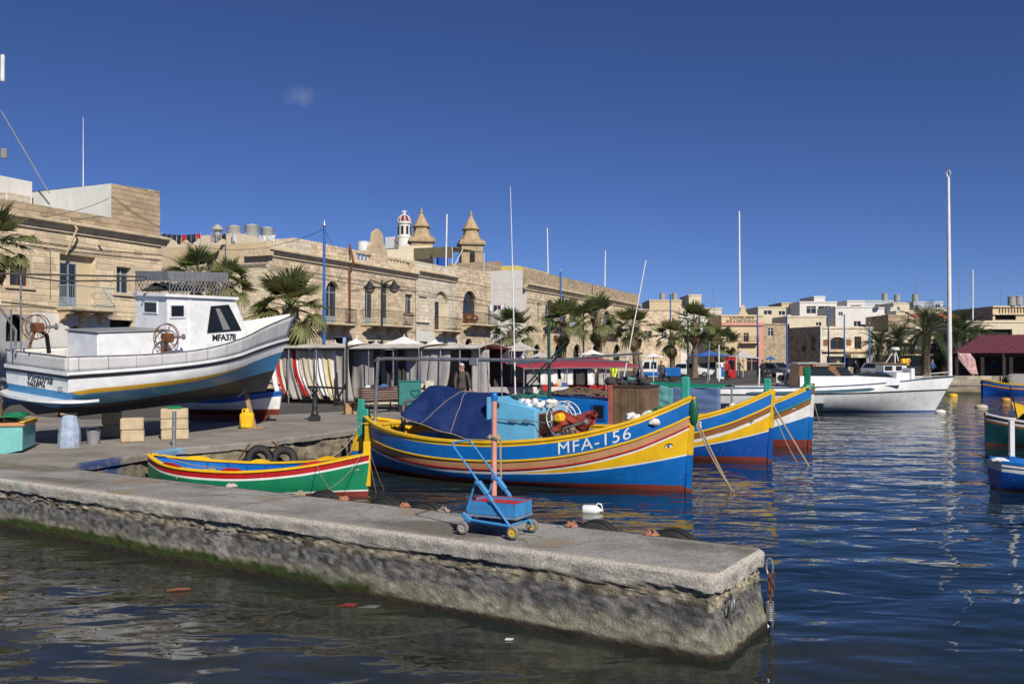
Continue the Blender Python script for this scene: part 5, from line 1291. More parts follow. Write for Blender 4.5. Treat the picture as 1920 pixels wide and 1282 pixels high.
for y in (0, yw):
    bar([(.14, y, .665), (.60, y, .13)], .016, 'side_strut'); bar([(.035, y, .27), (.165, y, .64)], .012, 'rear_strut')
    Mx = Matrix.Translation((.25, y, .54)) @ Matrix.Rotation(math.atan2(.535, .46), 4, 'Y')
    b = MB(); b.cbox((-.09, -.028, -.028), (.09, .028, .028), .008, Mx); cl = b.build('clamp', CB, CT)
    b = MB(); b.lathe([(.026, 0), (.026, .02), (.012, .028)], 12, Matrix.Translation((.20, y - .03, .60)) @ Matrix.Rotation(R(90), 4, 'X')); b.build('knob', CB, cl, smooth=True)
    b = MB(); b.cbox((-.05, -.02, -.02), (.05, .02, .02), .006, Matrix.Translation((.345, y, .43)) @ Matrix.Rotation(math.atan2(.535, .46), 4, 'Y')); b.build('bracket', CB, CT)
    b = MB(); b.cbox((-.07, -.022, -.03), (.07, .022, .03), .01, Matrix.Translation((.035, y, .19)) @ Matrix.Rotation(R(35), 4, 'Y')); b.build('rear_bracket', CB, CT)
    bar([(.03, y, .17), (.62, y, .135)], .015, 'chassis_rail')
    bar([(.62, y, .14), (.655, y, .11), (.65, y, .075)], .016, 'front_fork'); bar([(.03, y, .17), (.0, y, .12), (.0, y, .075)], .014, 'rear_fork')
bar([(.0, -.02, .075), (.0, yw + .02, .075)], .008, 'axle', STEEL); bar([(.65, -.02, .075), (.65, yw + .02, .075)], .008, 'axle', STEEL)
bar([(.03, 0, .165), (.03, yw, .165)], .012, 'cross_bar'); bar([(.62, 0, .14), (.62, yw, .14)], .012, 'cross_bar')
# tray: four boards, floor, red lining
tx0, tx1, ty0, ty1, tz0, tz1 = .035, .665, .015, yw - .015, .235, .385; w = .014
for lo, hi in (((tx0, ty0), (tx1, ty0 + w)), ((tx0, ty1 - w), (tx1, ty1)), ((tx0, ty0 + w + .001), (tx0 + w, ty1 - w - .001)), ((tx1 - w, ty0 + w + .001), (tx1, ty1 - w - .001))):
    b = MB(); b.cbox((lo[0], lo[1], tz0), (hi[0], hi[1], tz1), .003); b.build('tray_board', CB, CT)
b = MB(); b.box((tx0 + w + .001, ty0 + w + .001, tz1 - .03), (tx1 - w - .001, ty1 - w - .001, tz1 - .024)); b.build('tray_floor', CR, CT)
b = MB()
for lo, hi in (((tx0 - .002, ty0 - .002), (tx1 + .002, ty0 + w + .002)), ((tx0 - .002, ty1 - w - .002), (tx1 + .002, ty1 + .002)), ((tx0 - .002, ty0 + w + .003), (tx0 + w + .002, ty1 - w - .003)), ((tx1 - w - .002, ty0 + w + .003), (tx1 + .002, ty1 - w - .003))):
    b.box((lo[0], lo[1], tz1 + .001), (hi[0], hi[1], tz1 + .006))
b.build('tray_rim', CR, CT)
b = MB(); b.cbox((tx0 - .01, ty0 - .012, tz0 - .03), (tx1 + .012, ty1 + .012, tz0 - .004), .004); b.build('tray_bearer', mat('worn_blue_wood', (.17, .22, .30), .7, .3), CT)
b = MB(); b.prism([(.08, .165), (.58, .15), (.50, .115), (.18, .125)], 0.01, yw - .01, axis=1); b.build('under_tray', CB, CT)
GREYW = mat('grey_tyre', (.20, .18, .165), .85, .2, 12, .3); HUBY = mat('yellow_hub', (.70, .46, .03), .5, .15, 10, .2, stain=(.3, .2, .08)); HUBG = mat('grey_hub', (.42, .40, .37), .5, .2)
for x, y, hm in ((0, -.03, HUBG), (0, yw + .03, HUBG), (.65, -.03, HUBY), (.65, yw + .03, HUBY)):
    b = MB(); Mw = Matrix.Translation((x, y, .075)) @ Matrix.Rotation(R(90), 4, 'X')
    b.lathe([(.045, -.022), (.062, -.024), (.073, -.014), (.075, 0), (.073, .014), (.062, .024), (.045, .022)], 24, Mw, cap=False); wo_ = b.build('tyre', GREYW, CT, smooth=True, angle=60)
    b = MB(); b.lathe([(.004, -.012), (.03, -.010), (.044, -.019), (.046, 0), (.044, .019), (.03, .010), (.004, .012)], 18, Mw); b.lathe([(.010, -.024), (.012, 0), (.010, .024)], 10, Mw)
    for k in range(5): a = k * 2 * math.pi / 5; b.cbox((.012, -.005, .011), (.042, .005, .017), .002, Mw @ Matrix.Rotation(a, 4, 'Z')); b.cbox((.012, -.005, -.017), (.042, .005, -.011), .002, Mw @ Matrix.Rotation(a, 4, 'Z'))
    b.build('hub', hm, wo_, smooth=True, angle=40)
# ================================================================== BUILDINGS
SD = Vector((math.sin(R(23.3)), math.cos(R(23.3)), 0)); SRZ = math.atan2(SD.y, SD.x)
FC0 = Vector(((302 - 960) / FPX * 48, 48, 0))
def facade_pt(px):
    d = ray(px, 668); nx = Vector((SD.y, -SD.x, 0)); t = FC0.dot(nx) / d.dot(nx); return Vector((d.x * t, d.y * t, QUAY))
LIME = (.68, .555, .385)
ST_A = stone_mat('limestone_front', LIME, .62, .27)
ST_B = stone_mat('orange_limestone_front', (.69, .55, .39), .55, .28, streak=.22)
ST_C = stone_mat('pale_stone_front', (.70, .62, .49), .7, .3, var=.1, streak=.18)
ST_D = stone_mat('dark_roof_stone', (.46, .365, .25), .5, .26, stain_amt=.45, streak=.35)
CREAM = mat('cream_plaster', (.62, .50, .32), .9, .08, 1.2, .3, 12, .02, stain=(.4, .31, .2), stain_amt=.4, streak=.2, spec=.2)
CREAM2 = mat('pale_cream_plaster', (.66, .58, .43), .9, .08, 1.2, .3, 12, .02, stain=(.4, .34, .25), stain_amt=.35, streak=.2, spec=.2)
WPL = mat('white_plaster', (.70, .68, .64), .9, .06, 1.2, .3, 14, .02, stain=(.42, .40, .37), stain_amt=.35, streak=.22, spec=.2)
WPL2 = mat('white_plaster_blue_patch', (.66, .67, .63), .9, .06, 1.2, .3, 14, .02, stain=(.33, .46, .45), stain_amt=.7, stain_scale=.6, streak=.2, spec=.2)
PALEB = mat('pale_blue_grey_plaster', (.45, .50, .56), .9, .06, 1, .2, 14, .02, streak=.2)
YELPL = mat('yellow_plaster', (.68, .55, .16), .9, .08, 1, .2, 14, .02, streak=.2)
PINKPL = mat('pink_plaster', (.60, .30, .25), .9, .08, 1, .2, 14, .02, streak=.2)
TRIM = mat('stone_trim', (.63, .52, .36), .9, .15, 3, .4, 25, .02, stain=(.12, .1, .08), stain_amt=.55, stain_scale=.8, streak=.4, spec=.2)
CORB = mat('carved_stone', (.54, .42, .27), .9, .15, 3, .4, 25, .02, stain=(.12, .1, .08), stain_amt=.4)
IRON = mat('wrought_iron', (.02, .022, .024), .5, .2, 10, .1)
GFR = mat('grey_green_frame', (.30, .36, .37), .55, .1); BFR = mat('brown_frame', (.11, .05, .03), .55, .2); WFR = mat('white_frame', (.62, .62, .60), .5, .08); BLUFR = mat('blue_grey_frame', (.22, .28, .36), .5, .1)
PANE = mat('window_pane', (.025, .03, .036), .08, .2, 2, 0, spec=.6)
CURT = mat('net_curtain', (.35, .35, .36), .9, .15, 5, .2)
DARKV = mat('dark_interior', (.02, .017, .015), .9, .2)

def wall_open(b, x0, x1, z0, z1, ops, dep=.28):
    """front sheet at y=0 pierced by openings, with their reveals; ops: (x0,x1,z0,z1,arch)"""
    xs = sorted({x0, x1, *[o[0] for o in ops], *[o[1] for o in ops]}); zs = sorted({z0, z1, *[o[2] for o in ops], *[o[3] for o in ops]})
    xs = [x for x in xs if x0 <= x <= x1]; zs = [z for z in zs if z0 <= z <= z1]
    for xa, xb in zip(xs, xs[1:]):
        for za, zb in zip(zs, zs[1:]):
            cx, cz = (xa + xb) / 2, (za + zb) / 2
            if any(o[0] < cx < o[1] and o[2] < cz < o[3] for o in ops): continue
            b.add([(xa, 0, za), (xb, 0, za), (xb, 0, zb), (xa, 0, zb)], [(0, 1, 2, 3)])
    for o in ops:
        a, c, d, e, arch = o[:5]; w = c - a
        zsq = e - (w / 2 if arch == 'round' else w * .22) if arch else e
        b.add([(a, 0, d), (a, dep, d), (a, dep, zsq), (a, 0, zsq)], [(0, 1, 2, 3)]); b.add([(c, 0, d), (c, dep, d), (c, dep, zsq), (c, 0, zsq)], [(3, 2, 1, 0)])
        b.add([(a, 0, d), (c, 0, d), (c, dep, d), (a, dep, d)], [(0, 1, 2, 3)])
        if not arch: b.add([(a, 0, e), (c, 0, e), (c, dep, e), (a, dep, e)], [(3, 2, 1, 0)])
        else:
            n = 12; cv = []
            for k in range(n + 1):
                t = math.pi * (1 - k / n); cv.append((a + w / 2 + w / 2 * math.cos(t), zsq + (e - zsq) * math.sin(t)))
            for (xa, za), (xb, zb) in zip(cv, cv[1:]):
                b.add([(xa, 0, za), (xb, 0, zb), (xb, 0, e), (xa, 0, e)], [(0, 1, 2, 3)]); b.add([(xa, 0, za), (xb, 0, zb), (xb, dep, zb), (xa, dep, za)], [(3, 2, 1, 0)])
def infill(parent, o, style, dep=.24, fm=None, nm='window'):
    a, c, d, e, arch = o[:5]; w = .06; fm = fm or GFR
    if style == 'blind':
        b = MB(); b.box((a, .06, d), (c, .10, e)); b.build('blind_panel', ST_C, parent); return
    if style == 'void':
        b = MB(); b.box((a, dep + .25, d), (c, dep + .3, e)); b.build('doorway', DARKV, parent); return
    b = MB(); y0, y1 = dep - .06, dep
    b.box((a, y0, d), (a + w, y1, e)); b.box((c - w, y0, d), (c, y1, e)); b.box((a + w, y0, e - w), (c - w, y1, e)); b.box((a + w, y0, d), (c - w, y1, d + w))
    m = (a + c) / 2; b.box((m - .04, y0 - .004, d + w), (m + .04, y1 - .001, e - w))
    if style in ('french', 'door'): b.box((a + w, y0 - .002, d + w), (c - w, y1 - .002, d + (.55 if style == 'french' else 1.0)))
    if e - d > 1.3: zt = d + (e - d) * .74; b.box((a + w, y0 - .003, zt - .03), (c - w, y1 - .003, zt + .03))
    wo = b.build(nm, fm, parent)
    for xa, xb in ((a + w, m - .04), (m + .04, c - w)):
        b = MB(); b.box((xa, dep - .035, d + w), (xb, dep - .025, e - w)); b.build('pane', PANE, wo)
        if style != 'door' and e - d > 1.2: b = MB(); q = (xb - xa); b.box((xa + q * (.05 if xa < m - .05 else .35), dep + .01, d + w), (xa + q * (.65 if xa < m - .05 else .95), dep + .02, e - w)); b.build('curtain', CURT, wo)
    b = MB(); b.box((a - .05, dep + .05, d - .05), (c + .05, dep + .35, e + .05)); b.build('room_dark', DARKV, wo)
def surround(parent, o, m=TRIM, w=.14, th=.05, sill=True):
    a, c, d, e = o[:4]; b = MB(); b.box((a - w, -th, d), (a - .003, -.002, e + w)); b.box((c + .003, -th, d), (c + w, -.002, e + w)); b.box((a - .003, -th, e + .003), (c + .003, -.002, e + w)); 
    if sill: b.box((a - w - .06, -th - .07, d - .13), (c + w + .06, -.002, d - .002))
    b.build('surround', m, parent)
def cornice(parent, x0, x1, z, h=.42, proj=.34, m=TRIM, ret=0.0, retr=0.0):
    pr = [(0, 0), (-proj * .25, 0), (-proj * .3, h * .3), (-proj * .55, h * .38), (-proj * .65, h * .65), (-proj, h * .74), (-proj, h * .95), (-proj * .9, h), (0, h)]
    b = MB(); k = len(pr)
    for x in (x0, x1): b.v += [(x, y - .003, z + q) for y, q in pr]
    for i in range(k): j = (i + 1) % k; b.f.append((i, j, k + j, k + i)); b.m.append(0)
    b.f += [tuple(range(k))[::-1], tuple(range(k, 2 * k))]; b.m += [0, 0]
    return b.build('cornice', m, parent)
def balcony(parent, x0, x1, z, dep=.95, rail=1.0, corbels=3, m=TRIM, bars=.115, solid=None, iron=IRON):
    b = MB(); b.cbox((x0, -dep, z - .16), (x1, -.002, z), .03); bo = b.build('balcony', m, parent)
    for k in range(corbels):
        x = lerp(x0 + .22, x1 - .22, k / max(1, corbels - 1)); b = MB(); b.prism([(-.003, z - .165), (-dep * .85, z - .165), (-dep * .85, z - .28), (-dep * .5, z - .36), (-dep * .42, z - .50), (-.12, z - .62), (-.003, z - .80)], x - .12, x + .12, axis=0); b.build('corbel', CORB, bo)
    b = MB(); y = -dep + .05; pts = [(x0 + .04, -.01), (x0 + .04, y), (x1 - .04, y), (x1 - .04, -.01)]
    for (xa, ya), (xb, yb) in zip(pts, pts[1:]):
        b.tube([(xa, ya, z + rail), (xb, yb, z + rail)], .022, 5); b.tube([(xa, ya, z + .10), (xb, yb, z + .10)], .014, 4)
        n = max(2, int(math.hypot(xb - xa, yb - ya) / bars))
        for k in range(n + 1): x = lerp(xa, xb, k / n); q = lerp(ya, yb, k / n); b.tube([(x, q, z + .002), (x, q, z + rail)], .010, 4, caps=False)
    b.build('railing', iron, bo); return bo
def box_body(parent, x0, x1, z1, dep, m, ops=(), m_side=None, z0=0.0, sides=True):
    b = MB(); wall_open(b, x0, x1, z0, z1, list(ops)); w = b.build('wall', m, parent)
    b = MB(); ms = m_side or m
    for vs in ([(x0, .001, z0), (x0, dep, z0), (x0, dep, z1), (x0, .001, z1)], [(x1, .001, z0), (x1, dep, z0), (x1, dep, z1), (x1, .001, z1)], [(x0, dep, z0), (x1, dep, z0), (x1, dep, z1), (x0, dep, z1)]):
        b = MB(); b.add(vs, [(0, 1, 2, 3)]); b.build('side_wall', ms, parent)
    b = MB(); b.box((x0 + .3, .3, z1 - .9), (x1 - .3, dep - .3, z1 - .7)); b.build('roof', mat('roof_screed', (.35, .32, .27), .95, .15, 1), parent); return w
def px_op(f, px0, py0, px1, py1, arch=None):
    a = f(px0, (py0 + py1) / 2); c = f(px1, (py0 + py1) / 2); xm = (px0 + px1) / 2
    return (a.x, c.x, f(xm, py1).z, f(xm, py0).z, arch)
BLK = None
def block_course(parent, x0, x1, z0, z1, ops, course=.27, seed=1, y=-.002, maxn=300, mats=None, rng=(.42, .78)):
    """single ashlar blocks, each proud of its recessed joint"""
    rr = random.Random(seed); n = 0; z = z0
    ms = mats or [mat('limestone_block_%d' % k, tuple(c * q for c in LIME), .93, .18, 4, .5, 30, .02, stain=(.16, .13, .09), stain_amt=.5, stain_scale=1.2, spec=.2) for k, q in enumerate((.80, .92, 1.02, 1.12))]
    meshes = []
    for m in ms:
        b = MB(); b.cbox((0, -.03, 0), (1, .03, 1), .018); meshes.append(b.mesh('stone_block', m))
    while z + course * .6 < z1 and n < maxn:
        h = min(course, z1 - z); x = x0 - rr.uniform(0, .4)
        while x < x1 - .05:
            w = rr.uniform(*rng); xa = max(x, x0); xb = min(x + w, x1); x += w
            parts = [(xa, xb)]
            for o in ops:
                if o[2] - .02 < z + h * .5 < o[3] + .02:
                    q = []
                    for s, e in parts:
                        if e <= o[0] or s >= o[1]: q.append((s, e)); continue
                        if s < o[0]: q.append((s, o[0]))
                        if e > o[1]: q.append((o[1], e))
                    parts = q
            for s, e in parts:
                if e - s < .08 or n >= maxn: continue
                M = Matrix.Translation((s + .006, y + rr.uniform(-.008, .006), z + .006)) @ Matrix.Diagonal((e - s - .012, 1, h - .012, 1))
                link_copy(rr.choice(meshes), 'stone_block', parent, M); n += 1
        z += h
    return n
def house(name, label, px0, rz=SRZ, origin=None, cat='house', group=None):
    t = thing(name, label, cat, origin or facade_pt(px0), rz, group); return t, locate(t)

# ---- corner house at the left
t, f = house('townhouse', 'two-storey limestone townhouse with balcony behind the hauled-out boat', -70)
X1 = f(302, 500).x; zc = f(302, 463).z; zp = f(208, 408).z; 
d1 = px_op(f, 111, 479, 179, 578); w2 = px_op(f, 217, 501, 244, 550); w3 = px_op(f, 17, 495, 54, 536); zb = f(150, 578).z; zf1 = f(180, 592).z
g1 = px_op(f, 10, 589, 48, 640, 'round'); g2 = px_op(f, 128, 610, 161, 650, 'round'); g3 = px_op(f, 206, 600, 250, 650)
ops = [d1, w2, w3, g1, g2, g3]
wl_ = box_body(t, 0, X1, zc, 12, ST_A, ops)
nb1 = block_course(wl_, f(0, 500).x, X1, zf1 + .25, zc - .02, [d1, w2, w3], .29, 3, maxn=210)
dd = px_op(f, 119, 492, 151, 578); infill(t, dd, 'french', .34, BLUFR, 'balcony_door')
b = MB(); b.box((d1[0], .285, d1[2]), (dd[0], .36, d1[3])); b.box((dd[1], .285, d1[2]), (d1[1], .36, d1[3])); b.box((dd[0], .285, dd[3]), (dd[1], .36, d1[3])); b.build('door_recess', CREAM, t)
infill(t, w2, 'win', .22, GFR); surround(t, (w2[0], w2[1], w2[2], w2[3]), w=.22, th=.06); infill(t, w3, 'win', .22, BFR); surround(t, w3, w=.2, th=.06)
for g in (g1, g2, g3): infill(t, g, 'void', .28)
b = MB(); b.box((f(82, 600).x, -.035, 0), (f(203, 600).x - .02, -.033, f(150, 590).z))
bx = MB(); wall_open(bx, f(60, 600).x, f(205, 600).x, 0, zf1 + .02, [g2], .03); o = bx.build('painted_band', WPL, t); o.location.y = -.036
bx = MB(); wall_open(bx, 0, f(60, 600).x - .02, 0, zf1 - .1, [g1], .03); o = bx.build('painted_band', mat('grey_plaster', (.36, .36, .37), .9, .1, 2, .3), t); o.location.y = -.036
cornice(t, -.2, X1 + .3, zc, .5, .42); b = MB(); b.box((-.1, .0, zc + .5), (f(208, 430).x - .01, .3, zp)); pz = b.build('parapet', ST_D, t)
block_course(pz, f(-10, 400).x, f(208, 430).x, zc + .52, zp - .01, [], .25, 8, maxn=60, mats=[mat('dark_block_%d' % k, tuple(c * q for c in (.42, .33, .22)), .93, .2, 4, .5, 30, .02, stain=(.09, .075, .055), stain_amt=.6) for k, q in enumerate((.8, 1.0, 1.15))])
rx0 = f(208, 430).x; rx1 = f(299, 430).x; zr = f(208, 344).z; zr2 = f(298, 358).z
b = MB(); b.add([(rx0, 0, zc + .5), (rx1, 0, zc + .5), (rx1, 0, zr2), (rx0, 0, zr)], [(0, 1, 2, 3)]); b.add([(rx1, 0, zc + .5), (rx1, 7, zc + .5), (rx1, 7, zr2), (rx1, 0, zr2)], [(0, 1, 2, 3)]); b.add([(rx0, 0, zr), (rx1, 0, zr2), (rx1, 7, zr2), (rx0, 7, zr)], [(0, 1, 2, 3)]); ro = b.build('roof_room', ST_D, t)
block_course(ro, rx0, rx1, zc + .52, min(zr, zr2) - .03, [], .26, 5, maxn=90, mats=[mat('roof_block_%d' % k, tuple(c * q for c in (.47, .355, .23)), .93, .2, 4, .5, 30, .02, stain=(.13, .10, .07), stain_amt=.5) for k, q in enumerate((.82, .95, 1.1))], rng=(.35, .62))
b = MB(); b.add([(rx0 - .004, -.002, zc), (rx0 - .004, 7, zc), (rx0 - .004, 7, zr - .05), (rx0 - .004, -.002, zr)], [(0, 1, 2, 3)]); b.build('white_side_wall', WPL2, ro)
wx = f(40, 360).x; b = MB(); b.box((wx - 7, 4.8, zc), (rx0 - .6, 9, f(60, 335).z + .9)); b.build('stair_room', WPL, ro)
b = MB(); b.cbox((f(30, 370).x, .6, zc + .5), (f(75, 370).x, 1.6, f(60, 362).z), .04); b.build('chimney_block', ST_C, t)
balcony(t, f(106, 560).x, f(193, 560).x, zb, .9, 1.0, 3, iron=GFR)
for px, py in ((59, 440), (183, 459)): p = f(px, py); b = MB(); b.tube([(p.x, -.25, p.z), (p.x, .0, p.z)], .06, 8); b.build('rain_spout', CORB, t)
b = MB(); pts = [f(127, 412), f(131, 430), f(124, 445), f(122, 478)]; b.tube([(p.x, -.06 - (.42 if i in (1, 2) else 0), p.z) for i, p in enumerate(pts)], .05, 6); b.build('drain_pipe', CORB, t, smooth=True)
def wires(parent, f, runs, r=.018, m=IRON, y=-.08):
    for run in runs: b = MB(); b.tube([(q.x, y, q.z) for q in [f(*p) for p in run]], r, 4); b.build('cable', m, parent)
wires(t, f, [[(-20, 440), (100, 458), (200, 470), (300, 478)], [(0, 452), (120, 470), (240, 482), (300, 488)], [(0, 398), (60, 412), (70, 410)], [(80, 465), (92, 470), (92, 560)], [(0, 565), (90, 575), (105, 578)]])
# mast and aerials on its roof
def rod(px0, py0, px1, py1, Y, r, m, name, lab, cat, group=None, r2=None):
    a_ = D(px0, py0, Y); c_ = D(px1, py1, Y); b = MB(); b.tube([(0, 0, 0), tuple((c_ - a_) * .5), tuple(c_ - a_)], [r, (r + (r2 or r)) / 2, r2 or r], 8); o = b.build(name, m, smooth=True); o.location = a_; return tag(o, lab, cat, group)
rod(156, 352, 156, 220, 48, .03, WHT, 'roof_aerial', 'thin ringed whip aerial above the left townhouse', 'aerial', r2=.012)
t2 = thing('antenna_mast', 'antenna mast with panel antennas and a slanting stay at the left edge', 'mast', D(-8, 330, 46)); bz = D(-8, 330, 46)
def rel(px, py): return D(px, py, 46) - bz
b = MB(); b.tube([(0, 0, -3), tuple(rel(-8, 60))], .05, 8); b.build('pole', STEEL, t2, smooth=True)
b = MB(); q = rel(5, 128); b.cbox(q - Vector((.09, .06, .68)), q + Vector((.09, .06, .68)), .02); b.build('panel_antenna', WHT, t2); b = MB(); q = rel(8, 288); b.cbox(q - Vector((.14, .08, .24)), q + Vector((.14, .08, .24)), .02); b.build('radio_unit', GREYF, t2)
b = MB(); b.tube([tuple(rel(2, 208)), tuple(rel(92, 362))], .03, 7); b.build('stay', GREYF, t2, smooth=True)
b = MB(); b.tube([tuple(rel(-8, 110)), tuple(rel(5, 110))], .03, 6); b.tube([tuple(rel(-8, 288)), tuple(rel(8, 288))], .03, 6); b.build('bracket', STEEL, t2)

# ---- long corner house with cornice and balustrade
t, f = house('townhouse', 'long tan townhouse with pierced roof balustrade behind the double street lamp', 505)
X1 = f(779, 560).x; zc = f(779, 521).z; zpar = f(779, 497).z
a1_ = px_op(f, 611, 527, 636, 607, 'round'); a2_ = px_op(f, 684, 529, 703, 609, 'round'); a3_ = px_op(f, 714, 530, 731, 609, 'round'); w4 = px_op(f, 759, 552, 773, 587); w5 = px_op(f, 535, 540, 556, 612, 'round')
gr = [px_op(f, 625, 632, 655, 700), px_op(f, 690, 640, 720, 700), px_op(f, 740, 640, 765, 700), px_op(f, 540, 630, 575, 700)]
ops = [a1_, a2_, a3_, w4, w5] + gr
b = MB(); wall_open(b, 0, X1, 0, zc, ops); b.build('wall', ST_B, t)
b = MB(); b.box((0, .3, zc - .8), (X1, 14, zc - .6)); b.build('roof', MATS['roof_screed'], t)
b = MB(); b.add([(0, .001, 0), (0, 14, 0), (0, 14, zc - .1), (0, .001, zc - .1)], [(0, 1, 2, 3)]); b.build('side_wall', stone_mat('pale_gable_stone', (.74, .64, .46), .62, .29, var=.07, streak=.15, stain_amt=.25, depth=.006), t)
b = MB(); b.box((-.03, -.01, zc - .55), (.25, 14, zc - .101)); b.build('string_course', TRIM, t)
cornice(t, -.38, X1 + .05, zc - .1, .5, .4)
b = MB(); b.box((-.36, -.30, zc - .099), (-.002, 1.6, zc + .34)); b.build('cornice_return', TRIM, t)
zc2 = f(505, 453).z; b = MB(); b.box((-.02, .35, zc - .09), (.3, 14, zc2)); b.build('side_parapet', CREAM, t); b = MB(); b.box((.301, .35, zc - .09), (f(590, 470).x, .65, zc2 - .1)); b.build('parapet', CREAM2, t)
for a_ in (a1_, a2_, a3_, w5): infill(t, a_, 'french', .34, GFR, 'balcony_door')
infill(t, w4, 'win', .2, GFR); surround(t, w4, w=.16)
for g in gr: infill(t, g, 'void', .3)
balcony(t, f(676, 600).x, f(756, 600).x, f(715, 609).z, 1.0, 1.0, 4); balcony(t, f(590, 600).x, f(648, 600).x, f(620, 606).z, 1.0, 1.0, 3); 
# parapet with balusters
zb0 = zc + .41; px_segs = [(590, 668, 0), (668, 696, 1), (696, 728, 0), (728, 769, 1), (769, 779, 0)]
BAL = MB(); BAL.lathe([(.05, 0), (.05, .05), (.03, .09), (.075, .28), (.035, .46), (.05, .50), (.05, .56)], 8); balm = BAL.mesh('baluster', TRIM, True, 50)
htot = max(.9, zpar - zb0 - .15)
for p0_, p1_, op in px_segs:
    xa, xb = f(p0_, 500).x, f(p1_, 500).x
    if not op: b = MB(); b.box((xa, .02, zb0 - .01), (xb, .30, zb0 + htot)); b.build('parapet', ST_B, t)
    else:
        b = MB(); b.box((xa, .02, zb0 - .01), (xb, .30, zb0 + htot * .30)); b.box((xa, .0, zb0 + htot * .80), (xb, .32, zb0 + htot)); pb2 = b.build('balustrade', TRIM, t)
        n = max(4, int((xb - xa) / .42)); s_ = htot * .5 / .56
        for k in range(n): link_copy(balm, 'baluster', pb2, Matrix.Translation((lerp(xa, xb, (k + .5) / n), .16, zb0 + htot * .30)) @ Matrix.Diagonal((1.4, 1.4, s_, 1)))
xm = f(711, 480).x; b = MB(); z0 = zb0 + htot; b.prism([(xm - 1.3, z0), (xm + 1.3, z0), (xm + 1.15, z0 + .5), (xm + .75, z0 + .8), (xm + .6, z0 + 1.6), (xm, z0 + 1.95), (xm - .6, z0 + 1.6), (xm - .75, z0 + .8), (xm - 1.15, z0 + .5)], .05, .35, axis=1); b.build('carved_crest', CORB, t)
xw = f(653, 540).x; b = MB(); b.tube([(xw, -.10, zb0 + 1.2), (xw - .1, -.5, zc + .3), (xw, -.10, zc - .3), (xw + .05, -.10, zc - 4.0)], .09, 6); b.build('drain_pipe', RUST, t, smooth=True)
wires(t, f, [[(505, 497), (600, 514), (700, 530), (779, 541)], [(505, 503), (620, 525), (779, 548)], [(655, 545), (700, 538), (779, 545)], [(510, 640), (655, 605), (700, 612), (779, 622)]])
b = MB(); q = px_op(f, 595, 606, 609, 619); b.box((q[0], -.06, q[2]), (q[1], -.02, q[3])); sgn = b.build('takeaway_sign', WHT, t)
cx, cz = (q[0] + q[1]) / 2, (q[2] + q[3]) / 2
for dz, tx in ((.14, 'TAKE'), (-.16, 'AWAY')): lettering(tx, .26, mat('blue_lettering', (.03, .07, .25), .6), sgn, plane_M((cx, -.066, cz + dz), (1, 0, 0), (0, 0, 1)))
# set-back roof storey, tanks and washing
b = MB(); b.box((.6, 3.0, zc - .1), (f(588, 470).x + 1.5, 9.5, f(560, 448).z + .25)); b.build('set_back_storey', CREAM2, t); b = MB(); b.box((f(600, 470).x, 2.0, zc), (f(652, 470).x, 6, f(640, 462).z + .4)); b.build('roof_wall', ST_C, t)
CORNER = Vector(t.location)
def street(x, y, z): return Vector((CORNER.x + SD.x * x - SD.y * y, CORNER.y + SD.y * x + SD.x * y, QUAY + z))
TANK = mat('grey_tank', (.33, .33, .32), .7, .15, 4, .2)
def at_roof(px, py, back):   # point on the plane `back` metres behind the street front
    d = ray(px, py); nx = Vector((SD.y, -SD.x, 0)); o = FC0 - nx * back; t_ = o.dot(nx) / d.dot(nx); return Vector((d.x * t_, d.y * t_, CAM_Z + d.z * t_))
def tank(px, py0, py1, wpx, back, m, lab, lid=True):
    p = at_roof(px, py1, back); top = at_roof(px, py0, back); r = wpx * p.y / FPX / 2; t = thing('water_tank', lab, 'water tank', p, 0, 'roof water tanks'); h_ = top.z - p.z
    b = MB(); b.lathe([(r * .97, 0), (r, h_ * .15), (r, h_ * .9), (r * 1.03, h_ * .92), (r * 1.03, h_)], 18); b.build('body', m, t, smooth=True, angle=40); b = MB(); b.lathe([(r * 1.02, h_ + .002), (r * .6, h_ + .06), (.1, h_ + .1)], 18); b.build('lid', WHT if lid else m, t, smooth=True)
for px, y0, y1, w, lab in ((439, 425, 450, 26, 'left of three grey roof tanks above the washing line'), (472, 423, 450, 26, 'middle of three grey roof tanks above the washing line'), (501, 428, 452, 24, 'right of three grey roof tanks above the washing line')): tank(px, y0, y1, w, 7, TANK, lab)
tank(682, 454, 472, 24, 4, WHT, 'white drum tank on the long tan townhouse')
p = at_roof(408, 456, 8); t = thing('roof_cowl', 'grey mushroom chimney cowl beside the roof tanks', 'chimney', p); k = p.y / FPX
b = MB(); b.lathe([(7 * k, 0), (6 * k, 18 * k), (6 * k, 24 * k)], 12); b.build('stack', TANK, t, smooth=True); b = MB(); b.lathe([(6 * k, 23 * k), (12 * k, 25 * k), (7 * k, 32 * k), (1 * k, 36 * k)], 14); b.build('cap', TANK, t, smooth=True)
WC = {'n': mat('navy_cloth', (.02, .025, .05), .9, .2, 6, .3), 'r': mat('red_cloth', (.45, .02, .02), .9, .2, 6, .3), 'w': mat('white_cloth', (.72, .72, .76), .9, .1, 5, .3), 'b': mat('pale_blue_cloth', (.42, .50, .66), .9, .15, 6, .3), 's': mat('striped_cloth', (.2, .2, .22), .9, .9, 2, .3), 'k': mat('black_cloth', (.015, .015, .017), .9, .2, 6, .3), 'p': mat('plum_cloth', (.13, .02, .09), .9, .2)}
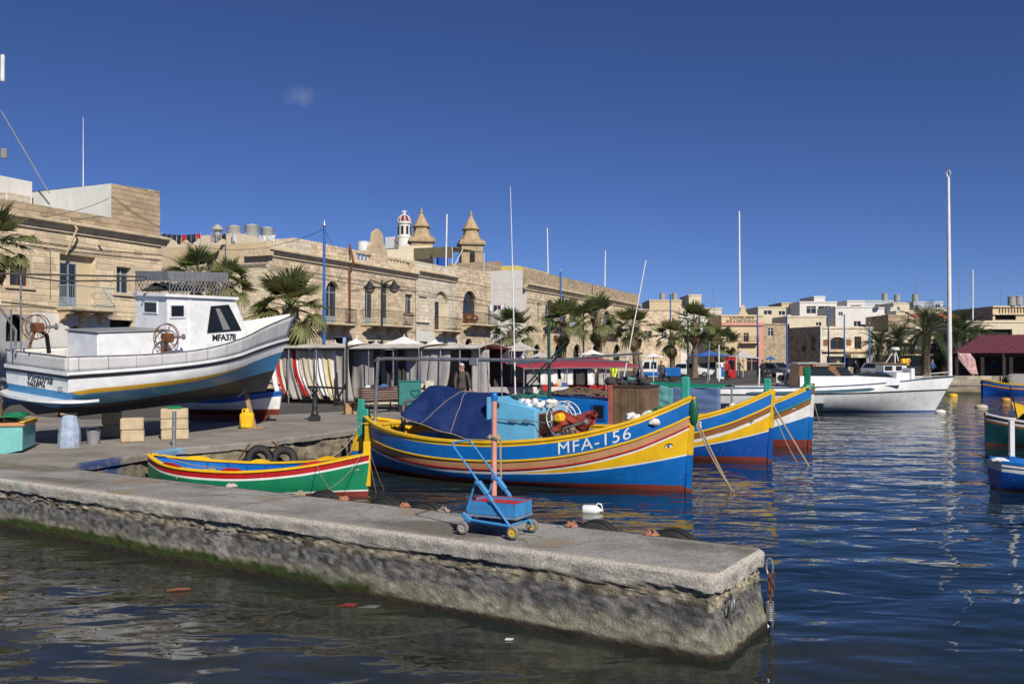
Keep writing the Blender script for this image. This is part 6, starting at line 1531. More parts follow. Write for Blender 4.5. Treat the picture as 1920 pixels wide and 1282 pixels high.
def washing(px0, px1, py, back, items, lab, hpx=16):
    a_ = at_roof(px0, py, back); c_ = at_roof(px1, py, back); t = thing('washing_line', lab, 'washing line', a_); d = c_ - a_
    b = MB(); b.tube(sag((0, 0, 0), d, .08), .012, 4); b.tube([(0, 0, -1.3), (0, 0, .1)], .03, 6); b.tube([tuple(d + Vector((0, 0, -1.3))), tuple(d + Vector((0, 0, .1)))], .03, 6); b.build('line', STEEL, t); n = len(items); hh = hpx * a_.y / FPX
    for i, k in enumerate(items):
        def fn(u, v, i=i): 
            s = (i + .06 + .88 * u / 6) / n; return d * s + Vector((.02 * math.sin(u * 2.1), .10 * math.sin(u * 1.3 + i) * v / 5, -.08 * 4 * s * (1 - s) - hh * (v / 5) * (.75 + .25 * math.sin(i * 2.3 + u * .3))))
        cloth(fn, 6, 5, WC[k], t, 'garment', .01)
washing(303, 376, 438, 3.0, 'nnnnrnnr', 'washing line of dark and red clothes left of the cowl', 18)
washing(396, 424, 438, 3.2, 'ssk', 'striped towels drying in front of the cowl', 16); washing(436, 460, 438, 3.2, 'bbw', 'pale blue clothes drying below the left roof tank', 18); washing(485, 516, 440, 3.0, 'bwww', 'white sheets drying below the right roof tank', 15)

# ---- pale narrow house
t, f = house('townhouse', 'pale narrow townhouse with tall arched balcony door under the olive awning', 779.5)
X1 = f(854, 560).x; zc = f(854, 530).z; zp = f(815, 496).z
dr_ = px_op(f, 815, 546, 841, 618, 'round'); bl = px_op(f, 784, 556, 800, 602); gd = px_op(f, 826, 640, 842, 700, 'round'); gd2 = px_op(f, 786, 640, 802, 700)
b = MB(); wall_open(b, 0.01, X1, 0, zc, [dr_, bl, gd, gd2]); b.build('wall', ST_C, t); infill(t, bl, 'blind'); surround(t, bl, m=ST_C, w=.3, th=.07); infill(t, gd, 'void', .3); infill(t, gd2, 'void', .3)
dl = (dr_[0], dr_[0] + (dr_[1] - dr_[0]) * .5, dr_[2], dr_[3] - .9, None); infill(t, dl, 'door', .36, BFR, 'balcony_door'); b = MB(); b.box((dl[1], .29, dr_[2]), (dr_[1], .4, dr_[3])); b.box((dr_[0], .29, dl[3]), (dl[1], .4, dr_[3])); b.build('recess_back', CREAM2, t)
cornice(t, .0, X1, zc, .55, .42); b = MB(); b.box((0.01, .0, zc + .55), (X1, .3, zp)); b.build('parapet', ST_C, t)
z0 = f(815, 622).z; bx = MB(); wall_open(bx, .012, X1 - .01, 0, z0, [gd, gd2], .03); o = bx.build('painted_band', WPL, t); o.location.y = -.035
balcony(t, f(813, 600).x, f(850, 600).x, f(830, 619).z, .9, 1.05, 3)
b = MB(); b.box((0.02, .3, zc), (X1, 10, zc + .1)); b.build('roof', MATS['roof_screed'], t)
wires(t, f, [[(779, 545), (820, 552), (854, 556)], [(779, 552), (854, 562)]])
# ---- orange stone house with brown arched door
t, f = house('townhouse', 'orange stone townhouse with brown arched door and flower balcony', 854.5)
X1 = f(920, 560).x; zt = f(920, 512).z; dr_ = px_op(f, 868, 545, 894, 606, 'round'); gd = px_op(f, 872, 634, 886, 700, 'round')
box_body(t, .01, X1, zt, 11, ST_B, [dr_, gd], ST_A); infill(t, dr_, 'door', .3, BFR, 'balcony_door'); infill(t, gd, 'void', .3)
bo = balcony(t, f(866, 600).x, f(917, 600).x, f(890, 608).z, 1.0, 1.0, 3)
b = MB(); b.box((.01, -.05, f(880, 532).z), (X1, -.002, f(880, 532).z + .15)); b.build('string_course', TRIM, t)
for px in (868, 880): q = f(px, 600); b = MB(); b.lathe([(.12, 0), (.18, .25), (.18, .3)], 10, Matrix.Translation((q.x, -.6, f(890, 608).z))); b.ball((q.x, -.6, f(890, 608).z + .5), .28, 10, 7, (1, 1, 1), .6); b.build('flower_pot', BRN, bo, smooth=True)
wires(t, f, [[(854, 556), (890, 560), (920, 566)], [(854, 562), (920, 574)]])
# olive awning on the roof
def awning_pts(px, py, back): return at_roof(px, py, back)
o_ = at_roof(846, 500, 3); t = thing('roof_awning', 'olive canvas awning on a frame above the pale townhouse', 'awning', o_); OLV = mat('olive_canvas', (.27, .235, .13), .85, .1, 2, .3, 10, .02)
A = [at_roof(776, 466, 6.5), at_roof(848, 463, 1.2), at_roof(908, 474, .6), at_roof(838, 472, 8)]
b = MB(); v = [tuple(p - o_) for p in A]; b.add(v, [(0, 1, 2, 3)]); dn = [tuple(p - o_ - Vector((0, 0, 1.0))) for p in A]; b.add([v[0], v[1], dn[1], dn[0]], [(0, 1, 2, 3)]); ob = b.build('canvas', OLV, t); so = ob.modifiers.new('t', 'SOLIDIFY'); so.thickness = .03
b = MB(); v2 = [at_roof(848, 464, 1.3), at_roof(848, 500, 1.3), at_roof(908, 475, .7), at_roof(888, 500, 4)]
b.tube([tuple(A[1] - o_), tuple(at_roof(848, 506, 1.3) - o_)], .05, 6); b.tube([tuple(at_roof(868, 467, 1.0) - o_), tuple(at_roof(851, 500, 1.2) - o_)], .04, 6); b.tube([tuple(at_roof(891, 471, .8) - o_), tuple(at_roof(900, 494, .8) - o_)], .04, 6); b.tube([tuple(at_roof(836, 480, 3) - o_), tuple(at_roof(836, 508, 3) - o_)], .05, 6); b.tube([tuple(A[2] - o_), tuple(at_roof(907, 512, .6) - o_)], .04, 6); b.build('frame', WFR, t)
b = MB(); p = at_roof(829, 496, 2.4) - o_; b.box(p - Vector((.5, .3, .7)), p + Vector((.5, .3, .6))); b.build('blue_cupboard', BLUE2, t)
b = MB(); p = at_roof(800, 480, 7) - o_; b.box(p - Vector((4.5, 1, 1.2)), p + Vector((.6, 1, .9))); b.build('back_wall', CREAM2, t)
rod(836, 500, 838, 402, 80, .07, WHT, 'flagpole', 'white flagpole with ball top left of the right church tower', 'flagpole', 'white flagpoles')

# ---- white side house and long house with rounded arches
t, f = house('townhouse', 'long weathered townhouse with white gable wall behind the palms', 987)
X1 = f(1197, 600).x; zc = f(1197, 579).z; zp = f(1080, 545).z + .1
A1_ = px_op(f, 1022, 562, 1040, 600, 'round'); A2_ = px_op(f, 1068, 572, 1084, 612, 'round'); A3_ = px_op(f, 1130, 582, 1146, 620, 'round'); A4_ = px_op(f, 1170, 585, 1182, 615, 'round'); w1 = px_op(f, 1007, 568, 1013, 600)
gd = [px_op(f, px, 645, px + 14, 690, 'round') for px in (1000, 1040, 1075, 1110, 1150)]
box_body(t, 0, X1, zc, 16, ST_A, [A1_, A2_, A3_, A4_, w1] + gd, WPL)
for a_ in (A1_, A2_, A3_, A4_): infill(t, a_, 'french', .34, GFR, 'balcony_door')
infill(t, w1, 'win', .2, WFR)
for g in gd: infill(t, g, 'void', .3)
cornice(t, -.4, X1 + .2, zc - .1, .7, .5); b = MB(); b.box((0, .02, zc + .6), (X1, .4, zc + 2.1)); b.build('parapet', ST_D, t)
b = MB(); b.box((-.02, .41, zc + .0), (.3, 16, zc + 2.0)); b.build('gable_parapet', WPL, t); b = MB(); b.box((-.025, 3.0, zc + 2.0), (.4, 16, zc + 3.0)); b.build('gable_crest', ST_D, t)
balcony(t, f(1016, 620).x, f(1046, 620).x, f(1030, 605).z, 1.0, 1.0, 3); balcony(t, f(1122, 620).x, f(1155, 620).x, f(1140, 624).z, 1.0, 1.0, 3)
bz0 = f(960, 600); bo = MB(); bo.box((-1.1, 4, f(930, 625).z - .15), (-.002, 10, f(930, 625).z)); bo_ = bo.build('side_balcony', WPL, t); b = MB()
for k in range(30): b.tube([(-1.05, 4.1 + k * .2, f(930, 625).z), (-1.05, 4.1 + k * .2, f(930, 625).z + 1.1)], .02, 4)
b.tube([(-1.05, 4.05, f(930, 625).z + 1.1), (-1.05, 10, f(930, 625).z + 1.1)], .03, 5); b.build('railing', IRON, bo_)
wires(t, f, [[(987, 560), (1050, 572), (1197, 592)], [(987, 566), (1197, 597)]])
z0 = zc + 2.1
b = MB(); b.box((f(1045, 540).x, 5, zc), (f(1098, 540).x, 11, f(1070, 520).z + 1.2)); b.build('yellow_roof_room', YELPL, t); b = MB(); b.box((f(1012, 540).x, 4, zc), (f(1044, 540).x, 9, f(1030, 523).z + .4)); b.build('red_roof_wall', mat('dusty_red_plaster', (.36, .14, .12), .9, .15), t)
xa, xb = f(1098, 540).x, f(1172, 540).x; b = MB(); b.prism([(xa, z0 - .5), (xb, z0 - .5), (lerp(xa, xb, .78), f(1145, 536).z + .6), (xa, f(1110, 540).z + .5)], 3.5, 4.0, axis=1); b.build('yellow_gable', YELPL, t)
tank(1001, 512, 526, 20, 6, ST_D, 'stone-coloured round tank on the long weathered townhouse')
washing(918, 946, 571, -.2, 'wkpw', 'clothes drying on the white gable balcony', 14)
rod(1028, 535, 1026, 427, 104, .09, WHT, 'flagpole', 'white flagpole on the long weathered townhouse, left of the blue pole', 'flagpole', 'white flagpoles', .06); rod(1134, 537, 1135, 470, 112, .09, WHT, 'flagpole', 'white flagpole above the yellow roof gable', 'flagpole', 'white flagpoles', .06)

# ---- church
CH = thing('church', 'parish church with two stone bell towers and a white lantern behind the houses', 'church', D(835, 640, 150)); co = Vector(CH.location)
def chp(px, py, Y): return D(px, py, Y) - co
def tower(px, dy):
    Y = 140; k = Y / FPX; ctr = chp(px, 520 + dy, Y)
    def zz(py): return chp(px, py + dy, Y).z - ctr.z
    q = math.sqrt(2); M = Matrix.Translation(ctr) @ Matrix.Rotation(R(45 + 10), 4, 'Z')
    b = MB(); b.lathe([(20 * k * q, 0), (20 * k * q, zz(456))], 4, M); b.lathe([(24 * k * q, zz(456)), (25 * k * q, zz(452)), (22 * k * q, zz(450)), (22 * k * q, zz(447))], 4, M); 
    b.lathe([(21 * k, zz(447)), (18 * k, zz(441)), (16 * k, zz(438)), (14.5 * k, zz(432)), (14 * k, zz(427))], 8, M)
    q = 1.06
    tw = b.build('bell_tower', mat('church_stone', (.43, .32, .19), .9, .2, 2, .4, 20, .03, stain=(.2, .14, .08), stain_amt=.5), CH)
    b = MB(); b.lathe([(14 * k * q, zz(428)), (17 * k * q, zz(426)), (17 * k * q, zz(424)), (14 * k * q, zz(423)), (3 * k, zz(401)), (2 * k, zz(400))], 8, M); b.build('spire', MATS['church_stone'], tw)
    b = MB(); b.lathe([(2 * k, zz(401)), (3.4 * k, zz(398)), (1.6 * k, zz(395)), (2.0 * k, zz(393)), (.3 * k, zz(390))], 8, M); b.build('finial', MATS['church_stone'], tw)
    for ax, ay in ((0, -1), (1, 0)):
        b = MB(); R2 = Matrix.Translation(ctr) @ Matrix.Rotation(R(10), 4, 'Z') @ Matrix.Rotation(0 if ay else R(90), 4, 'Z'); b.prism([(-5 * k, zz(500)), (5 * k, zz(500)), (5 * k, zz(474)), (3.5 * k, zz(469)), (0, zz(467)), (-3.5 * k, zz(469)), (-5 * k, zz(474))], -20.6 * k, -20.1 * k, axis=1, M=R2); b.build('belfry_opening', DARKV, tw)
tower(790, 0); tower(883, 5)
k = 160 / FPX; ctr = chp(758, 475, 160); z_ = lambda py: chp(758, py, 160).z - ctr.z; M = Matrix.Translation(ctr)
b = MB(); b.lathe([(17 * k, -3), (16 * k, z_(462)), (13 * k, z_(447)), (14 * k, z_(446)), (13.5 * k, z_(444)), (12 * k, z_(443)), (11.5 * k, z_(421)), (13.5 * k, z_(420)), (13.5 * k, z_(417)), (11.5 * k, z_(416))], 16, M); la = b.build('lantern', WPL, CH, smooth=True, angle=30)
b = MB(); b.lathe([(11.4 * k, z_(416)), (11 * k, z_(412)), (8.5 * k, z_(407)), (4 * k, z_(404)), (1 * k, z_(403))], 16, M); b.build('dome', mat('maroon_dome', (.18, .03, .035), .6), la, smooth=True)
for i in range(8):
    a = i * math.pi / 4 + .2; b = MB(); b.tube([Vector(ctr) + Vector((r * k * math.cos(a), r * k * math.sin(a), z_(py))) for r, py in ((11.9, 416), (11.5, 412), (9, 406.6), (4.3, 403.6), (1, 402.8))], .09, 5); b.build('dome_rib', WPL, la)
    b = MB(); R2 = M @ Matrix.Rotation(a + .39, 4, 'Z'); b.box((11.4 * k, -2.2 * k, z_(440)), (12.3 * k, 2.2 * k, z_(425)), R2); b.build('lantern_window', DARKV, la)
b = MB(); p = Vector(ctr); b.tube([p + Vector((0, 0, z_(403))), p + Vector((0, 0, z_(394)))], .13, 6); b.tube([p + Vector((-.45, 0, z_(397))), p + Vector((.45, 0, z_(397)))], .12, 6); b.ball(p + Vector((0, 0, z_(402))), .3, 8, 6); b.build('cross', WPL, la)
# air-conditioning units and roof clutter near the church
for px, py, w, h_, lab in ((734, 456, 12, 22, 'white outdoor unit stack on the roof left of the lantern'),):
    p = at_roof(px, py, 5); k = p.y / FPX; t = thing('roof_unit', lab, 'air conditioner', p - Vector((0, 0, h_ * k / 2)), SRZ); b = MB(); b.cbox((-w * k / 2, -.5, 0), (w * k / 2, .5, h_ * k), .04); b.build('casing', WFR, t)
    for kk in (.27, .73): b = MB(); b.lathe([(.1, 0), (.36, .02), (.38, .04)], 14, Matrix.Translation((0, -.505, h_ * k * kk)) @ Matrix.Rotation(R(90), 4, 'X')); b.build('fan_grille', GREYF, t)

# ---- houses across the end of the street and the far town, square to the view or turned a little
def block(label, px0, px1, py_top, Y, m, wins=(), rz=0.0, dep=9, name='town_house', cat='building', group=None, py_base=None, par=True, ms=None, style='win', fm=WFR):
    o_ = D(px0, 668, Y); t = thing(name, label, cat, (o_.x, o_.y, QUAY), rz, group); f = locate(t)
    x1 = f(px1, py_top).x; zt = f((px0 + px1) / 2, py_top).z
    ops = []
    for w_ in wins: ops.append(px_op(f, *w_[:4], w_[4] if len(w_) > 4 else None))
    b = MB(); wall_open(b, 0, x1, 0, zt, ops, .25); b.build('wall', m, t)
    b = MB(); ms = ms or m
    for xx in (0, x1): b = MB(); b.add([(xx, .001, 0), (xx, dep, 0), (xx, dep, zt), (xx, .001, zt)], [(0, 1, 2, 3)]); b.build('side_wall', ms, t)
    b = MB(); b.box((0.02, .26, zt - .5), (x1 - .02, dep, zt - .3)); b.build('roof', MATS['roof_screed'], t)
    if par: b = MB(); b.box((-.08, -.1, zt - .25), (x1 + .08, -.002, zt - .02)); b.build('coping', m, t)
    for o in ops: infill(t, o, style, .2, fm)
    return t, f, x1, zt
block('brown stone house closing the street right of the long townhouse', 1199, 1275, 579, 138, ST_B, [(1208, 620, 1222, 634), (1240, 622, 1250, 636)])
t, f, x1, zt = block('white house with wooden shutters left of the restaurant', 1276, 1352, 592, 140, WPL, [(1334, 618, 1346, 648), (1296, 622, 1306, 645)], fm=BFR); 
t, f, x1, zt = block('cream and pink restaurant building lettered Duncan Bar & Restaurant', 1353, 1431, 590, 132, CREAM, [(1361, 617, 1371, 640), (1394, 624, 1404, 641), (1362, 668, 1378, 700), (1400, 668, 1420, 700)], fm=PINKPL, name='restaurant')
z0 = f(1390, 607).z; b = MB(); b.box((-.05, -.25, z0 - .25), (x1 + .05, -.003, z0 + .2)); b.build('pink_cornice', PINKPL, t); b = MB(); b.box((x1 - .7, -.06, 0), (x1 + .02, -.003, z0 - .26)); b.build('pink_quoin', PINKPL, t)
a_ = px_op(f, 1393, 623, 1405, 641); b = MB(); b.box((a_[0] - .5, -.9, a_[2] - .2), (a_[1] + 1.2, -.003, a_[2] - .02)); bo_ = b.build('balcony', CREAM, t); b = MB()
for k in range(16): b.tube([(lerp(a_[0] - .45, a_[1] + 1.15, k / 15), -.85, a_[2]), (lerp(a_[0] - .45, a_[1] + 1.15, k / 15), -.85, a_[2] + .9)], .025, 4)
b.build('railing', IRON, bo_)
b = MB(); xm = f(1393, 580).x; w_ = 10 * 132 / FPX; b.prism([(xm - w_, zt - .02), (xm + w_, zt - .02), (xm + w_ * .55, zt + .5), (xm + w_ * .35, zt + 1.3), (xm, zt + 1.5), (xm - w_ * .35, zt + 1.3), (xm - w_ * .55, zt + .5)], -.02, .3, axis=1); b.build('crest', CREAM, t)
DKB = mat('dark_brown_lettering', (.05, .025, .015), .6); q = f(1391, 595); lettering('DUNCAN', .80, DKB, t, plane_M((q.x, -.02, q.z), (1, 0, 0), (0, 0, 1)), bold=.02); q = f(1391, 602.3); lettering('BAR & RESTAURANT', .50, DKB, t, plane_M((q.x, -.02, q.z), (1, 0, 0), (0, 0, 1)), bold=.012)
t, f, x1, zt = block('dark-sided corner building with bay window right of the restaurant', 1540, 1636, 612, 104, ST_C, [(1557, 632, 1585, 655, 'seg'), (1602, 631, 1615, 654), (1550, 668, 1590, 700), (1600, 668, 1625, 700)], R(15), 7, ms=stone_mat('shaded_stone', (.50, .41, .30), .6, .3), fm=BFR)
b = MB(); z0 = f(1590, 657).z; b.box((-.1, -.35, z0 - .15), (x1, -.003, z0 + .12)); b.build('ledge', TRIM, t)
for k, y in enumerate((1.2, 3.1, 5.0)): b = MB(); b.box((-.03, y, 2.7), (-.003, y + .8, 4.3)); b.build('window', PANE, t)
for px in (1548, 1591): q = f(px, 642); b = MB(); b.cbox((q.x - .3, -.06, q.z - .35), (q.x + .3, -.003, q.z + .35), .02); b.build('wall_plaque', BRN, t)
b = MB(); a_ = f(1600, 664); b.prism([(a_.x - 1.3, a_.z), (a_.x + 1.8, a_.z), (a_.x + 1.8, a_.z - .4), (a_.x - 1.3, a_.z - .4)], -1.4, -.01, axis=1); b.build('awning', CREAM2, t)
t, f, x1, zt = block('cream seafront restaurant with arched window and black signboard', 1637, 1782, 622, 118, CREAM2, [(1717, 632, 1744, 662, 'round'), (1645, 640, 1654, 658), (1662, 636, 1672, 656), (1690, 668, 1770, 705)], fm=BFR, name='restaurant')
a_ = px_op(f, 1674, 644, 1752, 660); b = MB(); b.box((a_[0], -.5, a_[2]), (a_[1], -.35, a_[3])); sg = b.build('signboard', BLACKP, t); lettering('HARBOUR LIGHTS', .62, mat('grey_lettering', (.42, .42, .44), .5), sg, plane_M(((a_[0] + a_[1]) / 2, -.51, (a_[2] + a_[3]) / 2), (1, 0, 0), (0, 0, 1)))
z0 = f(1700, 664).z; b = MB(); b.box((-.1, -1.5, z0 - .15), (x1, -.003, z0)); b.build('ledge', TRIM, t)
t, f, x1, zt = block('sunlit cream house with a dark upper opening behind the red-roofed shelter', 1812, 1960, 601, 112, CREAM2, [(1838, 617, 1898, 630), (1850, 668, 1900, 700)], fm=BFR, style='void')
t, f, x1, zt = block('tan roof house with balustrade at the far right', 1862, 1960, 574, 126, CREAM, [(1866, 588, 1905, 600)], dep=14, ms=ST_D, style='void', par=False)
for k in range(13): link_copy(balm, 'baluster', t, Matrix.Translation((1.0 + k * .42, -.12, zt - 1.0)) @ Matrix.Diagonal((1.6, 1.6, 1.5, 1)))
b = MB(); b.box((-.1, -.25, zt - .16), (x1, -.003, zt + .05)); b.box((-.1, -.25, zt - 1.2), (x1, -.003, zt - 1.0)); b.build('balustrade_rail', TRIM, t)
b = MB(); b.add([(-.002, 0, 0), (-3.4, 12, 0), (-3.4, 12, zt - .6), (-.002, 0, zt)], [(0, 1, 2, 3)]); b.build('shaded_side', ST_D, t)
tw = [('cream block with balcony behind the restaurant roof', 1422, 1476, 575, 165, CREAM2, [(1432, 582, 1447, 590), (1460, 583, 1472, 591)]), ('beige roof room above the cream block', 1466, 1500, 567, 178, CREAM, []), ('white modern block with glass balcony', 1500, 1569, 565, 172, WPL, [(1512, 574, 1530, 588), (1534, 574, 1558, 582)]), ('white penthouse topping the modern block', 1527, 1547, 555, 180, WPL, []), ('cream terrace house below the modern block', 1477, 1549, 592, 150, CREAM2, [(1530, 604, 1540, 611)]), ('white town house left of the flat roof awning', 1567, 1635, 574, 150, WPL, [(1601, 602, 1614, 612), (1572, 585, 1580, 592)]), ('white roof slab house behind the town house', 1589, 1621, 563, 175, WPL, [(1595, 572, 1615, 577)]), ('pale blue-grey block on the skyline', 1620, 1679, 563, 178, PALEB, [(1641, 570, 1648, 576), (1654, 570, 1672, 576)]), ('pinkish white block below the pale blue one', 1614, 1681, 576, 162, WPL, [(1654, 590, 1670, 600)]), ('cream block with one small window on the skyline', 1676, 1705, 567, 170, CREAM2, [(1681, 575, 1687, 581)]), ('pale grey block with roof aerial on the skyline', 1714, 1768, 565, 175, PALEB, [(1720, 573, 1728, 577), (1754, 571, 1763, 577)]), ('pale cream block behind the tall white mast', 1729, 1779, 577, 165, CREAM2, []), ('low pale house behind the date palms', 1681, 1730, 582, 158, CREAM2, [(1697, 583, 1704, 590)]), ('grey-sided house under the skyline blocks', 1666, 1716, 590, 140, ST_D, []), ('beige house with pipes behind the brown stone house', 1218, 1278, 562, 158, CREAM, []), ('cream stair tower on the skyline', 1292, 1315, 552, 165, CREAM2, []), ('long cream house behind the white shuttered house', 1276, 1353, 577, 155, CREAM2, [(1280, 583, 1290, 592), (1308, 583, 1318, 592)]), ('dull wall behind the narrow street', 1431, 1480, 606, 150, ST_D, [(1440, 615, 1450, 630)]), ('white block filling the narrow street gap', 1425, 1482, 590, 168, WPL, [(1455, 595, 1466, 606)])]
for lab, a_, c_, tp_, Y, m, wi in tw: block(lab, a_, c_, tp_, Y, m, wi, group='far town houses')
def red_awn(px0, px1, py0, py1, Y, lab):
    p = D((px0 + px1) / 2, py1, Y); k = Y / FPX; w = (px1 - px0) * k / 2; h_ = (py1 - py0) * k; t = thing('roof_awning', lab, 'awning', p, 0, 'orange roof awnings'); b = MB(); b.prism([(0, 0), (0, .05), (2.5, h_), (2.5, h_ - .05)], -w, w, axis=0); b.build('canvas', mat('orange_red_canvas', (.42, .11, .05), .85, .12, 2), t); b = MB(); b.tube([(-w, 0, -2), (-w, 0, 0)], .06, 5); b.tube([(w, 0, -2), (w, 0, 0)], .06, 5); b.tube([(-w, 2.45, -2), (-w, 2.45, h_ - .06)], .06, 5); b.tube([(w, 2.45, -2), (w, 2.45, h_ - .06)], .06, 5); b.build('legs', WFR, t)
red_awn(1717, 1748, 586, 596, 128, 'orange-red roof awning above the left date palms'); red_awn(1771, 1804, 587, 597, 128, 'orange-red roof awning right of the tall white mast')
def vtank(px, py, r, h_, Y, lab, m=TANK): p = D(px, py, Y); t = thing('water_tank', lab, 'water tank', p, 0, 'roof water tanks'); b = MB(); b.lathe([(r, 0), (r * 1.03, h_ * .5), (r, h_), (r * .3, h_ * 1.12)], 14); b.build('body', m, t, smooth=True, angle=40); b = MB(); b.lathe([(r * 1.08, h_ * .96), (r * 1.08, h_ * 1.02)], 14); b.build('rim', m, t)
for px, py, lab in ((1659, 563, 'dark tank on the pale blue-grey block'), (1682, 566, 'twin silver tanks left of the skyline aerial'), (1897, 573, 'silver tank on the tan roof house, left'), (1910, 572, 'silver tank on the tan roof house, right'), (1265, 563, 'grey tank above the beige piped house'), (1242, 563, 'pale tank beside the beige piped house'), (1722, 585, 'grey tank above the low pale house'), (1716, 565, 'black tank at the foot of the skyline aerial')): vtank(px, py, .5, 1.2, 126 if px > 1800 else 160, lab)
for a_ in ((1387, 576, 1386, 396, 131, .18, 'tall white flagpole rising behind the restaurant crest', .11), (1824, 602, 1824, 506, 112, .10, 'white pole on the house right of the tall mast', .08), (1717, 580, 1717, 520, 165, .08, 'thin skyline aerial above the low houses', .05), (1294, 560, 1294, 500, 160, .06, 'thin aerial by the cream stair tower', .04), (1339, 590, 1338, 525, 140, .06, 'thin aerial left of the restaurant crest', .04), (1798, 590, 1798, 510, 130, .06, 'thin television aerial right of the tall mast', .04), (1877, 574, 1877, 514, 130, .05, 'thin aerial on the tan roof house', .03)):
    rod(a_[0], a_[1], a_[2], a_[3], a_[4], a_[5], WHT if a_[5] > .09 else STEEL, 'flagpole' if a_[5] > .09 else 'roof_aerial', a_[6], 'flagpole' if a_[5] > .09 else 'aerial', None, a_[7])
# ================================================================== PALMS
def leaf_mat(name, c, tr=.35):
    if name in MATS: return MATS[name]
    m = mat(name, c, .5, .35, 5, 0, spec=.4); nt = m.node_tree; bs = nt.nodes['Principled BSDF']; out = nt.nodes['Material Output']
    tl = nt.nodes.new('ShaderNodeBsdfTranslucent'); tl.inputs[0].default_value = (c[0] * 1.6, c[1] * 1.5, c[2], 1)
    mx = nt.nodes.new('ShaderNodeMixShader'); mx.inputs[0].default_value = tr; nt.links.new(bs.outputs[0], mx.inputs[1]); nt.links.new(tl.outputs[0], mx.inputs[2]); nt.links.new(mx.outputs[0], out.inputs[0]); return m
LEAF = leaf_mat('palm_leaf_green', (.13, .165, .06)); LEAF2 = leaf_mat('palm_leaf_olive', (.18, .19, .08)); DEADL = leaf_mat('dry_palm_leaf', (.24, .155, .075), .2); DATEL = leaf_mat('date_palm_leaf', (.06, .09, .038))
BARK = mat('palm_bark', (.17, .125, .085), .95, .4, 6, .9, 14, .06)
def fan_frond(seed, pet, rad, droop, nseg, m, spread=105):
    rr = random.Random(seed); b = MB(); pts = [Vector((pet * t, 0, .10 * math.sin(t * 1.6) - .10 * droop * t * t)) for t in (0, .33, .66, 1)]
    b.tube(pts, [.028, .022, .017, .013], 5); base = pts[-1]; dr = (pts[-1] - pts[-2]).normalized()
    for k in range(nseg):
        a = R(lerp(-spread, spread, (k + .5) / nseg) + rr.uniform(-3, 3)); L = rad * (1.0 - .22 * abs(a) / R(110)) * rr.uniform(.88, 1.08); d = Vector((math.cos(a), math.sin(a), 0)); n = Vector((-d.y, d.x, 0)); w = rad * .052
        prev = None; cup = .30 * abs(math.sin(a))
        row = []
        for t, ww in ((0, .25), (.35, 1.0), (.7, .7), (.92, .25), (1.0, .03)):
            z = cup * t * L * .8 - droop * L * (t ** 2.4) * .75 * rr.uniform(.85, 1.15); p = base + d * L * t * (1 - .16 * droop * t) + Vector((0, 0, z))
            row.append((p - n * w * ww, p + Vector((0, 0, -.012 * ww)), p + n * w * ww))
        for (a0, a1, a2), (c0, c1, c2) in zip(row, row[1:]): b.add([a0, a1, a2, c0, c1, c2], [(0, 3, 4, 1), (1, 4, 5, 2)])
    return b.mesh('frond', m)
def date_frond(seed, L, curve, m):
    rr = random.Random(seed); b = MB(); n = 26; sp_ = [Vector((L * t * (1 - .10 * curve * t), 0, L * (.42 * t - (.30 + .5 * curve) * t * t))) for t in [i / n for i in range(n + 1)]]
    b.tube(sp_[::3] + [sp_[-1]], .02, 4)
    for i in range(3, n):
        t = i / n; ll = L * .26 * math.sin(math.pi * min(1, .12 + t * .88)) ** .6 * rr.uniform(.85, 1.1); ax = (sp_[i + 1] - sp_[i]).normalized()
        for sd in (-1, 1):
            d = (ax * .75 + Vector((0, sd, .35)) * .75).normalized(); p = sp_[i]; q = p + d * ll + Vector((0, 0, -.12 * ll)); md = p.lerp(q, .5) + Vector((0, 0, .05 * ll)); w = ax * ll * .05
            b.add([p - w * .6, p + w * .6, md + w, md - w, q], [(0, 1, 2, 3), (3, 2, 4)])
    return b.mesh('frond', m)
FANS = [fan_frond(1, .75, .80, .25, 22, LEAF), fan_frond(2, .85, .85, .55, 22, LEAF), fan_frond(3, .9, .8, .95, 20, LEAF2), fan_frond(4, .7, .9, .12, 24, LEAF2)]
DEAD = [fan_frond(8, .7, .65, 1.3, 14, DEADL, 75), fan_frond(9, .75, .6, 1.5, 14, DEADL, 60)]
DATES = [date_frond(5, 2.6, .35, DATEL), date_frond(6, 2.8, .6, DATEL), date_frond(7, 2.5, .9, DATEL)]
def palm_trunk(t, h, r, skirt, rough=.03):
    b = MB(); n = int(h / .10) + 2; w = 14; rr = random.Random(int(h * 100))
    for i in range(n + 1):
        z = h * i / n; k = z / h; rad = r * (1.35 - .45 * min(1, k * 4)) if k < .25 else r * (.92 + skirt * max(0, (k - .75) / .25))
        for j in range(w): a = 2 * math.pi * j / w; q = rad + rough * (rr.random() - .3) + (.02 if i % 2 else 0); b.v.append((q * math.cos(a) + .06 * math.sin(k * 2.5), q * math.sin(a), z))
    for i in range(n):
        for j in range(w): b.f.append((i * w + j, i * w + (j + 1) % w, (i + 1) * w + (j + 1) % w, (i + 1) * w + j)); b.m.append(0)
    b.build('trunk', BARK, t, smooth=True, angle=30)
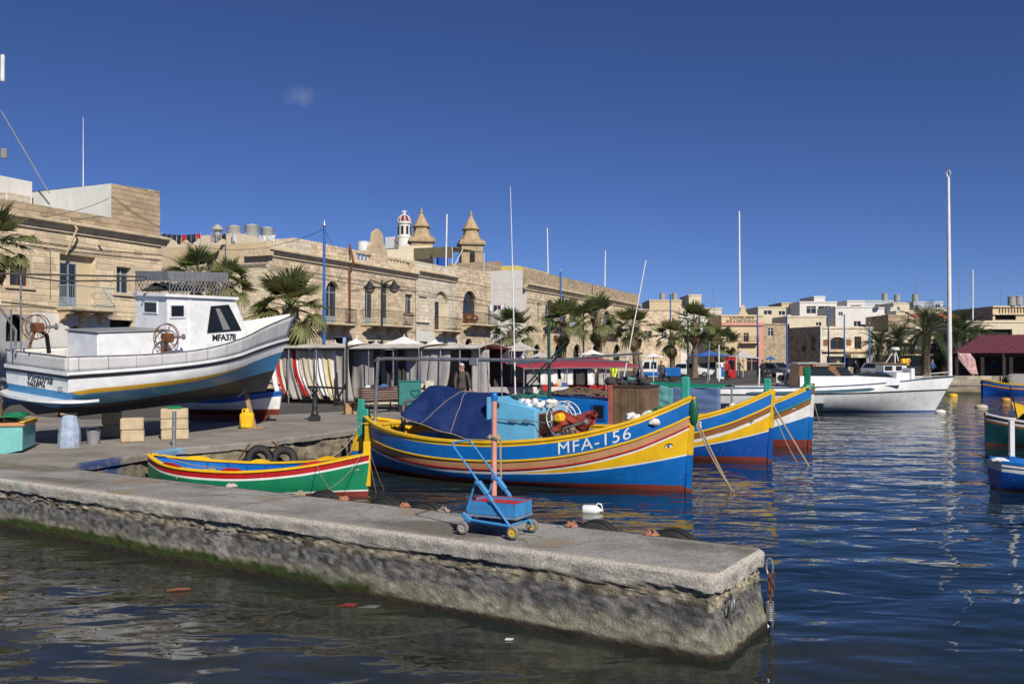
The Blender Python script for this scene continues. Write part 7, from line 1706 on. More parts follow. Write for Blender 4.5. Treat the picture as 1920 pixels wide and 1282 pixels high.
def fan_palm(px, py, Y, spx, lab, seed, nf=24, nd=10):
    """px,py: heart of the crown in the photograph; spx: crown radius there"""
    rr = random.Random(seed); c = D(px, py, Y); sc = spx * Y / FPX / (1.22 if Y < 50 else 1.42); h = c.z - QUAY
    t = thing('fan_palm', lab, 'palm tree', (c.x, Y, QUAY), rr.uniform(0, 6), 'fan palms along the waterfront'); palm_trunk(t, h, .17 * max(.8, sc), .7); t.rotation_euler = (R(rr.uniform(-4, 4)), R(rr.uniform(-4, 4)), rr.uniform(0, 6))
    for k in range(nf):
        az = k * 2.399 + rr.uniform(-.2, .2); q = (k + .5) / nf; el = R(lerp(82, -38, q ** .85) + rr.uniform(-8, 8)); v = FANS[0] if q < .25 else FANS[3] if q < .45 else FANS[1] if q < .75 else FANS[2]
        if rr.random() < .2: v = rr.choice(FANS)
        s = sc * rr.uniform(.85, 1.12); link_copy(v, 'frond', t, Matrix.Translation((.06 * math.sin(2.5), 0, h - .1 + .1 * (1 - q))) @ Matrix.Rotation(az, 4, 'Z') @ Matrix.Rotation(-el, 4, 'Y') @ Matrix.Rotation(rr.uniform(-.5, .5), 4, 'X') @ Matrix.Diagonal((s, s, s, 1)))
    for k in range(nd):
        s = sc * rr.uniform(.8, 1.05); link_copy(rr.choice(DEAD), 'dry_frond', t, Matrix.Translation((0, 0, h - .25 - .25 * rr.random())) @ Matrix.Rotation(k * 2.399, 4, 'Z') @ Matrix.Rotation(R(rr.uniform(45, 72)), 4, 'Y') @ Matrix.Diagonal((s, s, s, 1)))
for i, (px, py, Y, s, lab, nf, nd) in enumerate(((-6, 455, 33, 66, 'large fan palm cut by the left edge', 26, 16), (352, 512, 37, 52, 'fan palm showing above the wheelhouse roof', 22, 8), (424, 530, 40, 46, 'fan palm half hidden right of the wheelhouse', 20, 8), (548, 575, 42, 72, 'full fan palm behind the hauled-out bow', 26, 12), (955, 620, 62, 52, 'fan palm in front of the orange stone house', 20, 8), (1052, 603, 66, 48, 'fan palm below the blue pole on the long townhouse', 22, 10), (1127, 596, 68, 50, 'fan palm right of the second double lamp', 22, 14), (1194, 612, 74, 44, 'fan palm at the end of the long townhouse', 22, 10), (1262, 632, 82, 42, 'fan palm before the brown stone house', 20, 8), (1302, 604, 86, 44, 'tall fan palm before the white shuttered house', 22, 12), (1354, 644, 92, 38, 'low fan palm beside the restaurant', 20, 8))): fan_palm(px, py, Y, s, lab, 100 + i, nf, nd)
def date_palm(px, py, Y, spx, lab, seed, nf=34):
    rr = random.Random(seed); c = D(px, py, Y); sc = spx * Y / FPX / 1.95; h = c.z - QUAY; t = thing('date_palm', lab, 'palm tree', (c.x, Y, QUAY), rr.uniform(0, 6), 'date palms by the far restaurant'); palm_trunk(t, h, .26 * sc, .5, .06)
    for k in range(nf):
        q = (k + .5) / nf; el = R(lerp(80, -30, q) + rr.uniform(-8, 8)); s = sc * rr.uniform(.85, 1.1); link_copy(DATES[0 if q < .4 else 1 if q < .75 else 2], 'frond', t, Matrix.Translation((0, 0, h - .1)) @ Matrix.Rotation(k * 2.399, 4, 'Z') @ Matrix.Rotation(-el + .3, 4, 'Y') @ Matrix.Diagonal((s, s, s, 1)))
for i, (px, py, Y, s, lab) in enumerate(((1648, 645, 98, 36, 'slim date palm left of the black signboard'), (1684, 638, 104, 40, 'date palm behind the radar dome'), (1736, 622, 96, 56, 'tallest date palm above the black signboard'), (1768, 652, 100, 32, 'small date palm left of the tall white mast'), (1800, 625, 97, 48, 'date palm just right of the tall white mast'), (1826, 636, 102, 34, 'date palm at the red roof of the shelter'))): date_palm(px, py, Y, s, lab, 200 + i)

# ================================================================== POLES AND LAMPS
def street_lamp(px, py_top, Y, lab, arm=.62, sc=1.0):
    c = D(px, py_top, Y); t = thing('street_lamp', lab, 'street lamp', (c.x, Y, QUAY), R(-12), 'double street lamps'); h = c.z - QUAY
    b = MB(); b.lathe([(.14, 0), (.14, .5), (.08, .6), (.065, 1.2), (.05, h)], 10); b.build('post', IRON, t, smooth=True, angle=40)
    for sd in (-1, 1):
        b = MB(); b.tube([(0, 0, h - .25), (sd * .2, 0, h - .12), (sd * arm, 0, h + .05), (sd * (arm + .05), 0, h - .02)], .035, 6); ar = b.build('arm', IRON, t, smooth=True)
        b = MB(); b.lathe([(.05, 0), (.09, -.05), (.13, -.16), (.34, -.34), (.35, -.37), (.30, -.36)], 14, Matrix.Translation((sd * (arm + .05), 0, h - .02))); b.build('lamp_hood', IRON, ar, smooth=True, angle=50)
        b = MB(); b.lathe([(.27, -.36), (.24, -.5), (.14, -.62), (.03, -.66)], 14, Matrix.Translation((sd * (arm + .05), 0, h - .02))); b.build('lamp_globe', mat('lamp_glass', (.5, .45, .38), .2, .05, 3, 0, trans=.6), ar, smooth=True)
street_lamp(716, 526, 47, 'black double street lamp before the long tan townhouse'); street_lamp(1094, 577, 68, 'black double street lamp between palms before the weathered townhouse')
BPO = paint('blue_pole_paint', (.02, .13, .42), .45)
for px, pt, Y, lab in ((608, 425, 44, 'tall blue decoration pole nearest, left of the double lamp'), (1051, 510, 72, 'tall blue pole before the weathered townhouse'), (1257, 553, 84, 'blue pole before the brown stone house'), (1420, 577, 92, 'blue pole at the right corner of the restaurant'), (1475, 578, 88, 'bright blue pole in the narrow street gap'), (1553, 580, 92, 'blue pole at the bay window'), (1583, 592, 90, 'blue pole right of the bay window'), (1630, 608, 94, 'blue pole left of the slim date palm')):
    c = D(px, pt, Y); t = thing('decoration_pole', lab, 'pole', (c.x, Y, QUAY), 0, 'blue decoration poles'); h = c.z - QUAY; b = MB(); b.lathe([(.085, 0), (.08, h * .5), (.06, h)], 10); b.build('shaft', BPO, t, smooth=True, angle=50); b = MB(); b.lathe([(.07, h + .001), (.10, h + .05), (.03, h + .18), (.01, h + .3)], 8); b.build('finial', STEEL, t, smooth=True)
c = D(1781, 704, 69); t = thing('flag_mast', 'very tall white mast with a cage top on the far quay', 'mast', (c.x, 69, QUAY)); h = D(1779, 333, 69).z - QUAY
b = MB(); b.lathe([(.17, 0), (.15, h * .5), (.10, h)], 12); b.build('shaft', WHT, t, smooth=True, angle=50); b = MB(); k = .18
for a in range(4): an = a * math.pi / 2; b.tube([(0.05 * math.cos(an), .05 * math.sin(an), h), (k * math.cos(an), k * math.sin(an), h + .3), (k * math.cos(an), k * math.sin(an), h + .58)], .03, 5)
b.tube([(k * math.cos(a), k * math.sin(a), h + .56) for a in [i * math.pi / 6 for i in range(12)]], .03, 5, closed=True); b.build('cage', STEEL, t)
def slim(px, y0, y1, Y, r, m, lab, name='slim_post', cat='post', px1=None): c = D(px, y1, Y); t_ = D(px1 or px, y0, Y) - c; b = MB(); b.tube([(0, 0, 0), tuple(t_ * .5), tuple(t_)], [r, r * .9, r * .8], 8); o = b.build(name, m, smooth=True); o.location = c; tag(o, lab, cat)
slim(1170, 488, 706, 40, .03, WHT, 'white fishing rod leaning right above the red awning', 'leaning_rod', 'rod', 1211); slim(1325, 640, 735, 46, .04, STEEL, 'thin grey post before the parked white car', px1=1331); slim(1384, 650, 705, 80, .06, STEEL, 'grey post left of the restaurant parasol'); slim(1422, 690, 745, 50, .05, WHT, 'white-topped post near the brown-striped bow', px1=1424); slim(1539, 612, 690, 88, .08, WHT, 'white lamp standard before the dark-sided building'); slim(1348, 646, 715, 70, .06, WHT, 'white standpipe by the fuel pump'); slim(1290, 600, 700, 70, .07, IRON, 'dark post before the white shuttered house')
# small bollard-lamp and quay bollard
p = G(590, 789); t = thing('bollard', 'black cast-iron bollard on the quay edge', 'bollard', p)
b = MB(); b.cbox((-.16, -.16, 0), (.16, .16, .16), .02); b.lathe([(.12, .16), (.13, .22), (.10, .26), (.085, .40), (.095, .44), (.08, .48), (.075, .78), (.11, .82), (.11, .86), (.06, .88)], 16); b.build('shaft', IRON, t, smooth=True, angle=35); b = MB(); b.ball((0, 0, .97), .105, 14, 10); b.build('ball_top', IRON, t, smooth=True)
b = MB(); p2 = D(650, 756, 37); p1 = D(525, 722, 41.5); p0_ = D(478, 712, 43)
tr = thing('barrier_rail', 'dark pipe rail in front of the hanging cloths', 'railing', (p2.x, p2.y, QUAY)); o_ = Vector(tr.location)
b.tube([tuple(p0_ - o_), tuple(p1 - o_), tuple(D(650, 728, 37) - o_)], .045, 8); b.build('rail', IRON, tr, smooth=True); b = MB(); b.tube([(0, 0, 0), tuple(D(650, 640, 37) - o_)], .05, 8); b.build('post', IRON, tr, smooth=True); b = MB(); q = D(540, 720, 41) - o_; b.tube([(q.x, q.y, 0), tuple(q)], .04, 8); b.build('post', IRON, tr, smooth=True); b = MB(); b.tube([(-.6, .4, 0), (.0, 0, 1.0)], .04, 6); b.build('brace', IRON, tr, smooth=True)

# ================================================================== MARKET STALLS
CL = {'w': mat('white_linen', (.70, .68, .66), .9, .08, 4, .4, 9, .03), 'c': mat('cream_linen', (.56, .50, .40), .9, .12, 4, .4, 9, .03), 'r': mat('crimson_linen', (.40, .012, .02), .85, .15, 4, .4, 9, .03), 'g': mat('grey_linen', (.36, .33, .30), .9, .12, 4, .4, 9, .03), 'd': mat('dark_linen', (.05, .045, .045), .9, .2, 4, .4, 9, .03), 'e': mat('ecru_lace', (.50, .44, .33), .9, .25, 14, .4, 30, .02), 't': mat('taupe_sheet', (.36, .345, .34), .9, .1, 3, .4, 8, .03), 'y': mat('straw_linen', (.62, .52, .30), .9, .15, 4, .4, 9, .03)}
ROOFC = mat('faded_awning', (.52, .48, .42), .9, .15, 2, .4, 8, .03, stain=(.18, .15, .12), stain_amt=.5)
def stall(lab, pxa, Ya, pxb, Yb, pyr, dep=3.0, roofm=None, name='market_stall', legs=3, group='market stalls on the waterfront', slope=0.0):
    a_ = D(pxa, 668, Ya); c_ = D(pxb, 668, Yb); d = Vector((c_.x - a_.x, c_.y - a_.y, 0)); L = d.length
    t = thing(name, lab, 'market stall', (a_.x, a_.y, QUAY), math.atan2(d.y, d.x), group); f = locate(t); zr = f((pxa + pxb) / 2, pyr).z
    def rf(i, j):
        u = i / 30; v = j / 8; return Vector((L * u, lerp(-.35, dep, v), zr + slope * v + .30 * math.sin(math.pi * min(1, v * 1.1)) * (.6 if not slope else .2) + .02 * math.sin(u * 19) - .05 * math.sin(math.pi * ((u * legs) % 1)) + .02 * noise.noise(Vector((u * 7, v * 4, L)))))
    cloth(rf, 30, 8, roofm or ROOFC, t, 'roof_sheet', .02)
    for y in (-.35, dep): b = MB(); b.tube([(0, y, zr - .04), (L, y, zr - .04)], .03, 6); b.build('roof_bar', STEEL, t)
    for k in range(legs + 1):
        for y in (-.3, dep - .05): b = MB(); b.tube([(L * k / legs, y, 0), (L * k / legs, y, zr)], .028, 6); b.build('leg', STEEL, t)
    return t, f, L, zr
def hang(t, x0, x1, z1, z0, m, y=0.0, blow=0.0, fold=.05, seed=0, name='hanging_cloth', rot=0.0):
    def fn(i, j):
        u = i / 10; v = j / 14; z = lerp(z1, z0, v); k = noise.noise(Vector((u * 3 + seed, v * 2, seed * 1.7)))
        return Vector((lerp(x0, x1, u) + blow * v ** 2.2 + .04 * k, y + fold * math.sin(u * 9 + seed) * (.3 + v) + .08 * k * v + rot * (u - .5), z))
    cloth(fn, 10, 14, m, t, name, .008)
t, f, L, zr = stall('linen stall hung with white, cream and crimson cloths', 500, 40.5, 655, 38.5, 651, 3.2)
seq = [('w', .02, .10, .25), ('r', .10, .155, .35), ('c', .15, .20, .35), ('g', .20, .32, .4), ('r', .315, .36, .5), ('w', .35, .42, .5), ('e', .41, .50, .45), ('c', .49, .56, .4), ('w', .55, .645, .38), ('w', .63, .70, .34), ('y', .69, .78, .28), ('w', .77, .86, .2), ('e', .84, .97, -.05)]
for i, (k, u0, u1, bl) in enumerate(seq): hang(t, L * u0, L * u1, zr - .12, .28 + .10 * math.sin(i * 1.7), CL[k], .0 + .02 * (i % 3), bl * 1.5, .06, i)
hang(t, L * .86, L * 1.0, zr - .1, .15, CL['g'], -.1, .3, .05, 30); hang(t, 0, L, zr - .05, .1, CL['t'], 2.8, 0, .08, 31, 'back_sheet')
hang(t, -.6, L * .3, zr - .05, zr - .5, CL['d'], 1.2, 0, .05, 36, 'valance')
t, f, L, zr = stall('shaded stall with grey side sheets behind the bench', 657, 39, 795, 36.5, 652, 3.0)
for i, (u0, u1, k, y) in enumerate(((0, .30, 't', .1), (.30, .58, 't', .5), (.42, .50, 'd', .3), (.56, .64, 'w', .6), (.62, .70, 'd', .2), (.70, 1.0, 't', .3))): hang(t, L * u0, L * u1, zr - .08, .2, CL[k], y, .1, .07, 50 + i)
hang(t, 0, L, zr - .05, .1, CL['t'], 2.7, 0, .08, 57, 'back_sheet')
t, f, L, zr = stall('grey cloth stall behind the man and the blue tarpaulin', 797, 37, 905, 36.0, 652, 3.0)
for i, (u0, u1, k, y) in enumerate(((0, .10, 'r', -.1), (.05, .12, 'w', .1), (.10, .48, 't', -.15), (.45, .70, 'd', 1.0), (.70, 1.0, 't', .6))): hang(t, L * u0, L * u1, zr - .08, .3, CL[k], y, -.35 if i == 2 else .1, .05, 70 + i)
hang(t, 0, L, zr - .05, .1, CL['d'], 2.7, 0, .08, 77, 'back_sheet')
t, f, L, zr = stall('stall with red and white cloths left of the thin mast', 893, 40, 985, 40, 656, 3.0, mat('pale_awning', (.50, .47, .42), .9, .1, 3, .3))
for i, (u0, u1, k, y, z1) in enumerate(((0, .45, 'r', -.42, zr - .02), (.40, .65, 'c', .3, zr - .15), (.62, .98, 'w', .1, zr - .3))): hang(t, L * u0, L * u1, z1, 1.1 if i == 0 else .5, CL[k], y, .15, .06, 80 + i)
b = MB(); b.cbox((L * .35, -.3, .3), (L * .75, .4, .85), .02); b.build('cardboard_boxes', mat('cardboard', (.38, .24, .12), .9, .15), t); hang(t, 0, L, zr - .05, .1, CL['t'], 2.7, 0, .08, 87, 'back_sheet')
RED_AW = mat('raspberry_awning', (.33, .035, .055), .7, .12, 3, .3, 8, .03)
t, f, L, zr = stall('raspberry awning stall with shirts behind the MFA-156 mast', 972, 37, 1192, 43, 688, 2.8, RED_AW, slope=.42)
for i, (px0, px1, k) in enumerate(((985, 1005, 'g'), (1010, 1042, 'w'), (1048, 1072, 'w'), (1076, 1094, 'd'), (1098, 1112, 'w'), (1120, 1140, 'g'))): hang(t, f(px0, 700).x, f(px1, 700).x, zr - .1, f(px0, 722).z, CL[k], -.1, .02, .04, 90 + i, 'shirt')
hang(t, f(1012, 700).x, f(1043, 700).x, f(1012, 721).z, f(1012, 732).z, CL['r'], -.15, 0, .04, 97, 'table_cloth'); hang(t, 0, L, zr - .05, .1, CL['d'], 2.6, 0, .08, 98, 'back_sheet')
def parasol(px, py, Y, wpx, m, lab, hpx=16, n=4):
    c = D(px, py, Y); k = Y / FPX; t = thing('parasol', lab, 'parasol', (c.x, Y, QUAY), R(45 if n == 4 else 0), 'parasols'); h = c.z - QUAY; r = wpx * k / 2 * (1.25 if n == 4 else 1); dz = hpx * k
    b = MB(); N = n * 6; vs = [(0, 0, h)]
    for q in range(1, 5):
        for j in range(N):
            a = 2 * math.pi * j / N; s = a % (2 * math.pi / n) - math.pi / n; rr = r * q / 4 * math.cos(math.pi / n) / math.cos(s); vs.append((rr * math.cos(a), rr * math.sin(a), h - dz * (q / 4) ** .9 - .03 * math.cos(n * a) * q / 4))
    fs = [(0, 1 + j, 1 + (j + 1) % N) for j in range(N)] + [(1 + (q - 1) * N + j, 1 + q * N + j, 1 + q * N + (j + 1) % N, 1 + (q - 1) * N + (j + 1) % N) for q in range(1, 4) for j in range(N)]
    b.add(vs, fs); o = b.build('canopy', m, t); so = o.modifiers.new('t', 'SOLIDIFY'); so.thickness = .02
    b = MB(); b.tube([(0, 0, 0), (0, 0, h + .08)], .035, 8); b.build('pole', WFR, t); b = MB()
    for j in range(n): a = 2 * math.pi * (j + .5) / n; b.tube([(0, 0, h - dz * 1.4), (r * .9 * math.cos(a), r * .9 * math.sin(a), h - dz * .95)], .015, 4)
    b.build('ribs', WFR, t)
PW_ = mat('white_parasol', (.74, .73, .72), .85, .06, 3, .2); PG_ = mat('greyish_parasol', (.45, .43, .40), .85, .1, 3, .2); PB_ = mat('blue_parasol', (.03, .12, .42), .8, .3, 2, .2)
for a_ in ((668, 634, 41, 52, PW_, 'white parasol left of the double lamp, lowest row', 14), (758, 630, 46, 88, PW_, 'large white parasol right of the double lamp'), (815, 637, 50, 56, PW_, 'white parasol below the pale townhouse balcony', 13), (745, 655, 39, 78, PG_, 'grey parasol in front of the shaded stall', 12), (860, 641, 52, 50, PG_, 'small grey parasol by the orange stone house', 13), (975, 640, 58, 70, PG_, 'wide beige parasol before the white gable', 16), (1393, 655, 90, 56, PG_, 'pale parasol before the restaurant door'), (1330, 657, 78, 74, PB_, 'blue and white parasol before the white shuttered house', 10), (1445, 667, 96, 20, PB_, 'small bright blue parasol in the street gap', 6), (1012, 660, 56, 44, PG_, 'beige parasol behind the mast', 9)): parasol(*a_[:6], *a_[6:])
for a_ in ((628, 640, 44, 40, PG_, 'small beige parasol right of the tall blue pole', 10), (705, 640, 43, 44, PG_, 'beige parasol at the foot of the double lamp', 10), (905, 645, 45, 46, PW_, 'white parasol above the red cloths', 9), (1110, 655, 60, 48, PW_, 'white parasol behind the raspberry awning', 9), (1160, 660, 62, 44, PG_, 'beige parasol left of the truck', 8), (1225, 662, 70, 40, PW_, 'white parasol above the parked truck', 7)): parasol(*a_[:6], *a_[6:])
# goods on trestle tables in front of the stalls
GOOD = [mat('goods_%d' % i, c, .7, .2, 8, .2) for i, c in enumerate(((.45, .05, .05), (.06, .12, .35), (.6, .55, .45), (.12, .25, .12), (.55, .35, .08), (.3, .18, .1), (.65, .65, .65), (.04, .04, .05)))]
def table(lab, px, Y, w, seed, rz=0.0):
    rr = random.Random(seed); c = D(px, 700, Y); t = thing('trestle_table', lab, 'market table', (c.x, Y, QUAY), rz, 'market tables'); b = MB(); b.cbox((-w / 2, -.4, .72), (w / 2, .4, .76), .01); b.build('top', WOODM, t)
    for x in (-w / 2 + .1, w / 2 - .1): b = MB(); b.tube([(x, -.3, 0), (x, .3, .71)], .02, 5); b.tube([(x + .05, .3, 0), (x + .05, -.3, .71)], .02, 5); b.build('trestle', STEEL, t)
    hang(t, -w / 2, w / 2, .765, .2, rr.choice([CL['w'], CL['r'], CL['c'], CL['t']]), -.43, 0, .03, seed, 'table_cloth')
    for k in range(int(w * 4.5)):
        s = rr.uniform(.07, .16); x = rr.uniform(-w / 2 + .15, w / 2 - .15); y = rr.uniform(-.3, .3); b = MB()
        if k % 3: b.cbox((x - s, y - s * .7, .762), (x + s, y + s * .7, .762 + s * rr.uniform(.8, 2.4)), .012)
        else: b.ball((x, y, .77 + s * .7), s, 10, 7, (1.2, 1, .8), .4)
        b.build('goods', rr.choice(GOOD), t, smooth=not k % 3)
for i, (px, Y, w, lab) in enumerate(((735, 35.5, 2.2, 'trestle table of goods left of the teal cabinet'), (800, 35, 1.6, 'trestle table of goods behind the blue tarpaulin'), (935, 38.5, 2.4, 'trestle table of goods by the red cloths'), (1010, 38.6, 2.6, 'trestle table of goods under the white shirts'), (1095, 41.4, 2.6, 'trestle table of goods under the raspberry awning'), (1160, 43.2, 2.2, 'trestle table of goods at the right end of the raspberry awning'))): table(lab, px, Y, w, 300 + i, R(-8 + 5 * (i % 3)))
# bench, chair, cardboard box
BEN = mat('dark_red_bench_wood', (.085, .04, .035), .7, .25, 8, .3)
a_ = G(672, 778); c_ = G(753, 772); d = c_ - a_; t = thing('bench', 'dark slatted bench facing away in front of the shaded stall', 'bench', a_, math.atan2(d.y, d.x)); L = d.length
for k in range(6): b = MB(); b.cbox((0, -.04 + .012 * k, .45 + k * .085), (L, -.01 + .012 * k, .52 + k * .085), .008); b.build('back_slat', BEN, t)
for k in range(4): b = MB(); b.cbox((0, .06 + k * .11, .40), (L, .15 + k * .11, .43), .008); b.build('seat_slat', BEN, t)
for x in (.15, L - .15): b = MB(); b.tube([(x, .45, 0), (x, .42, .39), (x, 0, .39), (x, .04, .95)], .03, 6); b.tube([(x, -.06, 0), (x, .02, .40)], .03, 6); b.build('leg', IRON, t)
p = G(662, 776); t = thing('cardboard_box', 'brown cardboard box standing beside the bench', 'box', p, R(20)); b = MB(); b.cbox((-.3, -.2, 0), (.3, .2, .38), .01); b.build('body', mat('cardboard', (.4, .25, .12)), t); b = MB(); b.box((-.3, -.03, .381), (.3, .03, .384)); b.build('tape', TAN, t)
p = G(768, 772); t = thing('tall_cabinet', 'teal painted cabinet standing by the blue tarpaulin', 'cabinet', p, R(8)); b = MB(); DTL = paint('dull_teal_paint', (.02, .17, .16), .6); b.cbox((-.40, -.2, .25), (.42, .25, 1.12), .02); b.build('body', DTL, t); b = MB(); b.cbox((-.43, -.23, 1.121), (.45, .28, 1.16), .01); b.build('top', DTL, t)
for x in (-.36, .36): b = MB(); b.box((x - .03, -.1, 0), (x + .03, .1, .25)); b.build('leg', TEAL, t)
b = MB(); pts = [(.16 * math.sin(a) ** 3, (.13 * math.cos(a) - .05 * math.cos(2 * a) - .02 * math.cos(3 * a))) for a in [i * math.pi / 12 for i in range(24)]]; b.tube([(.2 + x, -.21, .7 + z) for x, z in pts], .018, 5, closed=True); b.build('heart_frame', DKGRN, t)

# ================================================================== SHELTER WITH RED ROOF
t = thing('market_shelter', 'open shelter with maroon metal roof at the right edge', 'shelter', (D(1787, 668, 76).x, 76, QUAY), R(-25)); f = locate(t); MARN = mat('maroon_sheet_roof', (.135, .038, .042), .55, .15, 1.5, .2, 20, .01)
ze = f(1840, 661).z; xl = 0; xr = f(1893, 661).x; rq = f(1838, 628, 6); zr = rq.z; rxl = rq.x
b = MB(); n = 40
def rp(i, j): u = i / n; v = j / 6; x = lerp(lerp(xl, xr + 6, u), lerp(rxl, xr + 9, u), v); return Vector((x, lerp(0, 6, v), lerp(ze, zr, v) + .025 * (i % 2)))
b.grid(rp, n, 6); o = b.build('roof', MARN, t); so = o.modifiers.new('t', 'SOLIDIFY'); so.thickness = .06
b = MB(); b.add([(xl, 0, ze), (rxl, 6, zr), (xl, 12, ze)], [(0, 1, 2)]); b.add([(xl, 12, ze), (rxl, 6, zr), (xr + 9, 6, zr), (xr + 6, 12, ze)], [(0, 1, 2, 3)]); b.build('roof_back', MARN, t)
for px in (1794, 1842, 1883, 1896, 1930): x = f(px, 661).x; b = MB(); b.cbox((x - .14, .3, 0), (x + .14, .58, ze - .03), .02); b.build('post', mat('dark_timber', (.025, .018, .016), .7), t)
b = MB(); b.cbox((xl, .25, ze - .32), (xr + 6, .35, ze - .05), .02); b.build('beam', MATS['dark_timber'], t)
b = MB(); b.box((xl, 10.5, 0), (xr + 6, 10.8, 2.4)); b.build('back_panel', mat('shelter_back', (.10, .07, .06), .9, .5, 1.2), t)
for k in range(4): x = f(1850 + 20 * k, 700).x; b = MB(); b.cbox((x, 2, .72), (x + 1.3, 3, .77), .01); tb3 = b.build('table', WOODM, t); b = MB(); b.box((x + .6, 2.45, 0), (x + .7, 2.55, .72)); b.build('table_leg', IRON, tb3)
def flagb(i, j): u = i / 8; v = j / 12; return Vector((lerp(-.6, .7, u) * (1 - .75 * abs(v - .3)) + .9 * v, .05 * math.sin(u * 5 + v * 4), 2.3 - 1.75 * v))
c = D(1806, 690, 74); t = thing('folded_parasol', 'red and white banner cloth hanging askew at the shelter', 'banner', (c.x, 74, QUAY)); cloth(flagb, 8, 12, mat('red_white_banner', (.50, .30, .30), .8, .5, 2.5, .2), t, 'cloth'); b = MB(); b.tube([(-.4, 0, 2.4), (.95, 0, .3)], .03, 6); b.build('pole', WFR, t)

# ================================================================== VEHICLES
def car(px, py, Y, rz, m, lab, L=3.9, W=1.62, H=1.45, van=False):
    c = D(px, py, Y); t = thing('parked_car', lab, 'van' if van else 'car', (c.x, Y, QUAY + .004), rz, 'cars parked on the waterfront')
    if van: prof = [(0, .35), (0, H * .95), (.1, H), (L * .66, H), (L * .80, H * .62), (L * .97, H * .52), (L, .35)]
    else: prof = [(0, .32), (-.02, .62), (.06, .86), (.32, H * .93), (.62, H), (L * .50, H), (L * .68, H * .66), (L * .93, H * .56), (L - .02, .55), (L, .32)]
    b = MB(); k = len(prof)
    for y, s in ((-W / 2 + .06, 1), (-W / 2, 1), (W / 2, 1), (W / 2 - .06, 1)):
        edge = abs(y) < W / 2 - .03
        for x, z in prof: tum = .16 * max(0, z - H * .6) / (H * .4); yy = y * (1 - tum * .9); b.v.append((x, yy, z + (0 if not edge else .0)))
    for r_ in (1,):
        for i in range(k - 1): a = r_ * k + i; b.f.append((a, a + 1, a + k + 1, a + k)); b.m.append(0)
        b.f.append((r_ * k + k - 1, r_ * k, (r_ + 1) * k, (r_ + 1) * k + k - 1)); b.m.append(0)
    b.f.append(tuple(range(k, 2 * k))); b.m.append(0); b.f.append(tuple(range(2 * k, 3 * k))[::-1]); b.m.append(0)
    me = b.mesh('body', m); bm = bmesh.new(); bm.from_mesh(me); bmesh.ops.delete(bm, geom=[v for v in bm.verts if not v.link_faces], context='VERTS'); bmesh.ops.bevel(bm, geom=bm.edges[:], offset=.05, segments=2, profile=.6, affect='EDGES'); bm.to_mesh(me); bm.free()
    me.polygons.foreach_set('use_smooth', [True] * len(me.polygons)); me.set_sharp_from_angle(angle=R(35)); body = bpy.data.objects.new('body', me); COL.objects.link(body); body.parent = t
    zb, zt = H * .64, H * .92
    for sd in (-1, 1):
        y0 = sd * (W / 2 * (1 - .144 * (zb - H * .6) / (H * .4)) + .012); y1 = sd * (W / 2 * (1 - .144 * (zt - H * .6) / (H * .4)) + .012)
        for xa, xb, xc, xd in (((L * .72, L * .58, L * .50, L * .50),) if van else ((.22, L * .36, L * .36, .50), (L * .385, L * .655, L * .50, L * .385))):
            b = MB(); b.add([(xa, y0, zb), (xb, y0, zb), (xc, y1, zt), (xd, y1, zt)], [(0, 1, 2, 3)]); b.build('side_window', GLASS, t)
    b = MB(); w = W / 2 - .12
    if van: b.add([(L * .79 + .02, -w, H * .66), (L * .79 + .02, w, H * .66), (L * .68 + .02, w * .9, H * .95), (L * .68 + .02, -w * .9, H * .95)], [(0, 1, 2, 3)])
    else: b.add([(L * .675 + .03, -w, H * .69), (L * .675 + .03, w, H * .69), (L * .52 + .03, w * .86, H * .965), (L * .52 + .03, -w * .86, H * .965)], [(0, 1, 2, 3)]); b.build('windscreen', GLASS, t); b = MB(); b.add([(.09, -w, H * .66), (.09, w, H * .66), (.30, w * .86, H * .90), (.30, -w * .86, H * .90)], [(3, 2, 1, 0)])
    b.build('windscreen' if van else 'rear_window', GLASS, t)
    for x in (L * .18, L * .80):
        for sd in (-1, 1):
            b = MB(); b.lathe([(.18, -.09), (.27, -.10), (.30, -.05), (.30, .05), (.27, .10), (.18, .09)], 18, Matrix.Translation((x, sd * (W / 2 - .09), .30)) @ Matrix.Rotation(R(90), 4, 'X')); wh_ = b.build('wheel', BLACKR, t, smooth=True, angle=40); b = MB(); b.lathe([(.18, -.02), (.17, 0), (.05, .015)], 14, Matrix.Translation((x, sd * (W / 2 + .01), .30)) @ Matrix.Rotation(R(-90 * sd), 4, 'X')); b.build('rim', STEEL, wh_, smooth=True)
    for sd in (-1, 1): b = MB(); b.ball((L - .10, sd * (W / 2 - .25), H * .46), .11, 10, 6, (.8, 1.4, .7)); b.build('headlight', mat('lamp_lens', (.7, .7, .7), .15), t, smooth=True); b = MB(); b.cbox((-.03, sd * (W / 2 - .16) - .08, H * .48), (.04, sd * (W / 2 - .16) + .08, H * .62), .02); b.build('tail_light', mat('tail_red', (.35, .01, .01), .3), t)
    b = MB(); b.cbox((L - .06, -W / 2 + .05, .24), (L + .06, W / 2 - .05, .46), .04); b.build('bumper', BLACKP, t)
CWH = mat('car_white', (.72, .73, .74), .25, .03, 2, 0, coat=.6); CGR = mat('car_grey', (.16, .19, .22), .25, .03, 2, 0, coat=.6, metal=.3); CDK = mat('car_dark', (.03, .035, .04), .25, .03, 2, 0, coat=.6); CBL = mat('van_blue', (.01, .12, .42), .3, .05, 2, 0, coat=.4); CSI = mat('car_silver', (.42, .45, .47), .25, .03, 2, 0, coat=.6, metal=.5)
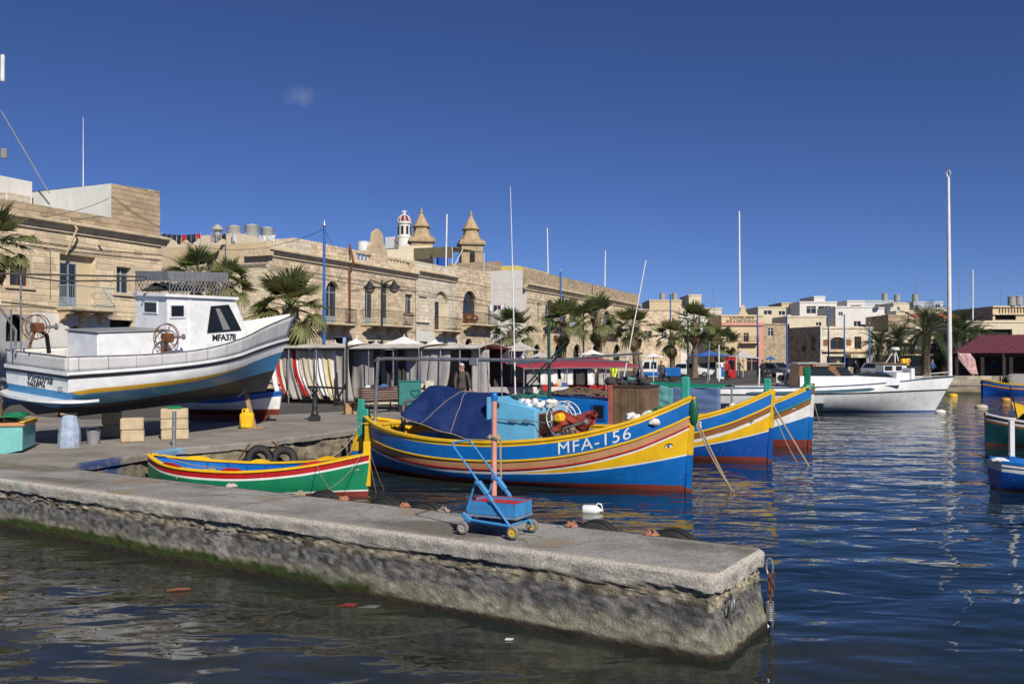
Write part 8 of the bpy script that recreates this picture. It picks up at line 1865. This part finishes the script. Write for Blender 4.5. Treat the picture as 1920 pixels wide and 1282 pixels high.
car(1262, 690, 88, R(-20), CWH, 'white hatchback parked behind the aqua sheet'); car(1305, 690, 93, R(-15), CDK, 'dark car parked right of the white hatchback'); car(1432, 690, 90, R(-60), CGR, 'blue-grey car facing us right of the restaurant'); car(1478, 690, 96, R(-30), CSI, 'silver car at the narrow street gap'); car(1500, 692, 92, R(-10), CDK, 'dark car left of the wooden wheelhouse'); car(1617, 690, 92, R(-35), CSI, 'silver car just left of the radar dome boat', 4.2)
p = D(1198, 690, 74); t = thing('pickup_truck', 'white-cabbed truck with a blue bed parked behind the aqua sheet', 'truck', (p.x, p.y, QUAY + .004), R(-6))
b = MB(); b.prism([(0, .4), (0, .95), (.35, 1.75), (1.45, 1.78), (1.5, .4)], -.78, .78, axis=1); cb3 = b.build('cab', CWH, t)
for x0, x1 in ((.38, .82), (.92, 1.38)): b = MB(); b.prism([(x0 - .12 if x0 < .5 else x0, 1.05), (x1, 1.05), (x1, 1.6), (x0 + .06, 1.6)], -.80, -.785, axis=1); b.build('side_window', GLASS, cb3)
b = MB(); b.cbox((1.56, -.85, .45), (3.3, .85, 1.15), .03); b.build('bed', CBL, t); b = MB(); b.box((.0, -.795, .45), (1.5, -.785, .8)); b.build('blue_band', CBL, t)
for x in (.45, 2.7):
    for sd in (-1, 1): b = MB(); b.lathe([(.16, -.09), (.29, -.09), (.31, 0), (.29, .09), (.16, .09)], 16, Matrix.Translation((x, sd * .72, .31)) @ Matrix.Rotation(R(90), 4, 'X')); b.build('wheel', BLACKR, t, smooth=True)
car(1540, 690, 98, R(170), CWH, 'white car partly behind the wooden wheelhouse')
# pump, red box, air-conditioning casing, scooter
p = D(1350, 700, 82); t = thing('fuel_pump', 'white and blue fuel pump on the waterfront', 'pump', (p.x, p.y, QUAY)); b = MB(); b.cbox((-.35, -.25, 0), (.35, .25, 1.5), .04); b.build('casing', WHT, t); b = MB(); b.cbox((.05, -.27, .2), (.3, -.252, 1.1), .005); b.build('blue_panel', BLUE, t); b = MB(); b.cbox((-.3, -.27, 1.0), (0, -.252, 1.35), .005); b.build('display', GLASS, t)
p = D(1370, 700, 86); t = thing('red_kiosk', 'small red kiosk box left of the restaurant parasol', 'kiosk', (p.x, p.y, QUAY)); b = MB(); b.cbox((-.4, -.4, 0), (.4, .4, 1.9), .03); b.build('body', REDP, t); b = MB(); b.cbox((-.46, -.46, 1.901), (.46, .46, 2.0), .03); b.build('roof', REDP, t); b = MB(); b.box((-.28, -.412, .8), (.28, -.402, 1.7)); b.build('pane', GLASS, t)
p = G(1465, 721); t = thing('fan_unit', 'white square fan unit standing on the quay', 'fan unit', p, R(-20)); b = MB(); b.cbox((-.36, -.2, .12), (.36, .2, .86), .03); b.build('casing', WHT, t); b = MB(); torus(b, (-.02, -.205, .48), .22, .03, (0, 1, 0), 24, 8); b.build('fan_ring', BLACKP, t, smooth=True); b = MB(); b.lathe([(.20, 0), (.20, .01)], 20, Matrix.Translation((-.02, -.206, .48)) @ Matrix.Rotation(R(90), 4, 'X')); b.build('fan_opening', DARKV, t)
for x in (-.28, .28): b = MB(); b.box((x - .04, -.18, 0), (x + .04, .18, .12)); b.build('foot', IRON, t)
sp0 = G(1478, 722); t = thing('scooter', 'dark scooter parked beside the fan unit', 'scooter', sp0, R(35))
for x in (0, 1.15): b = MB(); torus(b, (x, 0, .24), .18, .06, (0, 1, 0), 20, 8); wq = b.build('wheel', BLACKR, t, smooth=True); b = MB(); b.lathe([(.12, -.04), (.13, 0), (.12, .04)], 12, Matrix.Translation((x, 0, .24)) @ Matrix.Rotation(R(90), 4, 'X')); b.build('hub', STEEL, wq)
b = MB(); b.prism([(-.15, .35), (.05, .75), (.55, .72), (.62, .38), (.95, .35), (1.0, .85), (1.08, .9), (1.12, .40), (1.0, .25), (.1, .25)], -.16, .16, axis=1); b.build('body', CDK, t); b = MB(); b.cbox((-.1, -.14, .76), (.55, .14, .84), .03); b.build('seat', BLACKP, t); b = MB(); b.tube([(1.02, 0, .85), (.95, 0, 1.02)], .03, 6); b.tube([(.9, -.3, 1.0), (.95, 0, 1.03), (.9, .3, 1.0)], .016, 6); b.build('handlebar', STEEL, t)

# ================================================================== PEOPLE
SKIN = mat('skin', (.42, .24, .17), .55, .1, 12, .1, 60, .003)
def person(loc, rz, height, cols, lab, pose='stand', arms=((.1, .25), (.1, .25)), hair=(.35, .34, .33), detail=1, bend=0.0):
    """one continuous skinned figure; cols = top, trousers, shoes"""
    t = thing('person', lab, 'person', loc, rz); k = height / 1.75
    J = {}; E = []
    def j(n, p, r, par=None):
        J[n] = (Vector(p), r); 
        if par: E.append((par, n))
    sit = pose == 'sit'; lean = bend
    j('pel', (0, 0, .95), (.15, .12)); j('waist', (lean * .3, 0, 1.10), (.145, .11), 'pel'); j('chest', (lean * .7, 0, 1.30), (.17, .125), 'waist'); j('neckb', (lean, 0, 1.46), (.085, .08), 'chest'); j('neck', (lean + .015, 0, 1.53), (.058, .06), 'neckb'); j('jaw', (lean + .035, 0, 1.60), (.072, .082), 'neck'); j('skull', (lean + .02, 0, 1.68), (.078, .098), 'jaw'); j('crown', (lean + .01, 0, 1.735), (.052, .066), 'skull')
    for sd, nm, ar in ((1, 'L', arms[0]), (-1, 'R', arms[1])):
        sh = Vector((lean, sd * .185, 1.42)); el = sh + Vector((ar[0], sd * .06, -.28)); wr = el + Vector((ar[1], sd * .0, -.20 if ar[1] > .15 else -.25)); hd = wr + (wr - el).normalized() * .08
        j('sh' + nm, sh, (.075, .075), 'neckb'); j('el' + nm, el, (.052, .052), 'sh' + nm); j('wr' + nm, wr, (.036, .036), 'el' + nm); j('hd' + nm, hd, (.042, .026), 'wr' + nm)
        for q, (dx, dy) in enumerate(((.03, -.03), (.04, -.01), (.04, .012), (.03, .03))): j('f%d%s' % (q, nm), hd + (wr - el).normalized() * (.075 - .008 * abs(q - 1)) + Vector((.02, dy, 0)), (.011, .011), 'hd' + nm)
        j('th' + nm, wr + (wr - el).normalized() * .05 + Vector((.045, -sd * .03, 0)), (.012, .012), 'wr' + nm)
        hp = Vector((0, sd * .09, .90)); kn = Vector((.03 + (.38 if sit else 0), sd * .10, .50 + (.38 if sit else 0))); an = Vector((.38 if sit else -.01, sd * .105, .42 if sit else .09)); to = an + Vector((.16, sd * .02, -.05))
        j('hp' + nm, hp, (.10, .10), 'pel'); j('kn' + nm, kn, (.065, .065), 'hp' + nm); j('an' + nm, an, (.045, .045), 'kn' + nm); j('to' + nm, to, (.042, .035), 'an' + nm)
    names = list(J); me = bpy.data.meshes.new('body'); me.from_pydata([tuple(J[n][0] * k) for n in names], [(names.index(a), names.index(c)) for a, c in E], []); o = bpy.data.objects.new('body', me); COL.objects.link(o)
    sk = o.modifiers.new('skin', 'SKIN'); sk.use_smooth_shade = True
    for i, n in enumerate(names): v = me.skin_vertices[0].data[i]; v.radius = (J[n][1][0] * k, J[n][1][1] * k); v.use_root = (n == 'pel')
    ss = o.modifiers.new('sub', 'SUBSURF'); ss.levels = 2; ss.render_levels = 2
    dg = bpy.context.evaluated_depsgraph_get(); m2 = bpy.data.meshes.new_from_object(o.evaluated_get(dg)); bpy.data.objects.remove(o)
    m2.materials.clear()
    for mm in (SKIN, cols[0], cols[1], cols[2]): m2.materials.append(mm)
    wrz = [J['wrL'][0] * k, J['wrR'][0] * k]
    for p in m2.polygons:
        c = p.center; z = c.z / k; mi = 1 if z > .93 else 2 if z > .10 else 3
        if z > 1.50: mi = 0
        if min((c - w).length for w in wrz) < .03 * k or any((c - w).dot((w - J[e][0] * k)) > 0 and (c - w).length < .26 * k for w, e in zip(wrz, ('elL', 'elR'))): mi = 0
        if sit and z < .42 + .1 and z < .40: mi = 3
        p.material_index = mi; p.use_smooth = True
    bo = bpy.data.objects.new('body', m2); COL.objects.link(bo); bo.parent = t
    hm = mat('hair_%d' % int(hair[0] * 1000), hair, .8, .2, 30, .4)
    hx = lean
    b = MB(); n, m = 16, 9
    for i in range(m + 1):
        th = math.pi * .62 * i / m
        for q in range(n):
            a = 2 * math.pi * q / n; cut = 1.0 if math.cos(a) < .35 else .62; tt = th * cut; b.v.append((k * (hx + .008 + .108 * math.sin(tt) * math.cos(a)), k * .088 * math.sin(tt) * math.sin(a), k * (1.668 + .098 * math.cos(tt))))
    for i in range(m):
        for q in range(n): b.f.append((i * n + q, (i + 1) * n + q, (i + 1) * n + (q + 1) % n, i * n + (q + 1) % n)); b.m.append(0)
    b.build('hair', hm, t, smooth=True)
    b = MB(); b.ball((k * (hx + .125), 0, k * 1.645), .016 * k, 8, 6, (1.1, .8, 1.5)); b.build('nose', SKIN, t, smooth=True)
    for sd in (-1, 1): b = MB(); b.ball((k * (hx + .02), sd * .083 * k, k * 1.645), .026 * k, 8, 6, (.8, .35, 1.2)); b.build('ear', SKIN, t, smooth=True); b = MB(); b.ball((k * (hx + .108), sd * .032 * k, k * 1.667), .011 * k, 8, 6, (.6, 1.2, .7)); b.build('eye', BLACKP, t, smooth=True)
    b = MB(); b.ball((k * (hx + .112), 0, k * 1.60), .022 * k, 8, 6, (.5, 1.0, .25)); b.build('mouth', mat('lips', (.3, .12, .10), .5), t, smooth=True)
    return t
BRJ = mat('brown_grey_jacket', (.075, .06, .055), .9, .15, 8, .3); DKT = mat('dark_trousers', (.03, .03, .035), .9, .15); SHO = mat('dark_shoes', (.015, .013, .012), .6); RJ = mat('red_jacket', (.38, .03, .03), .85, .15); BLJ = mat('black_jacket', (.02, .02, .022), .9, .15); HIV = mat('yellow_vest', (.62, .70, .05), .8); BLS = mat('blue_shirt', (.05, .12, .3), .85)
p = D(866, 700, 31.5); person((p.x, 31.5, QUAY), R(-75), 1.80, (BRJ, DKT, SHO), 'white-haired man in a brown-grey sweater standing behind the blue tarpaulin', hair=(.62, .61, .60), arms=((.05, .12), (.05, .12)))
p = sp0 + Vector((.35, .22, -.12)); person((p.x, p.y, QUAY - .10), R(35), 1.75, (RJ, DKT, SHO), 'person in a red jacket sitting on the scooter', 'sit', ((.2, .22), (.2, .22)), (.08, .06, .05))
for i, (px, Y, top, lab) in enumerate(((1604, 78, BLJ, 'person in black walking left of the silver car'), (1700, 82, BLJ, 'person in dark clothes below the black signboard'), (1748, 84, BLS, 'person in a blue shirt left of the tall mast'), (1571, 96, HIV, 'person in a yellow vest behind the wooden wheelhouse'), (1362, 76, RJ, 'person in red near the fuel pump'), (1385, 84, BLJ, 'dark-clothed person at the restaurant parasol'), (712, 41, BLS, 'person in blue between the shaded stall and the lamp'), (1002, 46, RJ, 'person in red browsing under the raspberry awning'), (1085, 47, BLJ, 'person in black behind the shirts'), (1150, 50, HIV, 'person in yellow at the right end of the raspberry awning'), (1240, 60, BRJ, 'person in brown walking left of the truck'), (1430, 70, BLJ, 'person in black crossing before the blue-grey car'), (1840, 79, RJ, 'person in red under the maroon roof'), (1862, 80, BLS, 'person in blue under the maroon roof'))):
    q = D(px, 690, Y); person((q.x, Y, QUAY + .004), R(-90 + 40 * (i % 3 - 1)), 1.72 + .03 * (i % 3), (top, DKT, SHO), lab, hair=(.06, .05, .04))
# overhead wires across the street gap and between poles
def wire(a, c, drop, lab, r=.012): b = MB(); b.tube(sag(a, c, drop), r, 4); tag(b.build('overhead_wire', IRON), lab, 'wire', 'overhead wires')
wire(at_roof(302, 440, 0), D(608, 430, 44), .9, 'overhead wire from the left townhouse to the tall blue pole'); wire(D(608, 430, 44), at_roof(653, 475, -.2), .5, 'overhead wire from the tall blue pole to the long tan townhouse'); wire(at_roof(302, 478, -.1), at_roof(505, 500, -.1), .6, 'overhead cable crossing the side street'); wire(at_roof(208, 366, -.1), at_roof(300, 425, -.1), .1, 'wire slanting across the roof room'); wire(D(205, 372, 44), D(20, 408, 40), .3, 'wire in front of the white roof wall')
